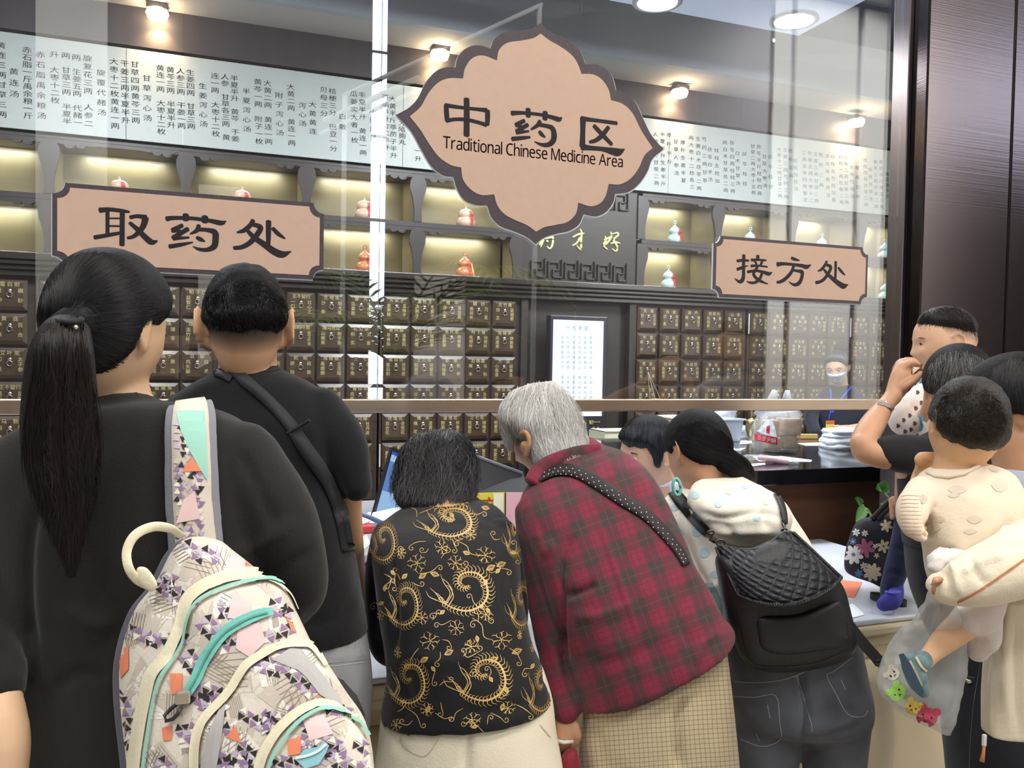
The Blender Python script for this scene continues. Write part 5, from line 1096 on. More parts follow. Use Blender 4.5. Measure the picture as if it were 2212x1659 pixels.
strands(ho, bvh(hair), 5200, [(1074, 890), (1105, 842), (1170, 820), (1225, 842), (1258, 900), (1272, 970), (1230, 994), (1150, 990), (1110, 1000), (1085, 940)], [(1165, 830, -.1, 1), (1100, 870, -.6, 1), (1235, 880, .5, 1), (1090, 950, .25, 1), (1255, 950, .35, 1), (1170, 900, .05, 1), (1180, 970, .4, 1), (1120, 960, 0, 1)], 85, hair_mat('hair_grey', (178, 175, 170), (246, 244, 238), .5), .0012, (.0005, .009), 8, .25, 17, hi=1.0)
brg = MB().tube([hit(bvh(body), 1204, 1598, .004), hit(bvh(body), 1218, 1602, .004), hit(bvh(body), 1236, 1600, .004)], .004, 8); brg.obj('bracelet', mat('white_band', (226, 222, 216), .4), p4, True)
M_spot = mat('strap_black_cloth', (34, 26, 28), .7)
db = empty('crossbody_strap', PD(1320, 1080, 1.75), 'black bag strap with white pin dots across the plaid shirt', 'bag strap')
SP4 = [(1166, 1034), (1200, 1019), (1242, 1021), (1290, 1046), (1340, 1080), (1392, 1112), (1432, 1152), (1464, 1192), (1480, 1222)]
rb = ribbon(db, 'webbing', tsh, SP4, [20, 24, 26, 27, 26, 25, 23, 20, 16], M_spot, .005, .004)
mb = MB(); trb = bvh(rb.data); sp = crom(SP4, 7); t = np.gradient(sp, axis=0); t /= np.linalg.norm(t, axis=1)[:, None]
for i in range(2, len(sp)-2, 1):
    for j in (-1, 0, 1):
        if (i+j) % 2: continue
        q = sp[i]+np.array([-t[i, 1], t[i, 0]])*j*7; patch(mb, trb, [(q[0]+1.5*math.cos(a), q[1]+1.5*math.sin(a)) for a in np.linspace(0, 6.28, 7)[:-1]], .0008, (.8,))
mb.obj('pin_dots', mat('dot_white', (226, 216, 210), .8), db)['kind'] = 'stuff'
hb = empty('red_handbag', PD(1232, 1720, 1.66), 'dark red handbag held by the plaid shirted woman at the bottom edge', 'handbag')
MB().add(*loft([(1222, 1622, 1244, 1618, 1.67, .008), (1212, 1640, 1250, 1634, 1.67, .02), (1200, 1690, 1262, 1690, 1.67, .03), (1196, 1780, 1266, 1780, 1.67, .034)])).obj('bag_body', cloth('dark_red_leather', (130, 34, 46), .6), hb, True)

# ---- young woman in the pale dotted hooded jacket
p5 = person(PD(1720, 1850, 1.92), 'young woman in cream hooded jacket with pale blue dots and dark jeans')
R5 = [(1482, 1048, 1640, 1046, 2.13, .06), (1450, 1076, 1690, 1080, 2.09, .085), (1440, 1120, 1714, 1118, 2.05, .105), (1462, 1195, 1752, 1180, 2.02, .115), (1500, 1290, 1800, 1290, 1.98, .115), (1545, 1360, 1826, 1360, 1.955, .108), (1575, 1400, 1836, 1398, 1.95, .095)]
J5 = [(1556, 1372, 1852, 1366, 1.945, .122), (1560, 1410, 1856, 1404, 1.94, .122), (1568, 1460, 1866, 1450, 1.935, .118), (1576, 1520, 1878, 1510, 1.93, .128), (1582, 1562, 1876, 1552, 1.935, .115), (1602, 1588, 1860, 1578, 1.935, .06)]
c, B, hp = head_at(1508, 980, 2.12, -26, 28, 6, .9, 0, 1.3)
aL = [(1462, 1100, 2.06, 36), (1470, 1180, 2.06, 40), (1510, 1280, 2.02, 36), (1545, 1340, 2.05, 30), (1520, 1340, 2.25, 28)]
legs_ = [[(1655, 1560, 1.93, 78), (1652, 1660, 1.93, 70), (1655, 1790, 1.93, 60), (1660, 2120, 1.93, 36)], [(1800, 1560, 1.93, 78), (1802, 1660, 1.93, 66), (1805, 1790, 1.93, 58), (1800, 2120, 1.93, 36)]]
body = union(hp+[limb([(1530, 1000, 2.13, 44), (1545, 1040, 2.12, 46), (1560, 1090, 2.08, 60)]), loft(shrink(R5)), loft(shrink(J5)), limb([a[:3]+(a[3]*.7,) for a in aL])]+[limb([a[:3]+(a[3]*.85,) for a in q]) for q in legs_], .006, 3); shoes(p5, 1730, 300, 1.93, M_black)
link('body', body, p5, MATS['skin_warm'])
hood = [(1516, 1036, 1606, 1032, 2.03, .04), (1492, 1054, 1668, 1062, 1.99, .075), (1488, 1090, 1700, 1098, 1.955, .09), (1506, 1130, 1706, 1138, 1.945, .08), (1546, 1166, 1690, 1172, 1.95, .055), (1580, 1186, 1650, 1186, 1.97, .025)]
jk = union([loft(R5), limb(aL)], .006, 4); folds(jk, [([(1480, 1150), (1500, 1220), (1540, 1290)], 10, -.008), ([(1500, 1250), (1530, 1270), (1560, 1260)], 8, .006), ([(1470, 1200), (1500, 1240)], 8, .006)])
M_jk = cloth('jacket_cream', (240, 234, 218), .75, (180, .1), (6, .03)); link('jacket', jk, p5, M_jk)
hd = union([loft(hood)], .006, 3)
folds(hd, [([(1500, 1100), (1560, 1120), (1640, 1105), (1695, 1120)], 8, -.010), ([(1530, 1060), (1600, 1052), (1660, 1080)], 9, .006), ([(1530, 1150), (1600, 1150), (1680, 1148)], 9, .008), ([(1620, 1070), (1650, 1110), (1655, 1150)], 8, -.007), ([(1520, 1130), (1570, 1140), (1600, 1170)], 7, -.006)]); ruffle(hd, .004, 14, 41)
link('hood', hd, p5, M_jk); th_, tj5 = bvh(hd), bvh(jk)
mb, mb2, mb3 = MB(), MB(), MB()
for x, y, r in ((1502, 1070, 10), (1552, 1090, 8), (1635, 1118, 9), (1555, 1196, 9), (1600, 1160, 8), (1690, 1095, 7), (1610, 1050, 7)): patch(mb, th_, [(x+r*math.cos(a), y+r*.85*math.sin(a)) for a in np.linspace(0, 6.28, 13)[:-1]], .001, (1, .5))
for x, y, r in ((1458, 1096, 8), (1522, 1194, 11), (1505, 1150, 10), (1482, 1230, 8), (1545, 1240, 9), (1470, 1150, 8)): patch(mb, tj5, [(x+r*math.cos(a), y+r*math.sin(a)) for a in np.linspace(0, 6.28, 13)[:-1]], .001, (1, .5))
for x, y, r in ((1575, 1062, 9), (1655, 1085, 8), (1530, 1118, 8)): patch(mb2, th_, [(x+r*math.cos(a), y+r*.8*math.sin(a)) for a in np.linspace(0, 6.28, 11)[:-1]], .001, (1, .5))
for q in ([(1500, 1262), (1540, 1258), (1562, 1300), (1560, 1350), (1530, 1320), (1508, 1290)],): patch(mb3, tj5, dense(q, 8), .0012, (1, .75, .5, .25))
mb.obj('dot_print', mat('dot_blue', (196, 222, 228), .8), p5)['kind'] = 'stuff'; mb2.obj('dot_print', mat('dot_grey', (214, 216, 206), .8), p5)['kind'] = 'stuff'; mb3.obj('teal_panel', mat('jacket_teal', (150, 184, 184), .8), p5)
jn = union([loft(J5)]+[limb(q) for q in legs_], .0075, 4); folds(jn, [([(1722, 1440), (1738, 1500), (1742, 1560), (1726, 1620)], 6, -.014), ([(1724, 1600), (1800, 1590), (1870, 1560)], 8, -.008), ([(1720, 1610), (1660, 1600)], 8, -.007), ([(1590, 1500), (1640, 1560)], 14, .004)])
link('jeans', jn, p5, cloth('denim_charcoal', (90, 93, 100), .85, (300, .2), (13, .3))); tj = bvh(jn)
mb = MB()
for q in ([(1575, 1472), (1640, 1474), (1700, 1466), (1760, 1440), (1800, 1420)], [(1720, 1458), (1736, 1510), (1752, 1560), (1754, 1580)], [(1575, 1504), (1630, 1506), (1676, 1503), (1684, 1560), (1686, 1596), (1646, 1612), (1600, 1596)], [(1842, 1420), (1800, 1450), (1786, 1460), (1806, 1500), (1830, 1542), (1862, 1548), (1874, 1535)], [(1658, 1522), (1664, 1552)], [(1634, 1585), (1640, 1600)], [(1816, 1468), (1826, 1490)]): strip(mb, tj, q, 1.7, .0012)
mb.obj('stitching', mat('thread_grey', (160, 160, 162), .8), p5)['kind'] = 'stuff'
cap = hair_cap(c, B, .9, line_mask([(-.1, .062), (-.06, .05), (-.035, .012), (-.012, .014), (.012, .014), (.03, -.02), (.055, -.055), (.1, -.066)]), .016)
bun = limb([(1560, 990, 2.06, 24), (1592, 1008, 2.05, 28), (1612, 1028, 2.06, 22), (1622, 1046, 2.08, 10)], flat=.7)
hair = union([cap, bun], .005, 3); ho = link('hair', hair, p5, M_haird)
strands(ho, bvh(hair), 2600, [(1434, 965), (1465, 918), (1515, 908), (1560, 930), (1590, 985), (1622, 1030), (1600, 1044), (1540, 1025), (1480, 990), (1445, 1000)], [(1440, 960, .6, -.2), (1480, 920, 1, .3), (1540, 930, .6, 1), (1500, 990, 1, .2), (1600, 1010, .7, 1), (1545, 1000, 1, .1)], 70, M_hairblack, .001, (.0004, .002), 8, .1, 23, hi=.4)
lp = MB().tube([PD(1462+8*math.cos(a)+4*math.sin(a)*.5, 1052+18*math.sin(a), 1.98) for a in np.linspace(0, 2*math.pi, 21)], .004, 8); lp.obj('zip_loop', M_teal, p5, True)

# ---- her black leather backpack
lb = empty('leather_backpack', PD(1710, 1450, 1.78), 'black leather backpack with quilted flap on the young woman in cream', 'backpack')
M_lea = mat('black_leather', (30, 30, 33), .36, bump=(420, .25), spec=.55); M_leaq = mat('black_leather_quilt', (38, 40, 44), .42, bump=(420, .2), spec=.5)
bodyp = [(1548, 1200), (1600, 1192), (1690, 1160), (1730, 1180), (1790, 1230), (1822, 1268), (1838, 1320), (1852, 1390), (1830, 1424), (1780, 1442), (1720, 1452), (1650, 1450), (1610, 1432), (1588, 1392), (1566, 1330), (1552, 1260)]
mbk = MB().add(*pillow(bodyp, 1.80, .075, .075, rings=(1, .985, .95, .88, .76, .6, .42, .22), p=3.5)).mesh(True); folds(mbk, [([(1600, 1330), (1680, 1350), (1800, 1330)], 10, .006), ([(1620, 1400), (1700, 1420), (1820, 1395)], 8, -.006), ([(1735, 1320), (1720, 1350), (1740, 1380)], 10, .008)]); link('bag_body', mbk, lb, M_lea)
pocket = [(1638, 1332), (1720, 1324), (1800, 1300), (1822, 1310), (1832, 1360), (1828, 1392), (1760, 1408), (1690, 1414), (1648, 1402), (1636, 1370)]
mpk = MB().add(*pillow(pocket, 1.738, .026, .03, p=4)).mesh(True); folds(mpk, [([(1760, 1320), (1720, 1345), (1660, 1350)], 7, -.007), ([(1770, 1325), (1780, 1360)], 8, .006)]); link('front_pocket', mpk, lb, M_lea)
top = crom([(1546, 1186), (1562, 1179), (1604, 1186), (1652, 1180), (1690, 1152), (1712, 1148)], 10); bot = crom([(1592, 1286), (1640, 1304), (1700, 1310), (1750, 1298), (1796, 1275), (1820, 1248)], 10)
nu, nv = 150, 100; V = []
for j in range(nv+1):
    v = j/nv
    for i in range(nu+1):
        u = i/nu; k = u*(len(top)-1); a = int(min(k, len(top)-2)); fr = k-a
        tq, bq = top[a]*(1-fr)+top[a+1]*fr, bot[a]*(1-fr)+bot[a+1]*fr; q = tq*(1-v)+bq*v
        d = 1.80-.115*math.sin(v*1.35)*(.55+.45*math.sin(math.pi*u))-.02*math.sin(math.pi*u)
        edge = min(u, 1-u, 1-v)*8; e = min(1, max(0, edge-.35)*2)
        A, Bq = (u*17+v*11), (u*17-v*11); quilt = (abs(math.sin(A*math.pi*.5))*abs(math.sin(Bq*math.pi*.5)))**.45
        rim = .004*math.exp(-((edge-.22)/.14)**2)
        V.append(PD(q[0], q[1], d-.007*quilt*e-rim))
f = [(j*(nu+1)+i, j*(nu+1)+i+1, (j+1)*(nu+1)+i+1, (j+1)*(nu+1)+i) for j in range(nv) for i in range(nu)]
n0 = len(V); V += [np.array(q)+FWD*.012 for q in V]; f += [tuple(k+n0 for k in q[::-1]) for q in f]
bd_ = [i for i in range(nu+1)]+[j*(nu+1)+nu for j in range(1, nv+1)]+[nv*(nu+1)+i for i in range(nu-1, -1, -1)]+[j*(nu+1) for j in range(nv-1, 0, -1)]
f += [(bd_[i], bd_[(i+1) % len(bd_)], bd_[(i+1) % len(bd_)]+n0, bd_[i]+n0) for i in range(len(bd_))]
flp = meshof(V, f, True); link('quilted_flap', flp, lb, M_leaq)
mb = MB(); br = [V[i]-FWD*.004 for i in [j*(nu+1)+2 for j in range(2, nv-2)]+[(nv-3)*(nu+1)+i for i in range(2, nu-2)]+[j*(nu+1)+nu-2 for j in range(nv-3, 1, -1)]]
for s in (0, 1):
    pts = [q+np.array(RIGHT)*.0022*math.sin(i*1.1+s*math.pi)+DOWN*.0022*math.cos(i*1.1+s*math.pi) for i, q in enumerate(br)]; mb.tube(pts, .0024, 6, True)
mb.obj('braided_edge', M_lea, lb, True)
mb = MB(); t5 = bvh(mbk); strip(mb, t5, [(1596, 1360), (1618, 1425), (1660, 1440), (1760, 1432), (1836, 1402)], 1.6, .0015); mb.obj('seam', mat('leather_seam', (62, 62, 66), .6), lb)
for nm, pts, w in (('shoulder_strap', [(1452, 1064), (1468, 1082), (1490, 1108), (1512, 1132), (1530, 1150)], [18, 24, 25, 25, 24]), ('shoulder_strap', [(1672, 1066), (1684, 1088), (1690, 1112), (1692, 1132)], [8, 12, 13, 10])):
    both = BVHTree.FromPolygons([Vector(v) for v in np.r_[coords(hd), coords(jk)]], [tuple(p.vertices) for p in hd.polygons]+[tuple(i+len(hd.vertices) for i in p.vertices) for p in jk.polygons]); ribbon(lb, nm, both, pts, w, M_lea, .006, .005)
M_gun = mat('gunmetal', (96, 96, 100), .3, metal=1)
for pts in ([(1528, 1148), (1538, 1156), (1534, 1166), (1544, 1172)], [(1690, 1130), (1694, 1140), (1690, 1150)]):
    MB().tube([PD(x, y, 1.84) for x, y in pts], .003, 8).obj('clasp', M_gun, lb, True)
for x, y, r in ((1556, 1172, 9), (1536, 1150, 6), (1694, 1146, 6)): MB().tube([PD(x+r*math.cos(a), y+r*.7*math.sin(a), 1.835) for a in np.linspace(0, 6.283, 17)], .0022, 6, False).obj('ring', M_gun, lb, True)
tail_ = [(1836, 1352), (1852, 1374), (1872, 1398), (1892, 1420), (1906, 1440)]
p = np.array(tail_, float); sp = crom(p, 5); t = np.gradient(sp, axis=0); t /= np.linalg.norm(t, axis=1)[:, None]; nn = np.c_[-t[:, 1], t[:, 0]]
V = []; 
for i, q in enumerate(sp):
    w = 12 if i < len(sp)-2 else 8
    for s, dd in ((-1, 0), (1, 0), (1, .005), (-1, .005)): V.append(PD(*(q+nn[i]*s*w), 1.79+dd))
n = len(sp); f = [(i*4+k, i*4+(k+1) % 4, (i+1)*4+(k+1) % 4, (i+1)*4+k) for i in range(n-1) for k in range(4)]+[(3, 2, 1, 0), tuple((n-1)*4+k for k in range(4))]
MB().add(V, f).obj('strap_tail', M_lea, lb)
MB().tube([PD(1897+5*math.cos(a), 1430+5*math.sin(a), 1.788) for a in np.linspace(0, 6.283, 17)], .0016, 6, False).obj('eyelet', M_gun, lb, True)
M_skc = fade_skin('skin_child', (226, 180, 146), (46, 38, 34)); M_skb = fade_skin('skin_baby', (226, 178, 136), (52, 42, 34))
# ---- seated pharmacist leaning to the counter opening
p6 = person(PD(1420, 1300, 2.95), 'young pharmacist in white coat with black bowl haircut looking down behind the desk')
c, B, hp = head_at(1400, 980, 2.80, -118, 10, -6, 1.0)
R6 = [(1390, 1050, 1452, 1036, 2.86, .05), (1366, 1076, 1496, 1060, 2.95, .075), (1340, 1108, 1530, 1100, 3.1, .09), (1334, 1142, 1536, 1138, 3.34, .10), (1338, 1190, 1490, 1190, 3.46, .09), (1342, 1300, 1486, 1300, 3.50, .09)]
body = union(hp+[limb([(1408, 1010, 2.84, 36), (1424, 1050, 2.9, 38), (1430, 1090, 2.95, 46)]), loft(shrink(R6, .82))], .0045, 2)
link('body', body, p6, skin_mat('skin_pale', (206, 166, 142)))
eyes(p6, c, B, 1.0, (0, -.35), .25); brows(p6, c, B, 1.0, mat('brow', (44, 34, 32), .7))
cap = hair_cap(c, B, 1.0, line_mask([(-.12, .058), (-.075, .054), (-.05, .046), (-.034, .024), (-.026, -.020), (-.012, -.030), (-.004, .020), (.02, .02), (.03, -.03), (.1, -.05)], .004), .018)
hair = union([cap], .005, 2); folds(hair, [([(1400, 915), (1370, 950), (1356, 975)], 5, .004), ([(1410, 915), (1400, 950), (1395, 980)], 5, -.004), ([(1415, 915), (1430, 950), (1428, 990)], 5, .004)])
ho = link('hair', hair, p6, M_haird)
strands(ho, bvh(hair), 2200, [(1330, 960), (1345, 925), (1400, 905), (1440, 915), (1460, 960), (1440, 1005), (1400, 985), (1350, 978)], [(1405, 910, 0, 1), (1350, 950, -.4, 1), (1440, 950, .2, 1), (1390, 970, -.1, 1)], 50, hair_mat('hair_blueblack', (20, 22, 28), (74, 80, 96)), .0011, (.0005, .003), 7, .12, 29, hi=.5)
ct = union([loft(R6)], .006, 3); folds(ct, [([(1450, 1045), (1430, 1075), (1425, 1110)], 5, -.006)]); link('white_coat', ct, p6, cloth('coat_white', (222, 228, 242), .8)); tc_ = bvh(ct)
mb = MB(); strip(mb, tc_, [(1421, 1075), (1436, 1075)], 2, .002); mb.obj('pocket_pen', mat('pen_blue', (90, 110, 150), .5), p6)

# ---- masked pharmacist behind the granite counter
p7 = person(PD(1815, 1250, 5.620), 'pharmacist in navy uniform with face mask and blue lanyard behind the granite counter')
c, B, hp = head_at(1808, 794, 5.598, -146, 20, 2, .925)
R7 = [(1790, 832, 1838, 832, 5.642, .060), (1772, 845, 1858, 850, 5.664, .09), (1756, 880, 1872, 880, 5.675, .11), (1758, 920, 1874, 920, 5.675, .12), (1764, 970, 1872, 970, 5.675, .12), (1764, 1100, 1872, 1100, 5.675, .12)]
aL7 = [(1762, 870, 5.653, 15), (1752, 905, 5.598, 15), (1762, 935, 5.455, 12)]; aR7 = [(1862, 870, 5.653, 15), (1885, 900, 5.565, 14), (1872, 921, 5.422, 12)]
fore = [(1884, 918, 5.488, 9), (1860, 922, 5.400, 8.5), (1836, 925, 5.333, 7.5), (1822, 926, 5.289, 8), (1808, 927, 5.267, 7)]
hnd = [limb([(1812, 925+i*2, 5.267, 3.4), (1804, 927+i*2.5, 5.245, 3.0), (1797, 931+i*2.5, 5.245, 2.6)], 8) for i in range(4)]+[limb([(1818, 922, 5.278, 3.4), (1808, 920, 5.256, 3), (1801, 921, 5.245, 2.6)], 8)]
body = union(hp+[limb([(1810, 815, 5.620, 19), (1812, 840, 5.653, 19)]), loft(shrink(R7, .82)), limb(fore)]+hnd, .006, 2); link('body', body, p7, MATS['skin_pale'])
eyes(p7, c, B, .925, (0, -.4), .35); brows(p7, c, B, .925, MATS['brow'])
cap = hair_cap(c, B, .925, line_mask([(-.12, .086), (-.075, .078), (-.05, .05), (-.02, .012), (.02, .01), (.04, -.03), (.1, -.05)]), .014); bun = limb([(1816, 752, 5.730, 14), (1822, 748, 5.730, 14)])
hair = union([cap, bun], .006, 2); ho = link('hair', hair, p7, M_haird)
strands(ho, bvh(hair), 500, [(1778, 790), (1790, 757), (1812, 748), (1835, 757), (1836, 790), (1810, 775)], [(1800, 755, -.5, 1), (1830, 760, .4, 1), (1810, 750, 0, 1)], 28, MATS['hair_blueblack'], .0016, (.0005, .003), 6, .15, 33, hi=.5)
un = union([loft(R7), limb(aL7), limb(aR7)], .008, 3); link('uniform', un, p7, cloth('navy_uniform', (34, 36, 48), .8))
v, f, d_ = head_local(0, 64); k = smoothstep(-.004, -.014, v[:, 2]-(-.006+0*v[:, 0]))*smoothstep(-.135, -.122, v[:, 2])*smoothstep(.02, -.01, v[:, 1]+.02)
mk = link('face_mask', meshof(place(v+np.c_[d_[:, 0]*0, -np.ones(len(v)), np.zeros(len(v))]*((.010*k-.012*(1-k))[:, None]), c, B, .925), f, True), p7, mat('mask_blue', (202, 216, 236), .8))
tu = bvh(un)
mb = MB(); strip(mb, tu, [(1794, 840), (1795, 855), (1795, 875), (1794, 892)], 3.5, .004); strip(mb, tu, [(1838, 836), (1826, 850), (1812, 868), (1797, 892)], 3.5, .004); strip(mb, tu, [(1794, 890), (1792, 898), (1790, 906)], 2, .006); mb.obj('lanyard', mat('lanyard_blue', (50, 76, 210), .6), p7)
a, b = PD(1778, 908, 5.466), PD(1801, 945, 5.466); MB().box(np.minimum(a, b)-[0, .002, 0], np.maximum(a, b)*[1, 0, 1]+[0, min(a[1], b[1])+.002, 0]).obj('badge', mat('badge_yellow', (236, 216, 80), .4), p7)
mb = MB(); q = np.minimum(a, b); w = np.maximum(a, b); mb.box((q[0], q[1]-.004, w[2]-.018), (w[0], q[1]-.002, w[2])); mb.obj('badge_header', mat('badge_red', (214, 96, 58), .4), p7)
MB().tube([PD(1829+3*math.sin(a)*.4, 924+8*math.cos(a), 5.322-.02*math.sin(a)) for a in np.linspace(0, 6.283, 17)], .004, 6, False).obj('bracelet', mat('bead_dark', (60, 34, 30), .4), p7, True)

# ---- toddler standing on the desk
p8 = person(PD(1955, 1310, 2.56), 'toddler boy with short hair standing on the desk being fed a snack')
c, B, hp = head_at(2042, 744, 2.58, -82, 4, 0, .95, 1, 1.0)
R8 = [(1992, 818, 2070, 815, 2.60, .045), (1976, 850, 2090, 845, 2.60, .065), (1972, 905, 2092, 900, 2.60, .075), (1974, 960, 2092, 960, 2.60, .08), (1972, 1040, 2092, 1040, 2.6, .08)]
aS = [(1990, 850, 2.56, 22), (1955, 888, 2.52, 24), (1942, 912, 2.50, 22), (1962, 922, 2.48, 21), (1984, 912, 2.46, 17)]
leg8 = [[(1992, 1030, 2.58, 38), (1972, 1110, 2.57, 34), (1950, 1190, 2.565, 28), (1926, 1262, 2.56, 22), (1922, 1285, 2.56, 20)], [(2060, 1030, 2.6, 38), (2060, 1150, 2.6, 34), (2055, 1262, 2.6, 24)]]
body = union(hp+[limb([(2035, 775, 2.6, 34), (2030, 830, 2.6, 36)]), loft(shrink(R8)), limb([a[:3]+(a[3]*.7,) for a in aS]), limb([(1984, 912, 2.46, 13), (1998, 895, 2.45, 13), (2006, 870, 2.44, 12), (2008, 850, 2.44, 12)])]+[limb([a[:3]+(a[3]*.75,) for a in q]) for q in leg8]+[limb([(2002+i*5, 852, 2.43, 5), (1998+i*5, 838, 2.42, 4.5), (2000+i*4, 828, 2.44, 4)], 8) for i in range(4)]+[limb([(2018, 862, 2.44, 5), (2022, 850, 2.43, 4.5), (2019, 842, 2.43, 4)], 8)], .0045, 2)
stubble(body, c, B, .95, lambda q: np.clip((q[:, 2]-np.interp(q[:, 1], [-.1, -.05, -.02, .03, .1], [.084, .074, .03, .004, -.02]))/.09, 0, .8))
link('body', body, p8, M_skc); eyes(p8, c, B, .95, (0, 0), .75, .0125); brows(p8, c, B, .95, mat('brow_soft', (120, 92, 74), .7))
MB().add(*limb3([loc(c, B, .95, x, -.095+abs(x)*.3, -.0565) for x in (-.016, -.008, 0, .008, .016)], np.array([.001, .003, .0036, .003, .001]))).obj('mouth', mat('lip_dark', (120, 60, 54), .4), p8, True)
cap = hair_cap(c, B, .95, line_mask([(-.12, .084), (-.07, .080), (-.03, .066), (.03, .050), (.1, .034)], .012), .010, 1, cut=-.003); hair = union([cap], .0045, 2); ho = link('hair', hair, p8, mat('hair_child_mass', (34, 29, 28), .5, bump=(90, .5)))
strands(ho, bvh(hair), 1400, [(1980, 705), (2000, 670), (2046, 655), (2095, 680), (2112, 730), (2060, 700), (2000, 700)], [(2040, 660, .6, .2), (2000, 690, -.6, .6), (2095, 690, .6, 1)], 22, hair_mat('hair_child', (34, 30, 30), (78, 70, 68)), .001, (.0006, .004), 5, .5, 35, hi=.5)
top = union([loft(R8), limb(aS)], .006, 3); ruffle(top, .003, 22, 51); link('shirt', top, p8, cloth('child_print_shirt', (232, 220, 212), .85)); tt8 = bvh(top); mb = MB()
for x, y in ((1982, 848), (1978, 882), (1965, 898), (1952, 908), (1968, 928), (1940, 920), (1990, 870), (1980, 938), (1976, 915), (1955, 932)): patch(mb, tt8, [(x+4*math.cos(a)*(1+.25*math.cos(3*a)), y+5*math.sin(a)) for a in np.linspace(0, 6.28, 9)[:-1]], .001, (1,))
mb.obj('spot_print', mat('print_darkbrown', (96, 70, 66), .8), p8)['kind'] = 'stuff'
MB().tube([PD(1987+4*math.sin(a), 912+17*math.cos(a), 2.455-.018*math.sin(a)) for a in np.linspace(0, 6.283, 17)], .005, 8, False).obj('cuff', mat('cuff_blue', (96, 166, 196), .8), p8, True)
MB().tube([PD(2030+44*math.cos(a), 818+8*math.sin(a), 2.60-.05*math.sin(a)) for a in np.linspace(0, 6.283, 25)], .008, 8, False).obj('collar', mat('collar_blue', (120, 160, 184), .8), p8, True)
pt = union([limb(q) for q in leg8]+[loft([(1972, 1010, 2092, 1010, 2.6, .07), (1970, 1050, 2092, 1050, 2.6, .072)])], .006, 3); folds(pt, [([(1930, 1180), (1960, 1190), (1985, 1180)], 7, -.005), ([(1940, 1150), (1965, 1160)], 7, .004), ([(1915, 1235), (1945, 1240)], 6, -.004)]); link('trousers', pt, p8, cloth('navy_trousers', (34, 38, 66), .85))
def shoe(parent, name, top_poly, sole_poly, d, m1, m2, b=.03): pass
s8 = union([limb([(1928, 1256, 2.56, 21), (1929, 1276, 2.56, 22), (1929, 1288, 2.57, 21)]), limb3([PZ(1934, 1291, ZD+.04), PZ(1926, 1297, ZD+.042), PZ(1910, 1305, ZD+.030)], [.028, .030, .023], 16, .8)], .0045, 3)
link('sock_shoe', s8, p8, mat('knit_indigo', (66, 62, 158), .85, bump=(160, .5, (1, 1, 6)))); t9 = bvh(s8)
mb = MB(); strip(mb, t9, [(1908, 1276), (1926, 1281), (1944, 1279)], 5, .004); mb.obj('strap', mat('knit_blue', (84, 86, 190), .8), p8, True)
z = ZD+.002; q0 = PD(1926, 1306, 2.52); c0_ = np.array([q0[0]-.004, q0[1]+.0, z])
c0_ = PZ(1927, 1302, z); ol = [(c0_[0]-.006+.030*math.cos(a)+.012*math.sin(a)*-1, c0_[1]+.010+.058*math.sin(a)) for a in np.linspace(0, 6.283, 25)[:-1]]
MB().prism(ol, z, z+.018, axis=2).obj('sole', mat('sole_black', (26, 26, 32), .5), p8)

# ---- adult in the black T-shirt reaching up with a watch on the wrist
p9 = person(PD(2060, 1800, 2.25), 'grey flecked haired adult in black T-shirt raising a watch wearing arm')
c, B, hp = head_at(2074, 842, 2.25, 2, 10, -4, .92)
R9 = [(2020, 930, 2120, 925, 2.27, .06), (1985, 950, 2150, 945, 2.27, .085), (1950, 990, 2170, 990, 2.27, .11), (1950, 1080, 2175, 1080, 2.27, .12), (1960, 1180, 2170, 1180, 2.27, .12), (1966, 1240, 2175, 1240, 2.27, .125), (1976, 1260, 2180, 1260, 2.27, .12)]
T9 = [(1960, 1160, 2172, 1160, 2.272, .112), (1972, 1260, 2176, 1260, 2.27, .116), (2010, 1360, 2190, 1360, 2.27, .12), (2056, 1480, 2210, 1480, 2.27, .11)]
slv = [(2005, 985, 2.24, 44), (1945, 980, 2.22, 42), (1900, 978, 2.2, 33)]
up = [(2000, 985, 2.24, 34), (1930, 984, 2.21, 32), (1876, 978, 2.19, 27), (1860, 960, 2.19, 24)]
fa = [(1862, 972, 2.19, 23), (1866, 950, 2.21, 27), (1886, 915, 2.26, 26), (1914, 874, 2.32, 18), (1930, 856, 2.34, 18)]
hd9 = [limb([(1924, 862, 2.335, 17), (1938, 838, 2.35, 23), (1948, 815, 2.36, 25), (1952, 800, 2.37, 21)], flat=.62)]
fing = [[(1950, 797, 2.36, 9), (1964, 785, 2.36, 8.5), (1980, 786, 2.37, 7.5), (1988, 795, 2.38, 6.5)], [(1944, 796, 2.375, 9), (1954, 781, 2.385, 8.5), (1972, 780, 2.40, 8), (1984, 790, 2.405, 6.5)], [(1938, 800, 2.39, 9), (1944, 784, 2.41, 8.5), (1962, 780, 2.425, 7.5), (1974, 788, 2.43, 6.5)], [(1934, 808, 2.40, 8), (1936, 794, 2.42, 7.5), (1948, 786, 2.44, 7), (1958, 790, 2.445, 6)], [(1950, 838, 2.335, 10), (1966, 828, 2.33, 9), (1980, 817, 2.34, 8), (1988, 806, 2.355, 6.5)]]
hb9 = [limb([(1962, 1010, 2.26, 26), (1954, 1050, 2.4, 20), (1946, 1078, 2.55, 14), (1943, 1096, 2.6, 13), (1942, 1110, 2.62, 12)], 14)]+[limb([(1936+i*1.5, 1076+i*12, 2.59, 6.5), (1928+i*1.0, 1078+i*12, 2.57, 6), (1924+i, 1082+i*12, 2.59, 5.5), (1930+i, 1086+i*11, 2.605, 5)], 10) for i in range(4)]+[limb([(1948, 1085, 2.59, 7), (1946, 1098, 2.57, 6.5), (1940, 1108, 2.57, 5.5)], 10)]
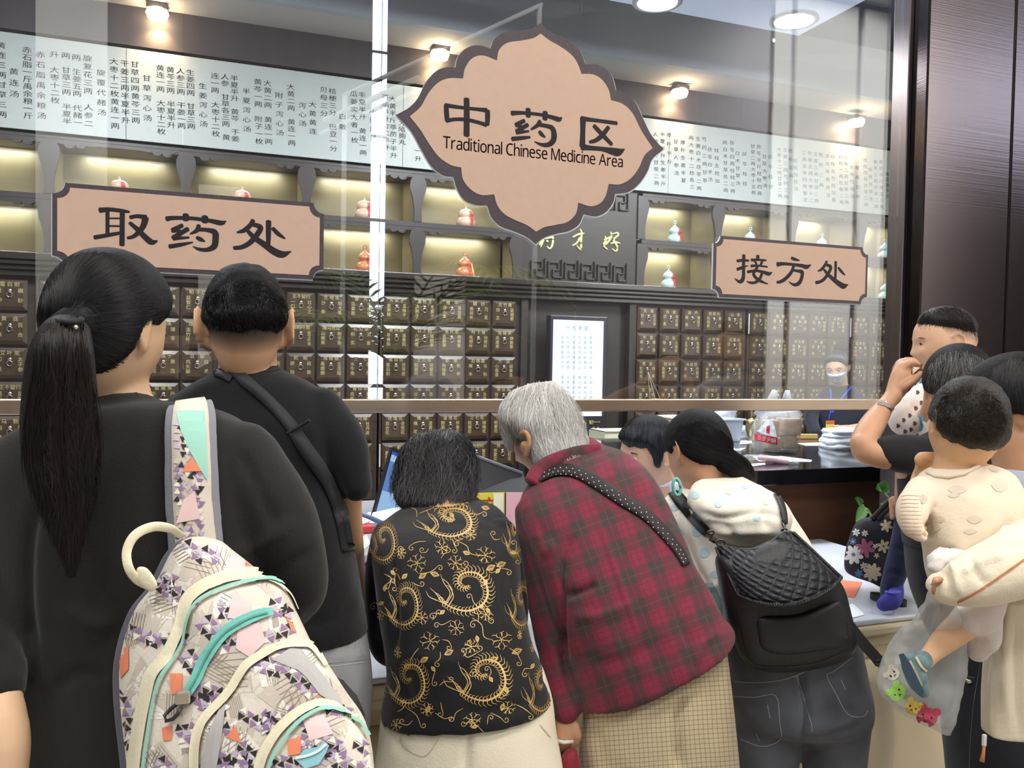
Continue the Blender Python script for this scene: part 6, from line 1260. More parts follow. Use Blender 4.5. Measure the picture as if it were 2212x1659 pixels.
body = union(hp+[limb([(2075, 885, 2.26, 40), (2078, 940, 2.27, 46)]), loft(shrink(R9, .84)), limb(up), limb(fa)]+hd9+[limb(q, 12) for q in fing]+hb9, .005, 2)
link('body', body, p9, MATS['skin_warm'])
cap = hair_cap(c, B, .92, line_mask([(-.1, .056), (-.05, .03), (-.02, -.005), (.012, .0), (.03, -.05), (.06, -.085), (.1, -.09)]), .022)
hair = union([cap], .006, 2); folds(hair, [([(2070, 762), (2030, 790), (2012, 840)], 6, .004), ([(2075, 762), (2100, 790), (2120, 840)], 6, -.004)]); ho = link('hair', hair, p9, M_haird)
strands(ho, bvh(hair), 2400, [(2000, 840), (2005, 790), (2040, 760), (2090, 756), (2135, 780), (2150, 840), (2010, 860)], [(2070, 760, 0, 1), (2010, 810, -.2, 1), (2060, 800, -.3, 1), (2110, 790, .5, 1), (2140, 820, .3, 1)], 60, hair_mat('hair_flecked', (32, 30, 30), (150, 146, 142)), .001, (.0005, .004), 7, .22, 37, hi=.8)
ts9 = union([loft(R9[:5]), limb(slv)], .007, 3); link('t_shirt', ts9, p9, cloth('black_tee_two', (22, 22, 24), .9)); tr9 = union([loft(T9)]+legs(2135, 160, 1450, 2.27, 46), .009, 2); shoes(p9, 2135, 160, 2.27, M_black); link('trousers', tr9, p9, cloth('black_trousers', (24, 24, 28), .85))
wt = empty('wristwatch', PD(1916, 876, 2.29), 'silver metal wristwatch on the raised bare forearm', 'watch')
tbw = bvh(body); aw = np.array([(1896, 873), (1903, 871), (1912, 873), (1922, 879), (1931, 888), (1937, 898)], float)
ribbon(wt, 'bracelet_links', tbw, [tuple(q) for q in aw[1:]], [10, 10, 10, 10, 9], mat('watch_steel', (200, 192, 186), .25, metal=1, bump=(400, .6)), .002, .003)
q = PD(1905, 874, 2.285); MB().tube([q-FWD*.006-RIGHT*.003, q+FWD*.006+RIGHT*.003], [.0115, .0125], 20, True).obj('case', MATS['watch_steel'], wt, True)
sn = empty('snack', PD(1980, 800, 2.36), 'small pale wedge of snack held at the toddler\'s mouth', 'snack'); a = PD(1972, 808, 2.345); b = PD(1988, 794, 2.35); d_ = PD(1974, 792, 2.35)
MB().add([a, b, d_]+[x+FWD*.016 for x in (a, b, d_)], [(0, 1, 2), (5, 4, 3), (0, 3, 4, 1), (1, 4, 5, 2), (2, 5, 3, 0)]).obj('wedge', mat('snack_cream', (238, 214, 190), .7), sn)
MB().add(*limb3([PD(1966, 812, 2.352), PD(1975, 800, 2.362), PD(1988, 788, 2.372)], [.006, .009, .006], 10)).obj('crust', mat('snack_brown', (110, 60, 40), .7), sn, True)

# ---- baby held at the right
pb = person(PD(2090, 1400, 1.6), 'baby in pale printed shirt carried by the woman at the right edge')
c, B, hp = head_at(2088, 924, 1.62, 2, 4, 10, .80, 1, 1.6)
RB = [(2012, 1012, 2128, 1000, 1.63, .05), (1988, 1032, 2180, 1022, 1.63, .065), (1975, 1070, 2206, 1070, 1.62, .075), (1985, 1130, 2205, 1130, 1.61, .08), (2003, 1190, 2196, 1190, 1.6, .08), (2012, 1240, 2186, 1240, 1.59, .078), (2030, 1300, 2170, 1300, 1.57, .07)]
aB = [(1992, 1060, 1.60, 32), (1972, 1100, 1.57, 36), (1976, 1135, 1.55, 30), (1988, 1152, 1.54, 20)]
fB = [(1982, 1120, 1.6, 18), (1976, 1080, 1.68, 18), (1984, 1040, 1.72, 17), (1996, 1010, 1.72, 17)]
hB = [limb([(1994, 1018, 1.70, 18), (1998, 1000, 1.70, 19), (2006, 992, 1.7, 17)], flat=.8)]+[limb([(1984+i*9, 1002-4*(i in (1, 2)), 1.685, 7.5), (1982+i*10, 990-4*(i in (1, 2)), 1.68, 7), (1990+i*9, 982, 1.70, 6.5), (1996+i*8, 988, 1.72, 6)], 10) for i in range(4)]+[limb([(2008, 1018, 1.69, 8), (2018, 1006, 1.68, 7), (2022, 998, 1.69, 6)], 10)]
lgB = [(2098, 1338, 1.50, 34), (2075, 1355, 1.48, 32), (2040, 1384, 1.46, 27), (2012, 1412, 1.44, 20), (1996, 1430, 1.43, 18)]
body = union(hp+[limb([(2078, 975, 1.63, 50), (2070, 1010, 1.63, 50), (2068, 1040, 1.63, 56)]), loft(shrink(RB, .84)), limb([a[:3]+(a[3]*.7,) for a in aB]), limb(fB), limb(lgB)]+hB, .0042, 2)
stubble(body, c, B, .80, lambda q: np.clip((q[:, 2]-np.interp(q[:, 1], [-.1, -.05, -.02, .02, .1], [.06, .04, .0, -.02, -.07]))/.05, 0, .8)); link('body', body, pb, M_skb)
cap = hair_cap(c, B, .80, line_mask([(-.1, .06), (-.05, .04), (-.03, .006), (.0, .004), (.03, -.03), (.1, -.062)], .01), .012, 1, cut=-.004); hair = union([cap], .0045, 2); ruffle(hair, .002, 50, 61); ho = link('hair', hair, pb, mat('hair_baby_mass', (30, 25, 22), .6, bump=(120, .6)))
strands(ho, bvh(hair), 2600, [(2028, 900), (2040, 855), (2090, 835), (2150, 858), (2172, 910), (2150, 945), (2060, 940)], [(2100, 880, .4, -.4), (2030, 890, -.4, 1), (2150, 880, .6, .6), (2100, 960, 0, 1), (2080, 850, -.5, -.4)], 26, hair_mat('hair_baby', (32, 27, 23), (76, 66, 58)), .0009, (.0006, .004), 5, .6, 39, hi=.6)
shb = union([loft(RB), limb(aB)], .0055, 3); folds(shb, [([(2000, 1060), (2000, 1110), (2010, 1170)], 8, -.007), ([(2010, 1180), (2080, 1195), (2150, 1170), (2190, 1120)], 9, -.006), ([(2015, 1215), (2080, 1225), (2140, 1205)], 8, .005), ([(2005, 1165), (1995, 1150)], 6, -.006)]); ruffle(shb, .0025, 16, 63)
link('shirt', shb, pb, cloth('baby_shirt', (242, 224, 200), .8, (200, .1), (5, .04))); tsb = bvh(shb)
mb = MB()
for x, y, a, b in ((2068, 1058, 19, 9), (2160, 1048, 17, 15), (2060, 1070, 12, 5), (2105, 1122, 15, 9), (2095, 1148, 13, 6), (2015, 1140, 16, 11), (2030, 1122, 10, 7), (1994, 1078, 8, 10), (2150, 1013, 12, 7), (2055, 1180, 9, 5)): patch(mb, tsb, [(x+a*math.cos(t)*(1+.15*math.cos(4*t)), y+b*math.sin(t)) for t in np.linspace(0, 6.283, 15)[:-1]], .0009, (1, .6, .3))
mb.obj('cloud_print', mat('print_soft_grey', (226, 210, 190), .85), pb, True)['kind'] = 'stuff'
mb = MB(); 
for i in range(11): strip(mb, tsb, [(1944+abs(i-4)*.8, 1072+i*8), (1962, 1070+i*8.4), (1990, 1072+i*8.2)], 1.6, .0009, 4)
mb.obj('sleeve_stripe', mat('print_peach', (226, 190, 166), .85), pb)['kind'] = 'stuff'
cr = MB().tube([hit(tsb, x, y, .003) for x, y in ((2004, 1022), (2022, 1030), (2050, 1032), (2080, 1026), (2108, 1012), (2126, 1003)) if hit(tsb, x, y, .003) is not None], .0034, 8); cr.obj('neck_rib', MATS['baby_shirt'], pb, True)
bt = union([limb([(2130, 1240, 1.55, 42), (2070, 1215, 1.52, 30), (2030, 1210, 1.50, 24), (2020, 1225, 1.49, 16)])], .005, 3); ruffle(bt, .004, 60, 71); link('white_legging', bt, pb, cloth('fleece_white', (238, 232, 224), .95))
so = union([limb([(2128, 1270, 1.52, 48), (2112, 1325, 1.49, 46), (2084, 1345, 1.475, 34)]), limb([(2122, 1320, 1.5, 40), (2118, 1380, 1.5, 40), (2112, 1406, 1.5, 24)])], .005, 3); folds(so, [([(2090, 1370), (2110, 1385), (2135, 1380)], 6, -.005)]); link('shorts', so, pb, cloth('shorts_pale', (226, 214, 206), .85))
# little shoe, sole towards the left
se = union([limb([(1994, 1426, 1.43, 21), (1978, 1436, 1.43, 22), (1968, 1440, 1.43, 20)]), limb([(1972, 1436, 1.43, 24), (1982, 1470, 1.43, 22), (1994, 1494, 1.43, 14)])], .0035, 3); link('shoe', se, pb, mat('shoe_camo', (110, 136, 138), .7, noise=(60, .5)))
sl = [(1941, 1414), (1952, 1411), (1966, 1432), (1982, 1464), (1997, 1496), (1990, 1503), (1972, 1486), (1952, 1452)]
V = [PD(x, y, 1.405) for x, y in sl]+[PD(x, y, 1.455) for x, y in sl]; n = len(sl); MB().add(V, [tuple(range(n)), tuple(range(2*n-1, n-1, -1))]+[(i, (i+1) % n, (i+1) % n+n, i+n) for i in range(n)]).obj('sole', mat('sole_blue', (52, 74, 92), .6), pb)
t_ = bvh(se); 
for q in ([(1978, 1420), (1990, 1440), (2004, 1452)], [(1966, 1428), (1980, 1456), (1990, 1480)]): mb = MB(); strip(mb, t_, q, 5, .002); mb.obj('shoe_trim', mat('shoe_cream', (214, 196, 164), .8), pb)

# ---- woman in the sheer jacket carrying the baby (cut by the right edge)
p10 = person(PD(2200, 1850, 1.8), 'dark haired woman in sheer cream jacket and jeans carrying the baby at the right edge')
c, B, hp = head_at(2204, 890, 1.84, -46, 22, 0, .98, 0, .8)
RA = [(2150, 1010, 2290, 1000, 1.82, .06), (2130, 1040, 2330, 1030, 1.82, .09), (2110, 1100, 2370, 1100, 1.82, .12), (2100, 1250, 2370, 1250, 1.82, .125), (2090, 1380, 2370, 1380, 1.82, .125), (2080, 1440, 2370, 1440, 1.82, .125)]
JA = [(2052, 1370, 2350, 1370, 1.80, .125), (2046, 1440, 2360, 1440, 1.80, .13), (2048, 1560, 2350, 1560, 1.80, .13), (2058, 1660, 2340, 1660, 1.80, .125), (2070, 1820, 2330, 1820, 1.80, .115)]
armA = [(2322, 1062, 1.82, 66), (2350, 1100, 1.70, 74), (2330, 1150, 1.55, 80), (2262, 1190, 1.45, 80), (2180, 1222, 1.40, 72), (2100, 1254, 1.39, 58), (2046, 1268, 1.40, 40), (2024, 1262, 1.41, 26)]
body = union(hp+[limb([(2200, 950, 1.83, 62), (2215, 1000, 1.82, 64), (2225, 1060, 1.82, 80)]), loft(shrink(RA, .84)), loft(shrink(JA, .86)), limb([a[:3]+(a[3]*.6,) for a in armA])]+[limb([(2026+i*7, 1262+3*i, 1.40, 8), (2016+i*6, 1272+3*i, 1.39, 7), (2018+i*6, 1284+2*i, 1.40, 6.5)], 10) for i in range(4)]+[limb([(2034, 1252, 1.39, 9), (2022, 1252, 1.375, 8), (2014, 1262, 1.375, 7)], 10)], .0065, 2)
link('body', body, p10, MATS['skin_warm'])
cap = hair_cap(c, B, .98, line_mask([(-.1, .058), (-.05, .04), (-.03, .006), (.0, .0), (.02, -.01), (.04, -.05), (.1, -.08)]), .022); hair = union([cap], .006, 2); ho = link('hair', hair, p10, M_haird)
strands(ho, bvh(hair), 1500, [(2130, 850), (2145, 795), (2200, 765), (2240, 780), (2240, 880), (2190, 870)], [(2180, 780, -.3, 1), (2140, 830, -.2, 1), (2220, 820, .3, 1)], 60, M_hairblack, .0011, (.0005, .003), 7, .15, 41, hi=.4)
tp = union([loft(RA)], .008, 3); link('top', tp, p10, cloth('top_grey_blue', (176, 184, 196), .8))
jn = union([loft(JA)]+legs(2200, 280, 1700, 1.80, 76), .009, 3); shoes(p10, 2200, 280, 1.8, M_black); folds(jn, [([(2110, 1430), (2104, 1520), (2094, 1659)], 4, .004), ([(2060, 1420), (2090, 1450), (2104, 1460)], 5, -.004)]); link('jeans', jn, p10, cloth('denim_dark', (48, 50, 58), .85, (300, .2), (14, .2))); tj = bvh(jn); mb = MB()
for q in ([(2118, 1432), (2106, 1500), (2098, 1580), (2094, 1659)], [(2050, 1440), (2080, 1458), (2106, 1464)]): strip(mb, tj, q, 1.4, .001)
mb.obj('stitching', mat('thread_dim', (120, 116, 110), .8), p10)
q = hit(tj, 2095, 1470, .003); MB().lathe([(.002, -.006), (.007, -.003), (.0075, .002), (.003, .004)], q, 14).obj('rivet', mat('pull_chrome', (214, 206, 190)), p10, True)
M_sheer = cloth('sheer_cream', (246, 232, 204), .6, (120, .15), (5, .04), .3)
slv = union([limb(armA)], .006, 3)
folds(slv, [([(2212, 1140), (2140, 1150), (2090, 1180), (2060, 1210)], 8, .008), ([(2212, 1175), (2140, 1180), (2080, 1200)], 8, -.008), ([(2180, 1195), (2120, 1215), (2070, 1240)], 6, .007), ([(2090, 1200), (2110, 1240), (2130, 1265)], 7, -.007), ([(2055, 1210), (2065, 1245), (2075, 1290)], 6, .007), ([(2040, 1235), (2050, 1265), (2050, 1290)], 5, -.006)]); ruffle(slv, .004, 14, 81); link('jacket_sleeve', slv, p10, M_sheer); tsl = bvh(slv)
mb = MB(); strip(mb, tsl, [(2068, 1301), (2090, 1290), (2130, 1266), (2170, 1238), (2216, 1206)], 4.5, .0015, 6, 3); mb.obj('sleeve_piping', mat('piping_orange', (206, 130, 86), .7), p10)
fr = [(2156, 1296, 2290, 1290, 1.52, .035), (2150, 1340, 2300, 1340, 1.53, .04), (2138, 1420, 2310, 1420, 1.54, .042), (2132, 1500, 2310, 1500, 1.54, .042), (2129, 1586, 2320, 1596, 1.54, .036)]
jf = union([loft(fr, e=4)], .006, 2); folds(jf, [([(2180, 1320), (2172, 1430), (2176, 1590)], 9, .006), ([(2200, 1340), (2196, 1450), (2204, 1600)], 8, -.006), ([(2146, 1420), (2140, 1500), (2140, 1590)], 4, .004)]); link('jacket_front', jf, p10, M_sheer)
z = MB(); a = PD(2126, 1598, 1.50); z.box(a-[.004, .003, .012], a+[.004, .003, .010], .002); z.obj('zip_slider', mat('zip_white', (236, 230, 220), .4), p10)
MB().tube([PD(2126, 1610, 1.498), PD(2124, 1628, 1.497), PD(2121, 1645, 1.496)], [.0025, .003, .0045], 8).obj('zip_pull', mat('piping_orange', (206, 130, 86)), p10, True)
# ================================================================== SIGNS ON THE GLASS
M_peach = mat('sign_peach', (194, 163, 143), .6, noise=(40, .03)); M_sdark = mat('sign_border', (62, 52, 58), .55, noise=(90, .25)); M_ink = mat('sign_ink', (38, 34, 38), .6, spec=.2); M_edge = mat('sign_edge_white', (228, 228, 230), .6)
YS = YG-.012
def px_poly(poly, Y): return [P(x, y, Y) for x, y in poly]
def plate(name, poly, y0, y1, m, parent): return MB().prism([(p[0], p[2]) for p in px_poly(poly, YS)], y0, y1).obj(name, m, parent)
def sign_strokes(parent, strokes, x0, y0, k, tr=None, name='characters'):
    """brush strokes (x,y,width) traced in a local grid: x0,y0 px origin, k grid units per px"""
    mb = MB()
    for n, s in enumerate(strokes):
        q = crom(s, 7); q[:, 2] = np.maximum(q[:, 2], 4); px = np.c_[x0+q[:, 0]/k, y0+q[:, 1]/k]; w = q[:, 2]/k
        c3 = np.array([P(x, y, YS)[[0, 2]] for x, y in px]); sc = np.linalg.norm(P(px[0, 0]+1, px[0, 1], YS)-P(px[0, 0], px[0, 1], YS))
        sv = np.linalg.norm(P(px[0, 0], px[0, 1]+1, YS)-P(px[0, 0], px[0, 1], YS)); wm = w*(sc+sv)/2
        t = np.gradient(c3, axis=0); t /= np.linalg.norm(t, axis=1)[:, None]+1e-9; nn = np.c_[-t[:, 1], t[:, 0]]
        left = c3+nn*wm[:, None]/2; right = c3-nn*wm[:, None]/2
        cap0 = [c3[0]-t[0]*wm[0]/2*math.cos(a)*.55+nn[0]*wm[0]/2*math.sin(a) for a in np.linspace(-1.2, 1.2, 5)]
        cap1 = [c3[-1]+t[-1]*wm[-1]/2*math.cos(a)*.55+nn[-1]*wm[-1]/2*math.sin(a) for a in np.linspace(1.2, -1.2, 5)]
        y = YS-.0036-.00004*n; V, f = [], []
        for l, r in zip(left, right): V += [(l[0], y, l[1]), (r[0], y, r[1])]
        f = [(2*i, 2*i+1, 2*i+3, 2*i+2) for i in range(len(left)-1)]
        b = len(V); V += [(p[0], y, p[1]) for p in cap0]; f.append((0, b+4, b+3, b+2, b+1, b, 1))
        b = len(V); V += [(p[0], y, p[1]) for p in cap1]; f.append((2*len(left)-2, b, b+1, b+2, b+3, b+4, 2*len(left)-1))
        mb.add(V, f)
    return mb.obj(name, M_ink, parent)
# lobed sign (outline traced in the 2.836x zoom whose origin is 700,0)
def arcs(segs): 
    out = []
    for s in segs: out += [tuple(q) for q in crom(s, 8)[:-1]]
    return [(700+x/2.836, y/2.836) for x, y in out]
OUT = arcs([[(1325, 143), (1375, 190), (1450, 225), (1520, 262), (1570, 320), (1600, 395)], [(1600, 395), (1665, 396), (1725, 425), (1765, 475), (1785, 550)], [(1785, 550), (1850, 575), (1905, 625), (1950, 720), (2005, 830), (2078, 915)], [(2078, 915), (2010, 975), (1980, 1050), (1930, 1125), (1865, 1175), (1782, 1188)], [(1782, 1188), (1768, 1245), (1725, 1300), (1665, 1325), (1590, 1312)], [(1590, 1312), (1560, 1375), (1500, 1415), (1430, 1430), (1350, 1455), (1297, 1495)], [(1297, 1495), (1240, 1450), (1160, 1415), (1080, 1385), (1025, 1330), (1000, 1258)], [(1000, 1258), (930, 1255), (860, 1225), (815, 1160), (792, 1083)], [(792, 1083), (725, 1072), (655, 1015), (600, 925), (530, 800), (440, 705)], [(440, 705), (520, 660), (575, 600), (620, 510), (680, 440), (740, 415), (803, 415)], [(803, 415), (820, 350), (865, 300), (935, 278), (1018, 298)], [(1018, 298), (1040, 245), (1090, 205), (1180, 190), (1265, 178), (1325, 143)]])
INN = arcs([[(1325, 208), (1380, 250), (1450, 290), (1515, 340), (1550, 390), (1575, 455)], [(1575, 455), (1645, 458), (1700, 490), (1740, 550), (1755, 615)], [(1755, 615), (1830, 640), (1890, 700), (1940, 800), (2010, 908)], [(2010, 908), (1960, 955), (1925, 1030), (1875, 1095), (1810, 1130), (1742, 1128)], [(1742, 1128), (1722, 1200), (1690, 1245), (1630, 1265), (1555, 1242)], [(1555, 1242), (1540, 1310), (1490, 1360), (1420, 1378), (1350, 1392), (1297, 1420)], [(1297, 1420), (1240, 1380), (1160, 1345), (1100, 1310), (1060, 1260), (1040, 1192)], [(1040, 1192), (960, 1195), (895, 1160), (850, 1100), (838, 1028)], [(838, 1028), (770, 1010), (700, 960), (640, 880), (590, 800), (524, 715)], [(524, 715), (590, 655), (640, 570), (695, 510), (760, 482), (850, 483)], [(850, 483), (862, 420), (905, 360), (970, 342), (1057, 373)], [(1057, 373), (1070, 310), (1120, 265), (1210, 250), (1280, 235), (1325, 208)]])
s1 = empty('lobed_sign', P(1145, 290, YS), 'large lobed sign reading Traditional Chinese Medicine Area on the glass', 'sign')
cen = np.mean(OUT, 0); plate('backing', [tuple(cen+(np.array(q)-cen)*1.006+[0.6, 1.3]) for q in OUT], YS, YS+.006, M_edge, s1)
plate('border', OUT, YS-.002, YS, M_sdark, s1); plate('face', INN, YS-.0034, YS-.0018, M_peach, s1)
ZH = [[(345, 128, 66), (347, 300, 68), (345, 530, 70)], [(120, 195, 55), (123, 285, 58), (130, 365, 55)], [(110, 195, 46), (200, 210, 44), (345, 228, 38), (480, 242, 42), (565, 252, 55)], [(578, 258, 58), (578, 340, 58), (574, 412, 50)], [(122, 368, 46), (220, 352, 40), (345, 356, 44), (480, 388, 42), (562, 414, 50)]]
YO = [[(848, 284, 55), (950, 280, 42), (1080, 290, 38), (1200, 306, 40), (1300, 332, 50), (1370, 352, 56), (1402, 330, 14)], [(1028, 240, 58), (1030, 320, 58)], [(1218, 274, 60), (1215, 350, 60)], [(985, 368, 46), (893, 415, 50)], [(893, 418, 40), (970, 438, 36)], [(1024, 412, 44), (900, 487, 50)], [(902, 498, 48), (1036, 484, 22)], [(852, 570, 48), (950, 560, 44), (1048, 550, 28)], [(1160, 372, 44), (1130, 420, 44), (1062, 464, 24)], [(1155, 412, 44), (1230, 425, 44), (1295, 450, 56), (1316, 520, 66), (1305, 590, 62), (1255, 632, 52), (1180, 634, 38), (1100, 600, 12)], [(1155, 490, 42), (1180, 520, 44), (1215, 550, 22)]]
QU = [[(1622, 345, 58), (1750, 360, 42), (1900, 380, 42), (2012, 395, 42)], [(1637, 345, 70), (1635, 500, 60), (1630, 650, 70)], [(1628, 658, 78), (1700, 668, 55), (1850, 682, 50), (1960, 706, 78), (2030, 716, 84), (2098, 684, 14)], [(1760, 425, 48), (1850, 520, 52), (1955, 630, 44)], [(1920, 440, 46), (1850, 530, 52), (1780, 585, 46), (1712, 605, 34)]]
for nm, g in (('character', ZH), ('character', YO), ('character', QU)): sign_strokes(s1, g, 940, 190, 5.144, name=nm)
a = P(957, 318, YS-.004); b = P(1347, 361, YS-.004); tx = MB(); u = (b-a)/np.linalg.norm(b-a)*1.0; u[1] = 0
def arial(mb, text, a, b, hgt):
    """Latin line fitted between two points on the glass"""
    t = MB(); L = put_line(t, text, (0, 0, 0), (1, 0, 0), (0, 0, 1), 1.0); k = (b[0]-a[0])/L
    v = np.concatenate(t.v); sl = (b[2]-a[2])/(b[0]-a[0]); w = np.c_[a[0]+v[:, 0]*k, np.full(len(v), a[1]), a[2]+v[:, 2]*hgt+v[:, 0]*k*sl]; mb.add(w, t.f)
arial(tx, 'Traditional Chinese Medicine Area', P(957, 320, YS-.0037), P(1347, 362, YS-.0037), .0525); _v = tx.v; tx2 = MB(); [tx2.add(np.concatenate(tx.v)+[dx, -abs(dx)*.02, 0], tx.f) for dx in (-.0005, .0005)]; tx2.obj('lettering', mat('sign_brown', (92, 58, 54), .6), s1)
def rect_sign(name, label, x0, x1, z0, z1, r, bw, px_rot=0):
    c_ = ((x0+x1)/2, YS, (z0+z1)/2); t = empty(name, c_, label, 'sign', 'rectangular signs on the glass')
    def outl(i, rr):
        o = []
        for cx, cz, a0 in ((x0+i, z0+i, 0), (x1-i, z0+i, 90), (x1-i, z1-i, 180), (x0+i, z1-i, 270)):
            pts = [(cx+rr*math.cos(math.radians(a0+k)), cz+rr*math.sin(math.radians(a0+k))) for k in np.linspace(90, 0, 7)]; o += pts
        return o
    def ol(i, rr):
        o = []
        for cx, cz, aa in ((x0+i, z0+i, (90, 0)), (x1-i, z0+i, (180, 90)), (x1-i, z1-i, (270, 180)), (x0+i, z1-i, (360, 270))): o += [(cx+rr*math.cos(math.radians(k)), cz+rr*math.sin(math.radians(k))) for k in np.linspace(*aa, 7)]
        return o
    MB().prism([(x-.001, z-.0016) for x, z in ol(-.001, r)], YS, YS+.006).obj('backing', M_edge, t); MB().prism(ol(0, r), YS-.002, YS).obj('border', M_sdark, t); MB().prism(ol(bw, r), YS-.0034, YS-.0018).obj('face', M_peach, t); return t
s2 = rect_sign('left_sign', 'peach sign above the man in black with characters for collecting medicine', P(113, 480, YS)[0], P(699, 520, YS)[0], 1.722, float(P(400, 416, YS)[2]), .030, .012)
s2.name = 'counter_sign'
QU2 = [[(168, 160, 58), (260, 152, 45), (380, 165, 42), (458, 176, 26)], [(242, 170, 40), (242, 400, 38)], [(390, 170, 50), (388, 300, 50), (386, 505, 52)], [(250, 240, 18), (380, 240, 18)], [(250, 315, 20), (380, 318, 20)], [(115, 430, 46), (230, 410, 42), (370, 385, 35)], [(470, 230, 42), (540, 218, 40), (622, 232, 58)], [(620, 238, 66), (600, 310, 58), (560, 370, 50), (500, 420, 40), (442, 436, 30)], [(465, 285, 38), (540, 350, 50), (620, 430, 60), (680, 476, 60), (738, 464, 16)]]
YO2 = [[(832, 245, 55), (900, 236, 44), (1080, 240, 40), (1250, 262, 44), (1370, 286, 54), (1420, 266, 12)], [(1020, 205, 62), (1020, 255, 62)], [(1210, 225, 64), (1210, 275, 64)], [(985, 310, 44), (890, 360, 52)], [(885, 365, 38), (968, 366, 28)], [(1040, 345, 46), (895, 435, 50)], [(898, 440, 44), (1052, 430, 22)], [(860, 520, 46), (980, 500, 40), (1090, 478, 14)], [(1150, 310, 42), (1130, 360, 44), (1066, 395, 18)], [(1140, 350, 40), (1230, 355, 42), (1308, 380, 62), (1316, 450, 64), (1300, 520, 60), (1230, 552, 44), (1150, 546, 34), (1092, 520, 10)], [(1130, 430, 34), (1170, 450, 44), (1210, 470, 14)]]
CH2 = [[(1690, 260, 44), (1660, 310, 48), (1600, 360, 46), (1532, 380, 22)], [(1690, 300, 44), (1762, 330, 54), (1730, 400, 54), (1660, 480, 52), (1580, 525, 46), (1500, 535, 40)], [(1640, 370, 40), (1700, 430, 54), (1800, 500, 64), (1900, 570, 74), (1980, 598, 72), (2066, 570, 12)], [(1843, 270, 54), (1842, 380, 52), (1840, 495, 44)], [(1885, 340, 40), (1940, 395, 44), (2005, 440, 18)]]
for g in (QU2, YO2, CH2): sign_strokes(s2, g, 180, 420, 4.608, name='character')
s3 = rect_sign('counter_sign', 'smaller peach sign near the pillar with characters for handing in prescriptions', P(1540, 580, YS)[0], P(1873, 600, YS)[0], float(P(1700, 649, YS)[2]), float(P(1700, 521, YS)[2]), .028, .011)
JI3 = [[(335, 160, 58), (330, 300, 56), (330, 480, 58), (310, 558, 66), (260, 580, 48), (190, 530, 14)], [(230, 250, 46), (320, 240, 40), (410, 245, 34)], [(230, 385, 48), (310, 355, 44), (400, 325, 14)], [(557, 170, 60), (557, 220, 56)], [(455, 235, 44), (560, 232, 34), (690, 240, 26)], [(510, 250, 38), (535, 300, 34)], [(630, 250, 44), (605, 305, 38)], [(450, 330, 42), (560, 325, 34), (710, 345, 24)], [(395, 425, 44), (520, 405, 38), (640, 425, 44), (730, 455, 58), (785, 430, 14)], [(550, 350, 44), (490, 450, 48), (530, 520, 48), (600, 570, 44), (715, 615, 18)], [(625, 440, 44), (590, 530, 48), (520, 590, 44), (440, 595, 34), (380, 575, 14)]]
FA3 = [[(1095, 205, 48), (1150, 225, 48), (1220, 243, 18)], [(868, 305, 68), (960, 295, 50), (1100, 305, 44), (1250, 325, 54), (1335, 345, 64), (1405, 308, 12)], [(1130, 325, 48), (1090, 430, 54), (1000, 530, 56), (920, 580, 50), (862, 590, 38)], [(1130, 400, 38), (1200, 410, 44), (1262, 430, 62), (1255, 520, 58), (1215, 600, 62), (1150, 630, 48), (1090, 610, 28), (1050, 575, 10)]]
CH3 = [[(1655, 255, 40), (1630, 310, 46), (1570, 385, 42), (1512, 412, 18)], [(1650, 310, 42), (1717, 345, 54), (1690, 430, 52), (1620, 530, 50), (1550, 580, 46), (1482, 595, 48)], [(1610, 390, 38), (1680, 470, 54), (1780, 560, 68), (1880, 632, 82), (1930, 650, 78), (1995, 625, 12)], [(1797, 265, 48), (1795, 400, 46), (1790, 540, 44)], [(1840, 360, 38), (1890, 420, 44), (1945, 475, 18)]]
for g in (JI3, FA3, CH3): sign_strokes(s3, g, 1560, 530, 7.373, name='character')

# ================================================================== THINGS ON THE GRANITE COUNTER (top z = 1.05)
ZG = 1.05
def on_g(px, py): return PZ(px, py, ZG)
def sheet(name, label, cat, poly, z, m, group=None, thick=.0012, curl=0):
    pts = [PZ(x, y, z) for x, y in poly]; c_ = np.mean(pts, 0); n = len(pts)
    V = [p+[0, 0, curl*(i % 2)] for i, p in enumerate(pts)]+[p+[0, 0, thick+curl*(i % 2)] for i, p in enumerate(pts)]
    o = MB().add(V, [tuple(range(n-1, -1, -1)), tuple(range(n, 2*n))]+[(i, (i+1) % n, (i+1) % n+n, i+n) for i in range(n)]).obj(name, m, None); return tag(o, label, cat, group)
M_pap = mat('paper_white', (232, 236, 244), .6)
M_tub = mat('tub_translucent', (206, 218, 238), .35); M_film = mat('plastic_film', (222, 228, 240), .3, alpha=.45); M_film2 = mat('plastic_film_thin', (226, 230, 236), .25, alpha=.30)
q = on_g(1560, 952); q2 = on_g(1526, 952); q3 = on_g(1592, 952); w = (q3-q2)[0]/2
tb_ = empty('plastic_tub', q, 'white plastic tub holding a clear bag on the granite counter', 'tub')
def rrect(cx, cy_, z, a, b, r=.02, n=4): return [(cx+sx*(a-r)+r*math.cos(t), cy_+sy*(b-r)+r*math.sin(t), z) for sx, sy, t0 in ((1, 1, 0), (-1, 1, 90), (-1, -1, 180), (1, -1, 270)) for t in np.radians(np.linspace(t0, t0+90, n))]
def vessel(mb, cx, cy_, secs, r=.02):
    V = []; n = 16
    for z, a, b in secs: V += rrect(cx, cy_, z, a, b, r)
    f = [(i*n+k, i*n+(k+1) % n, (i+1)*n+(k+1) % n, (i+1)*n+k) for i in range(len(secs)-1) for k in range(n)]+[tuple(range(n-1, -1, -1)), tuple((len(secs)-1)*n+k for k in range(n))]; return mb.add(V, f)
hz = float(PD(1560, 903, PXL(q)[2])[2])-ZG
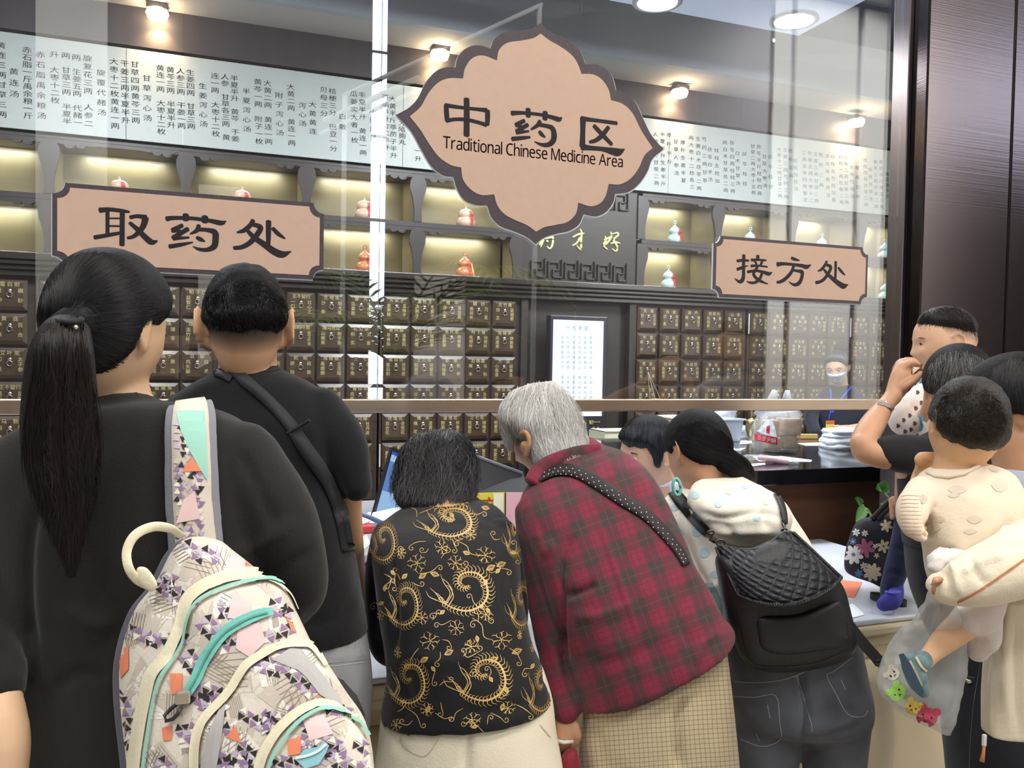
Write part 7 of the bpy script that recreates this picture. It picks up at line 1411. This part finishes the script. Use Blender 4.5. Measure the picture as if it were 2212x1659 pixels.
vessel(MB(), q[0], q[1], [(ZG+.001, w*.86, .07), (ZG+hz*.95, w, .085), (ZG+hz*.95, w*1.12, .097), (ZG+hz, w*1.12, .097), (ZG+hz, w*1.0, .082), (ZG+.02, w*.8, .062)]).obj('body', M_tub, tb_)
m_ = MB().add(*loft([(1535, 908, 1586, 906, PXL(q)[2], .05), (1540, 893, 1588, 893, PXL(q)[2], .05), (1550, 880, 1596, 878, PXL(q)[2], .03), (1560, 868, 1594, 866, PXL(q)[2], .012)])).mesh(True); ruffle(m_, .008, 18, 91); link('clear_bag', m_, tb_, M_film)
q = on_g(1606, 946); m_ = MB().add(*loft([(1592, 948, 1616, 946, PXL(q)[2], .03), (1588, 930, 1618, 932, PXL(q)[2], .04), (1592, 916, 1612, 920, PXL(q)[2], .02)])).mesh(True); ruffle(m_, .010, 30, 92); tag(link('crumpled_bag', m_, None, M_film), 'crumpled clear plastic beside the white tub', 'bag')
q = on_g(1622, 952); d_ = PXL(q)[2]; u = d_/F; mo = empty('brass_mortar', q, 'brass mortar with lid standing left of the plastic carrier bag', 'mortar'); M_brass = mat('brass', (196, 178, 128), .28, metal=.9)
MB().lathe([(r*u, h*u) for r, h in ((9, 0), (10, 3), (7, 7), (9, 14), (12, 24), (12.5, 32), (11, 38), (12, 41))], q, 28).obj('cup', M_brass, mo, True)
MB().lathe([(r*u, h*u) for r, h in ((12.5, 41), (12.5, 43), (8, 46), (4, 48), (3.5, 49))], q, 28).obj('lid', M_brass, mo, True); MB().lathe([(r*u, h*u) for r, h in ((2.4, 48), (2, 58), (2.2, 74), (2.6, 77))], q, 12).obj('pestle', M_brass, mo, True)
# carrier bag with brown parcels
q = on_g(1676, 974); d_ = PXL(q)[2]; pb_ = empty('plastic_carrier_bag', q, 'clear plastic carrier bag of brown paper parcels with red printed band', 'bag')
M_kraft = mat('kraft_paper', (196, 164, 124), .75, noise=(30, .12))
for (x0, y0, x1, y1, dd) in ((1652, 948, 1684, 974, 0), (1684, 942, 1716, 972, .01), (1680, 908, 1724, 944, .0), (1646, 912, 1682, 948, .04)):
    m_ = MB().add(*loft([(x0+1, y1, x1-1, y1, d_+dd, .05), (x0, y1-3, x1, y1-3, d_+dd, .055), (x0, (y0+y1)/2, x1, (y0+y1)/2, d_+dd, .058), (x0+1, y0+2, x1-1, y0+2, d_+dd, .055), (x0+3, y0, x1-3, y0, d_+dd, .045)], e=5)).mesh(True); ruffle(m_, .004, 25, x0); link('paper_parcel', m_, pb_, M_kraft)
m_ = MB().add(*loft([(1624, 980, 1718, 978, d_, .085), (1622, 965, 1722, 962, d_, .09), (1626, 935, 1727, 930, d_, .09), (1634, 910, 1728, 908, d_, .085), (1648, 895, 1720, 892, d_, .06)], e=3)).mesh(True); ruffle(m_, .006, 20, 95); link('bag_film', m_, pb_, M_film2)
for pts in ([(1640, 905), (1650, 888), (1664, 868), (1672, 848)], [(1668, 905), (1668, 888), (1672, 868), (1676, 848)], [(1688, 905), (1688, 885), (1696, 868), (1700, 848)], [(1722, 908), (1712, 888), (1704, 870), (1702, 848)]):
    MB().tube([PD(x, y, d_-.02) for x, y in pts], [.035, .026, .016, .010], 10, True, .3, FWD).obj('handle', M_film, pb_, True)
tf = bvh(m_); mb = MB(); patch(mb, tf, dense([(1630, 941), (1655, 946), (1679, 950), (1679, 966), (1655, 961), (1631, 956)], 6), .002); mb.obj('red_band', mat('band_red', (196, 42, 62), .5), pb_)
mb = MB(); patch(mb, tf, dense([(1635, 936), (1650, 920), (1655, 912), (1668, 912), (1674, 930), (1678, 950), (1655, 945)], 6), .0012); mb.obj('white_label', mat('label_white', (232, 236, 246), .5), pb_)
mb = MB(); patch(mb, tf, dense([(1656, 926), (1663, 924), (1662, 942), (1655, 940)], 4), .0025, (1, .5)); mb.obj('red_seal', mat('band_red', (196, 42, 62)), pb_)
mb = MB()
for i, ch in enumerate('伊里火锅'):
    h = hit(tf, 1642+i*9.5, 950.5+i*2.1, .004)
    if h is not None: put_char(mb, ch, h, RIGHT, -DOWN, .024)
h = hit(tf, 1650, 934, .004); put_char(mb, '云', h, RIGHT, -DOWN, .022); mb.obj('band_lettering', mat('label_white', (232, 236, 246)), pb_)
sheet('paper_sheet', 'white paper sheet lying behind the pink packet on the granite', 'paper', [(1626, 986), (1690, 986), (1754, 994), (1752, 998), (1640, 997)], ZG+.001, M_pap)
sheet('paper_sheet', 'curled white slip on the granite left of the carrier bag', 'paper', [(1576, 962), (1590, 970), (1612, 968), (1600, 974), (1577, 973)], ZG+.001, M_pap)
sheet('paper_sheet', 'small white papers around the foot of the brass mortar', 'paper', [(1600, 952), (1625, 950), (1624, 958), (1598, 960)], ZG+.001, M_pap)
sheet('paper_sheet', 'white paper sheet between carrier bag and white bag stack', 'paper', [(1722, 958), (1775, 956), (1778, 963), (1740, 963)], ZG+.001, M_pap)
q = on_g(1660, 1000); d_ = PXL(q)[2]; pk = empty('wrapped_packet', q, 'pink packet in clear wrap on the front of the granite counter', 'packet')
m_ = union([limb([(1640, 993, d_, 5), (1665, 996, d_-.01, 6.5), (1700, 1003, d_-.03, 6)], flat=1.0)], .006, 2); link('packet', m_, pk, mat('packet_pink', (220, 168, 182), .5))
m_ = MB().add(*limb([(1606, 994, d_, 5), (1630, 991, d_, 6.5), (1665, 996, d_-.012, 8.5), (1705, 1003, d_-.03, 7.5), (1722, 1005, d_-.035, 5)])).mesh(True); ruffle(m_, .006, 30, 97); link('wrap', m_, pk, M_film2)
tag(sheet('card', 'white card at the very front edge of the granite', 'card', [(1616, 1003), (1652, 1000), (1654, 1004), (1622, 1008)], ZG+.001, M_pap), 'small white card at the very front edge of the granite', 'card')
q = on_g(1825, 968); d_ = PXL(q)[2]; wb_ = empty('white_bag_stack', q, 'stack of folded white plastic bags beside the raised elbow', 'bags')
for i, (y0, y1) in enumerate(((962, 974), (950, 963), (940, 951), (930, 941))):
    m_ = MB().add(*loft([(1779+i*2, y1, 1868, y1-2, d_, .10), (1777+i*2, (y0+y1)/2, 1870, (y0+y1)/2-2, d_, .11), (1781+i*2, y0, 1866, y0-1, d_, .10)], e=4)).mesh(True); ruffle(m_, .016, 9, 100+i*3); link('folded_bag', m_, wb_, mat('bag_white', (228, 236, 248), .5))
q = on_g(1735, 948); tag(MB().box(q+[-.08, -.012, 0.0], q+[.09, .012, .03], .004, rot=np.array([[.97, .24, 0], [-.24, .97, 0], [0, 0, 1]])).obj('wooden_ruler_block', mat('block_wood', (190, 160, 96), .5), None), 'yellow wooden block lying behind the carrier bag', 'block')
# books, box and black back counter left of the granite
ZB = .995; qb = PZ(1300, 965, ZB); yb = qb[1]
yb += .03; bc = empty('back_counter', (qb[0]+.25, yb, 0), 'low black back counter carrying books under the lit screen', 'counter')
MB().box((qb[0]-.09, yb-.05, ZB-.05), (qb[0]+.9, yb+.40, ZB), .004).obj('counter_top', mat('counter_black', (24, 24, 28), .3), bc); MB().box((qb[0]-.06, yb-.0, 0), (qb[0]+.87, yb+.38, ZB-.05)).obj('counter_body', MATS['counter_wood'], bc)
def book(lo, hi, label, m, gp='books under the screen'):
    t = empty('book', ((lo[0]+hi[0])/2, (lo[1]+hi[1])/2, lo[2]), label, 'book', gp); MB().box(np.array(lo)+[.004, .004, .004], np.array(hi)-[.0, .004, .004]).obj('pages', mat('book_pages', (214, 210, 190), .8), t)
    MB().box(lo, (hi[0], hi[1], lo[2]+.004)).obj('cover', m, t); MB().box((lo[0], lo[1], hi[2]-.004), hi).obj('cover', m, t); MB().box((lo[0], lo[1], lo[2]), (lo[0]+.004, hi[1], hi[2])).obj('spine', m, t)
x = qb[0]
book((x-.02, yb, ZB), (x+.36, yb+.24, ZB+.028), 'olive covered book, lower of the two under the screen', mat('book_olive', (150, 150, 110), .6)); book((x+.04, yb+.02, ZB+.028), (x+.34, yb+.23, ZB+.085), 'thick cream book, upper of the two under the screen', mat('book_green', (176, 182, 164), .6))
q = PZ(1480, 938, ZG); q = P(1480, 938, yb+.1); t = empty('card_box', (q[0], yb+.1, ZB), 'beige cardboard box between the two dark heads', 'box'); a_, b_ = P(1451, 930, yb+.1)[0], P(1505, 930, yb+.1)[0]; zt_ = float(P(1480, 905, yb+.1)[2])
MB().box((a_, yb+.1, ZB), (b_, yb+.3, zt_), .004).obj('body', mat('box_beige', (186, 166, 146), .7), t); MB().box((a_-.006, yb+.094, zt_), (b_+.006, yb+.306, zt_+.012), .003).obj('lid', mat('box_lid', (222, 212, 194), .7), t)
# brass hand scale hanging above the counter
ap = P(1400, 803, YW-.035); hs = empty('hand_scale', ap, 'small brass scale pan hanging by strings from a drawer ring above the rail', 'scale')
pc = np.array([ap[0]+.035, ap[1]-.045, float(P(1412, 862, YW-.08)[2])]); MB().lathe([(.002, -.012), (.024, -.010), (.038, -.002), (.043, .005), (.040, .005), (.022, -.006), (.002, -.008)], pc, 24).obj('pan', M_brass, hs, True); M_str = mat('string_cream', (210, 200, 176), .8)
for a in (0, 2.1, 4.2): MB().tube([pc+[.041*math.cos(a), .041*math.sin(a), .005], ap], .0014, 6).obj('string', M_str, hs)

# ================================================================== THINGS ON THE WHITE DESK (top z = .75)
def dk_(px, py): return PZ(px, py, ZD)
# laptop seen past the woman's hair
lt = empty('laptop', PD(850, 1150, 3.5), 'open laptop with blue screen left of the gold print woman', 'laptop')
TL, BL_ = PD(846, 966, 3.72), PD(805, 1116, 3.60); ex = PD(960, 1010, 4.05)-TL; nrm = np.cross(ex, BL_-TL); nrm /= np.linalg.norm(nrm); nrm = nrm if nrm @ FWD > 0 else -nrm
q4 = [TL, TL+ex, BL_+ex, BL_]; MB().add(q4+[p+nrm*.012 for p in q4], [(0, 1, 2, 3), (7, 6, 5, 4), (0, 4, 5, 1), (1, 5, 6, 2), (2, 6, 7, 3), (3, 7, 4, 0)]).obj('lid', M_black, lt)
def onS(u, v, o=.001): return TL+ex*u+(BL_-TL)*v-nrm*o
def quadS(mb, u0, v0, u1, v1, o): mb.add([onS(u0, v0, o), onS(u1, v0, o), onS(u1, v1, o), onS(u0, v1, o)], [(0, 1, 2, 3)])
m_ = MB(); quadS(m_, .03, .05, .97, .96, .0008); m_.obj('screen', emit('screen_blue', (96, 130, 190), 1.0), lt)
m_ = MB(); quadS(m_, .03, .10, .97, .19, .0014); m_.obj('window_bar', emit('screen_pale', (170, 196, 230), 1.0), lt); m_ = MB(); quadS(m_, .03, .05, .97, .09, .0014); quadS(m_, .03, .92, .97, .96, .0014); m_.obj('task_bar', emit('screen_deep', (60, 84, 190), 1.0), lt)
m_ = MB(); quadS(m_, .03, .62, .97, .92, .0018); m_.obj('window_pane', emit('screen_light', (150, 186, 226), 1.0), lt)
kb = [BL_+[0, 0, -.004], BL_+ex+[0, 0, -.004]]; front_ = np.array([-.06, -.24, 0]); zb_ = .803
k4 = [np.array([p[0], p[1], zb_+.02]) for p in kb]; MB().add([k4[0], k4[1], k4[1]+front_, k4[0]+front_]+[p-[0, 0, .018] for p in (k4[0], k4[1], k4[1]+front_, k4[0]+front_)], [(0, 1, 2, 3), (7, 6, 5, 4), (0, 4, 5, 1), (1, 5, 6, 2), (2, 6, 7, 3), (3, 7, 4, 0)]).obj('keyboard_base', mat('laptop_silver', (206, 212, 222), .35), lt)
# dark monitor back right of her hair
mn = empty('monitor', PD(1080, 1080, 2.75), 'black display seen from behind between the two leaning women', 'monitor')
A = [PD(1020, 984, 2.70), PD(1128, 1024, 2.82), PD(1150, 1066, 2.78), PD(1026, 1066, 2.66)]; MB().add(A+[p+FWD*.09 for p in A], [(3, 2, 1, 0), (4, 5, 6, 7), (0, 1, 5, 4), (1, 2, 6, 5), (2, 3, 7, 6), (3, 0, 4, 7)]).obj('shell', mat('monitor_navy', (14, 17, 24), .45), mn)
E_ = [A[0]+DOWN*-.002-FWD*.001, A[1]-DOWN*.002-FWD*.001]; MB().tube(E_, .006, 8).obj('top_edge', mat('monitor_edge', (104, 108, 118), .4), mn, True); q = PD(1080, 1075, 2.78); MB().box((q[0]-.06, q[1]-.0, ZD), (q[0]+.06, q[1]+.1, q[2]+.03), .01).obj('stand', M_black, mn)
# booklets standing behind the plaid shoulder
def booklet(poly, d, label, m, ch=None):
    V = [PD(x, y, d) for x, y in poly]; n = len(V); t = empty('booklet', PD(poly[0][0], poly[-1][1], d), label, 'booklet', 'booklets on the desk')
    MB().add(V+[p+FWD*.006 for p in V], [tuple(range(n-1, -1, -1)), tuple(range(n, 2*n))]+[(i, (i+1) % n, (i+1) % n+n, i+n) for i in range(n)]).obj('cover', m, t); return t
t = booklet([(1012, 1066), (1090, 1064), (1092, 1300), (1012, 1300)], 2.55, 'yellow booklet with red characters beside the plaid shoulder', mat('booklet_yellow', (222, 206, 74), .45))
mb = MB(); put_char(mb, '十', PD(1032, 1088, 2.548), RIGHT, -DOWN, .036, .0012); put_char(mb, '方', PD(1056, 1090, 2.548), RIGHT, -DOWN, .044, .0012); mb.obj('lettering', mat('booklet_red', (206, 60, 36), .6), t)
mb = MB(); V = [PD(x, y, 2.547) for x, y in ((1066, 1066), (1088, 1066), (1090, 1170), (1066, 1150))]; mb.add(V, [(3, 2, 1, 0)]); mb.obj('margin', mat('booklet_cream', (240, 240, 214), .5), t)
booklet([(1093, 1064), (1130, 1064), (1130, 1304), (1093, 1304)], 2.53, 'pink booklet beside the plaid shoulder', mat('booklet_pink', (226, 176, 188), .5))
for i, (poly, lab) in enumerate((([(772, 1118), (800, 1106), (812, 1120), (780, 1134)], 'white papers by the bare arm of the man in black'), ([(776, 1164), (792, 1156), (800, 1176), (780, 1190)], 'white slip left of the patterned blouse'), ([(778, 1200), (790, 1196), (792, 1256), (780, 1262)], 'long white sheet left of the patterned blouse'))): sheet('paper_sheet', lab, 'paper', poly, (.801, .8015, ZD+.001)[i], M_pap)
q = PZ(786, 1152, .80); tag(MB().box(q+[-.02, -.01, .001], q+[.04, .05, .03], .004).obj('red_ink_pad', mat('pad_red', (206, 66, 74), .5), None), 'red ink pad box by the bare arm of the man in black', 'ink pad')
MB().tube([PD(770, 1106, 3.30), PD(800, 1118, 3.34), PD(834, 1134, 3.40)], .010, 10).obj('base_edge', mat('bar_blue_grey', (96, 112, 150), .4), lt, True)
sheet('paper_sheet', 'white sheet on the desk edge beside the leather strap end', 'paper', [(1826, 1310), (1842, 1304), (1868, 1328), (1832, 1338)], ZD+.001, M_pap)
cd_ = sheet('orange_card', 'orange card with tiny white print on the white desk', 'card', [(1806, 1252), (1862, 1258), (1846, 1291), (1800, 1286)], ZD+.001, mat('card_orange', (226, 116, 78), .5))
mb = MB()
for i in range(4): a = PZ(1822+i*3.4, 1283, ZD+.0026); mb.box(a-[.0011, .002, 0], a+[.0011, .002, .0004])
mb.obj('print', mat('label_white', (232, 236, 246)), cd_)
# floral handbag in the other hand
fb = empty('floral_handbag', PD(1885, 1270, 2.7), 'navy handbag printed with white and pink flowers beside the toddler\'s leg', 'handbag')
fpoly = [(1850, 1128), (1880, 1116), (1912, 1110), (1938, 1118), (1952, 1150), (1950, 1220), (1938, 1268), (1912, 1272), (1880, 1258), (1845, 1246), (1826, 1232), (1824, 1205), (1832, 1168)]
mf = MB().add(*pillow(fpoly, 2.69, .05, .05)).mesh(True); folds(mf, [([(1860, 1140), (1900, 1134), (1940, 1146)], 7, .008)]); link('bag_body', mf, fb, mat('floral_navy', (32, 32, 44), .7, bump=(160, .15))); tfb = bvh(mf)
def petals(x, y, r, n, colr, centre, sx=1):
    mb = MB()
    for k in range(n):
        a = 2*math.pi*k/n+.3; cx, cy_ = x+sx*math.cos(a)*r*.6, y+math.sin(a)*r*.6
        patch(mb, tfb, [(cx+(math.cos(t)*r*.5*math.cos(a)-math.sin(t)*r*.27*math.sin(a))*sx, cy_+math.cos(t)*r*.5*math.sin(a)+math.sin(t)*r*.27*math.cos(a)) for t in np.linspace(0, 6.283, 9)[:-1]], .0012, (1, .5))
    mb.obj('flower_print', colr, fb)['kind'] = 'stuff'
    mb = MB(); patch(mb, tfb, [(x+r*.22*math.cos(t)*sx, y+r*.22*math.sin(t)) for t in np.linspace(0, 6.283, 9)[:-1]], .0018, (1,)); mb.obj('flower_centre', centre, fb)['kind'] = 'stuff'
FWh, FPk, FBl, FCr = mat('floral_white', (216, 212, 206), .7), mat('floral_pink', (164, 92, 116), .7), mat('floral_blue', (92, 118, 160), .7), mat('floral_cream', (206, 190, 160), .7)
for x, y, r, n, c1_, c2_ in ((1844, 1198, 20, 8, FWh, FBl), (1869, 1184, 20, 6, FPk, FPk), (1884, 1236, 19, 8, FCr, FCr), (1850, 1150, 8, 6, FWh, FBl), (1843, 1170, 7, 6, FBl, FWh), (1868, 1152, 7, 6, FWh, FPk), (1908, 1180, 14, 6, FCr, FBl), (1866, 1222, 8, 6, FCr, FPk), (1914, 1136, 13, 6, FCr, FWh), (1890, 1180, 6, 5, FWh, FWh), (1893, 1200, 6, 5, FCr, FCr), (1855, 1238, 9, 6, FBl, FBl), (1930, 1240, 10, 6, FCr, FBl)): petals(x, y, r, n, c1_, c2_)
for pts in ([(1884, 1122), (1904, 1100), (1926, 1078), (1940, 1064), (1946, 1090), (1944, 1116)], [(1896, 1124), (1912, 1106), (1930, 1090), (1942, 1082), (1946, 1100), (1944, 1120)]): tube_px([(x, y, 2.66) for x, y in pts], .009, 10, .6).obj('handle', mat('handle_black', (28, 26, 28), .6), fb, True)
# pothos sprig
pz = PD(1890, 1180, 2.95); pz[2] = ZD; po = empty('pothos_plant', pz, 'green pothos sprigs rising behind the floral handbag', 'plant')
q = pz; MB().lathe([(.03, 0), (.04, .02), (.045, .10), (.047, .105), (.04, .106), (.038, .06)], q, 20).obj('pot', mat('pot_white', (220, 218, 210), .4), po, True); M_leaf = mat('leaf_green', (84, 138, 66), .4, noise=(30, .2)); M_stem = mat('stem_green', (120, 158, 96), .5)
top_ = q+[0, 0, .09]
def sprig(pts): MB().tube(crom([top_]+[PD(x, y, 2.86) for i, (x, y) in enumerate(pts)], 6), .0028, 8).obj('stem', M_stem, po, True)
sprig([(1884, 1118), (1870, 1104), (1864, 1090)]); sprig([(1914, 1120), (1920, 1080), (1914, 1068), (1906, 1054)]); sprig([(1880, 1110), (1862, 1094), (1856, 1078)])
def bigleaf(tip, base, w, d=2.84, fold=.012):
    b = PD(*base, d); t = PD(*tip, d-.02); ax = t-b; L = np.linalg.norm(ax); ax /= L; sd = np.cross(ax, FWD); sd /= np.linalg.norm(sd); V = []; prof = [(0, .0), (.06, .55), (.2, .95), (.4, 1), (.6, .8), (.8, .45), (1, 0)]
    for u_, k in prof:
        for s in (-1, -.5, 0, .5, 1): V.append(b+ax*L*u_+sd*s*k*w*d/F-FWD*fold*(abs(s)*k))
    V2 = [v+FWD*.0015 for v in V]; n = len(V); f = [(i*5+j, i*5+j+1, (i+1)*5+j+1, (i+1)*5+j) for i in range(6) for j in range(4)]; MB().add(V+V2, f+[tuple(k+n for k in q_[::-1]) for q_ in f]).obj('leaf', M_leaf, po, True)
bigleaf((1848, 1128), (1866, 1092), 12); bigleaf((1912, 1036), (1900, 1062), 15); bigleaf((1850, 1072), (1860, 1090), 7); bigleaf((1894, 1044), (1908, 1060), 8); bigleaf((1846, 1074), (1856, 1082), 6); bigleaf((1918, 1056), (1910, 1064), 6); bigleaf((1900, 1090), (1918, 1080), 5)
# translucent carrier bag with bear prints hanging from the right
hg = empty('printed_plastic_bag', PD(1975, 1585, 1.5), 'translucent plastic bag with coloured bear faces hanging from the woman\'s hand at right', 'bag')
hp_ = [(2018, 1262, 2044, 1262, 1.45, .012), (2004, 1300, 2060, 1300, 1.47, .03), (1984, 1340, 2070, 1350, 1.50, .045), (1950, 1380, 2076, 1400, 1.53, .06), (1926, 1430, 2070, 1460, 1.54, .07), (1906, 1476, 2056, 1510, 1.54, .07), (1914, 1510, 2052, 1556, 1.54, .06), (1946, 1538, 2046, 1586, 1.54, .04)]
mh = union([loft(hp_)], .006, 2); ruffle(mh, .007, 16, 111); folds(mh, [([(2020, 1280), (1990, 1340), (1950, 1400), (1925, 1470)], 6, .006), ([(2034, 1280), (2010, 1340), (1980, 1400)], 6, -.006), ([(1900, 1480), (1950, 1520), (2040, 1570)], 5, .006)]); link('film', mh, hg, mat('bag_film_cloudy', (222, 224, 222), .4, alpha=.45)); th9 = bvh(mh)
link('contents', union([loft([(1990, 1370, 2040, 1380, 1.55, .02), (1960, 1420, 2056, 1440, 1.56, .04), (1940, 1470, 2046, 1500, 1.56, .045), (1950, 1510, 2040, 1540, 1.56, .03)])], .007, 2), hg, mat('contents_grey', (120, 120, 118), .8))
def bear(x, y, r, rgb, rot):
    ca, sa = math.cos(rot), math.sin(rot); T = lambda u_, v_: (x+ca*u_-sa*v_, y+sa*u_+ca*v_); mb = MB(); m_ = mat('bear_%d' % rgb[0], rgb, .6)
    for cx, cy_, rr in ((0, 0, r), (-r*.68, -r*.74, r*.42), (r*.68, -r*.74, r*.42)): patch(mb, th9, [T(cx+rr*math.cos(t), cy_+rr*.92*math.sin(t)) for t in np.linspace(0, 6.283, 13)[:-1]], .0014+.0001*(rr < r), (1, .6, .3))
    mb.obj('bear_print', m_, hg); mb = MB()
    for cx, cy_, rr in ((-r*.4, -.05*r, 2), (r*.4, -.05*r, 2)): patch(mb, th9, [T(cx+rr*math.cos(t), cy_+rr*1.3*math.sin(t)) for t in np.linspace(0, 6.283, 9)[:-1]], .0022, (1,))
    strip(mb, th9, [T(-3, r*.45), T(0, r*.36), T(3, r*.45)], 1.6, .0022, 4); strip(mb, th9, [T(0, r*.2), T(0, r*.4)], 1.5, .0022, 3); mb.obj('face_print', mat('face_ink', (48, 34, 34), .7), hg)
for a in ((1930, 1456, 15, (226, 220, 200), -1.0), (1940, 1496, 19, (160, 214, 96), -.9), (1972, 1528, 17, (230, 206, 96), .5), (2002, 1548, 23, (196, 70, 98), .35)): bear(*a)

for o_, dz_ in ((wb_, .010), (pb_, .012), (pk, .008)): o_.location.z += dz_
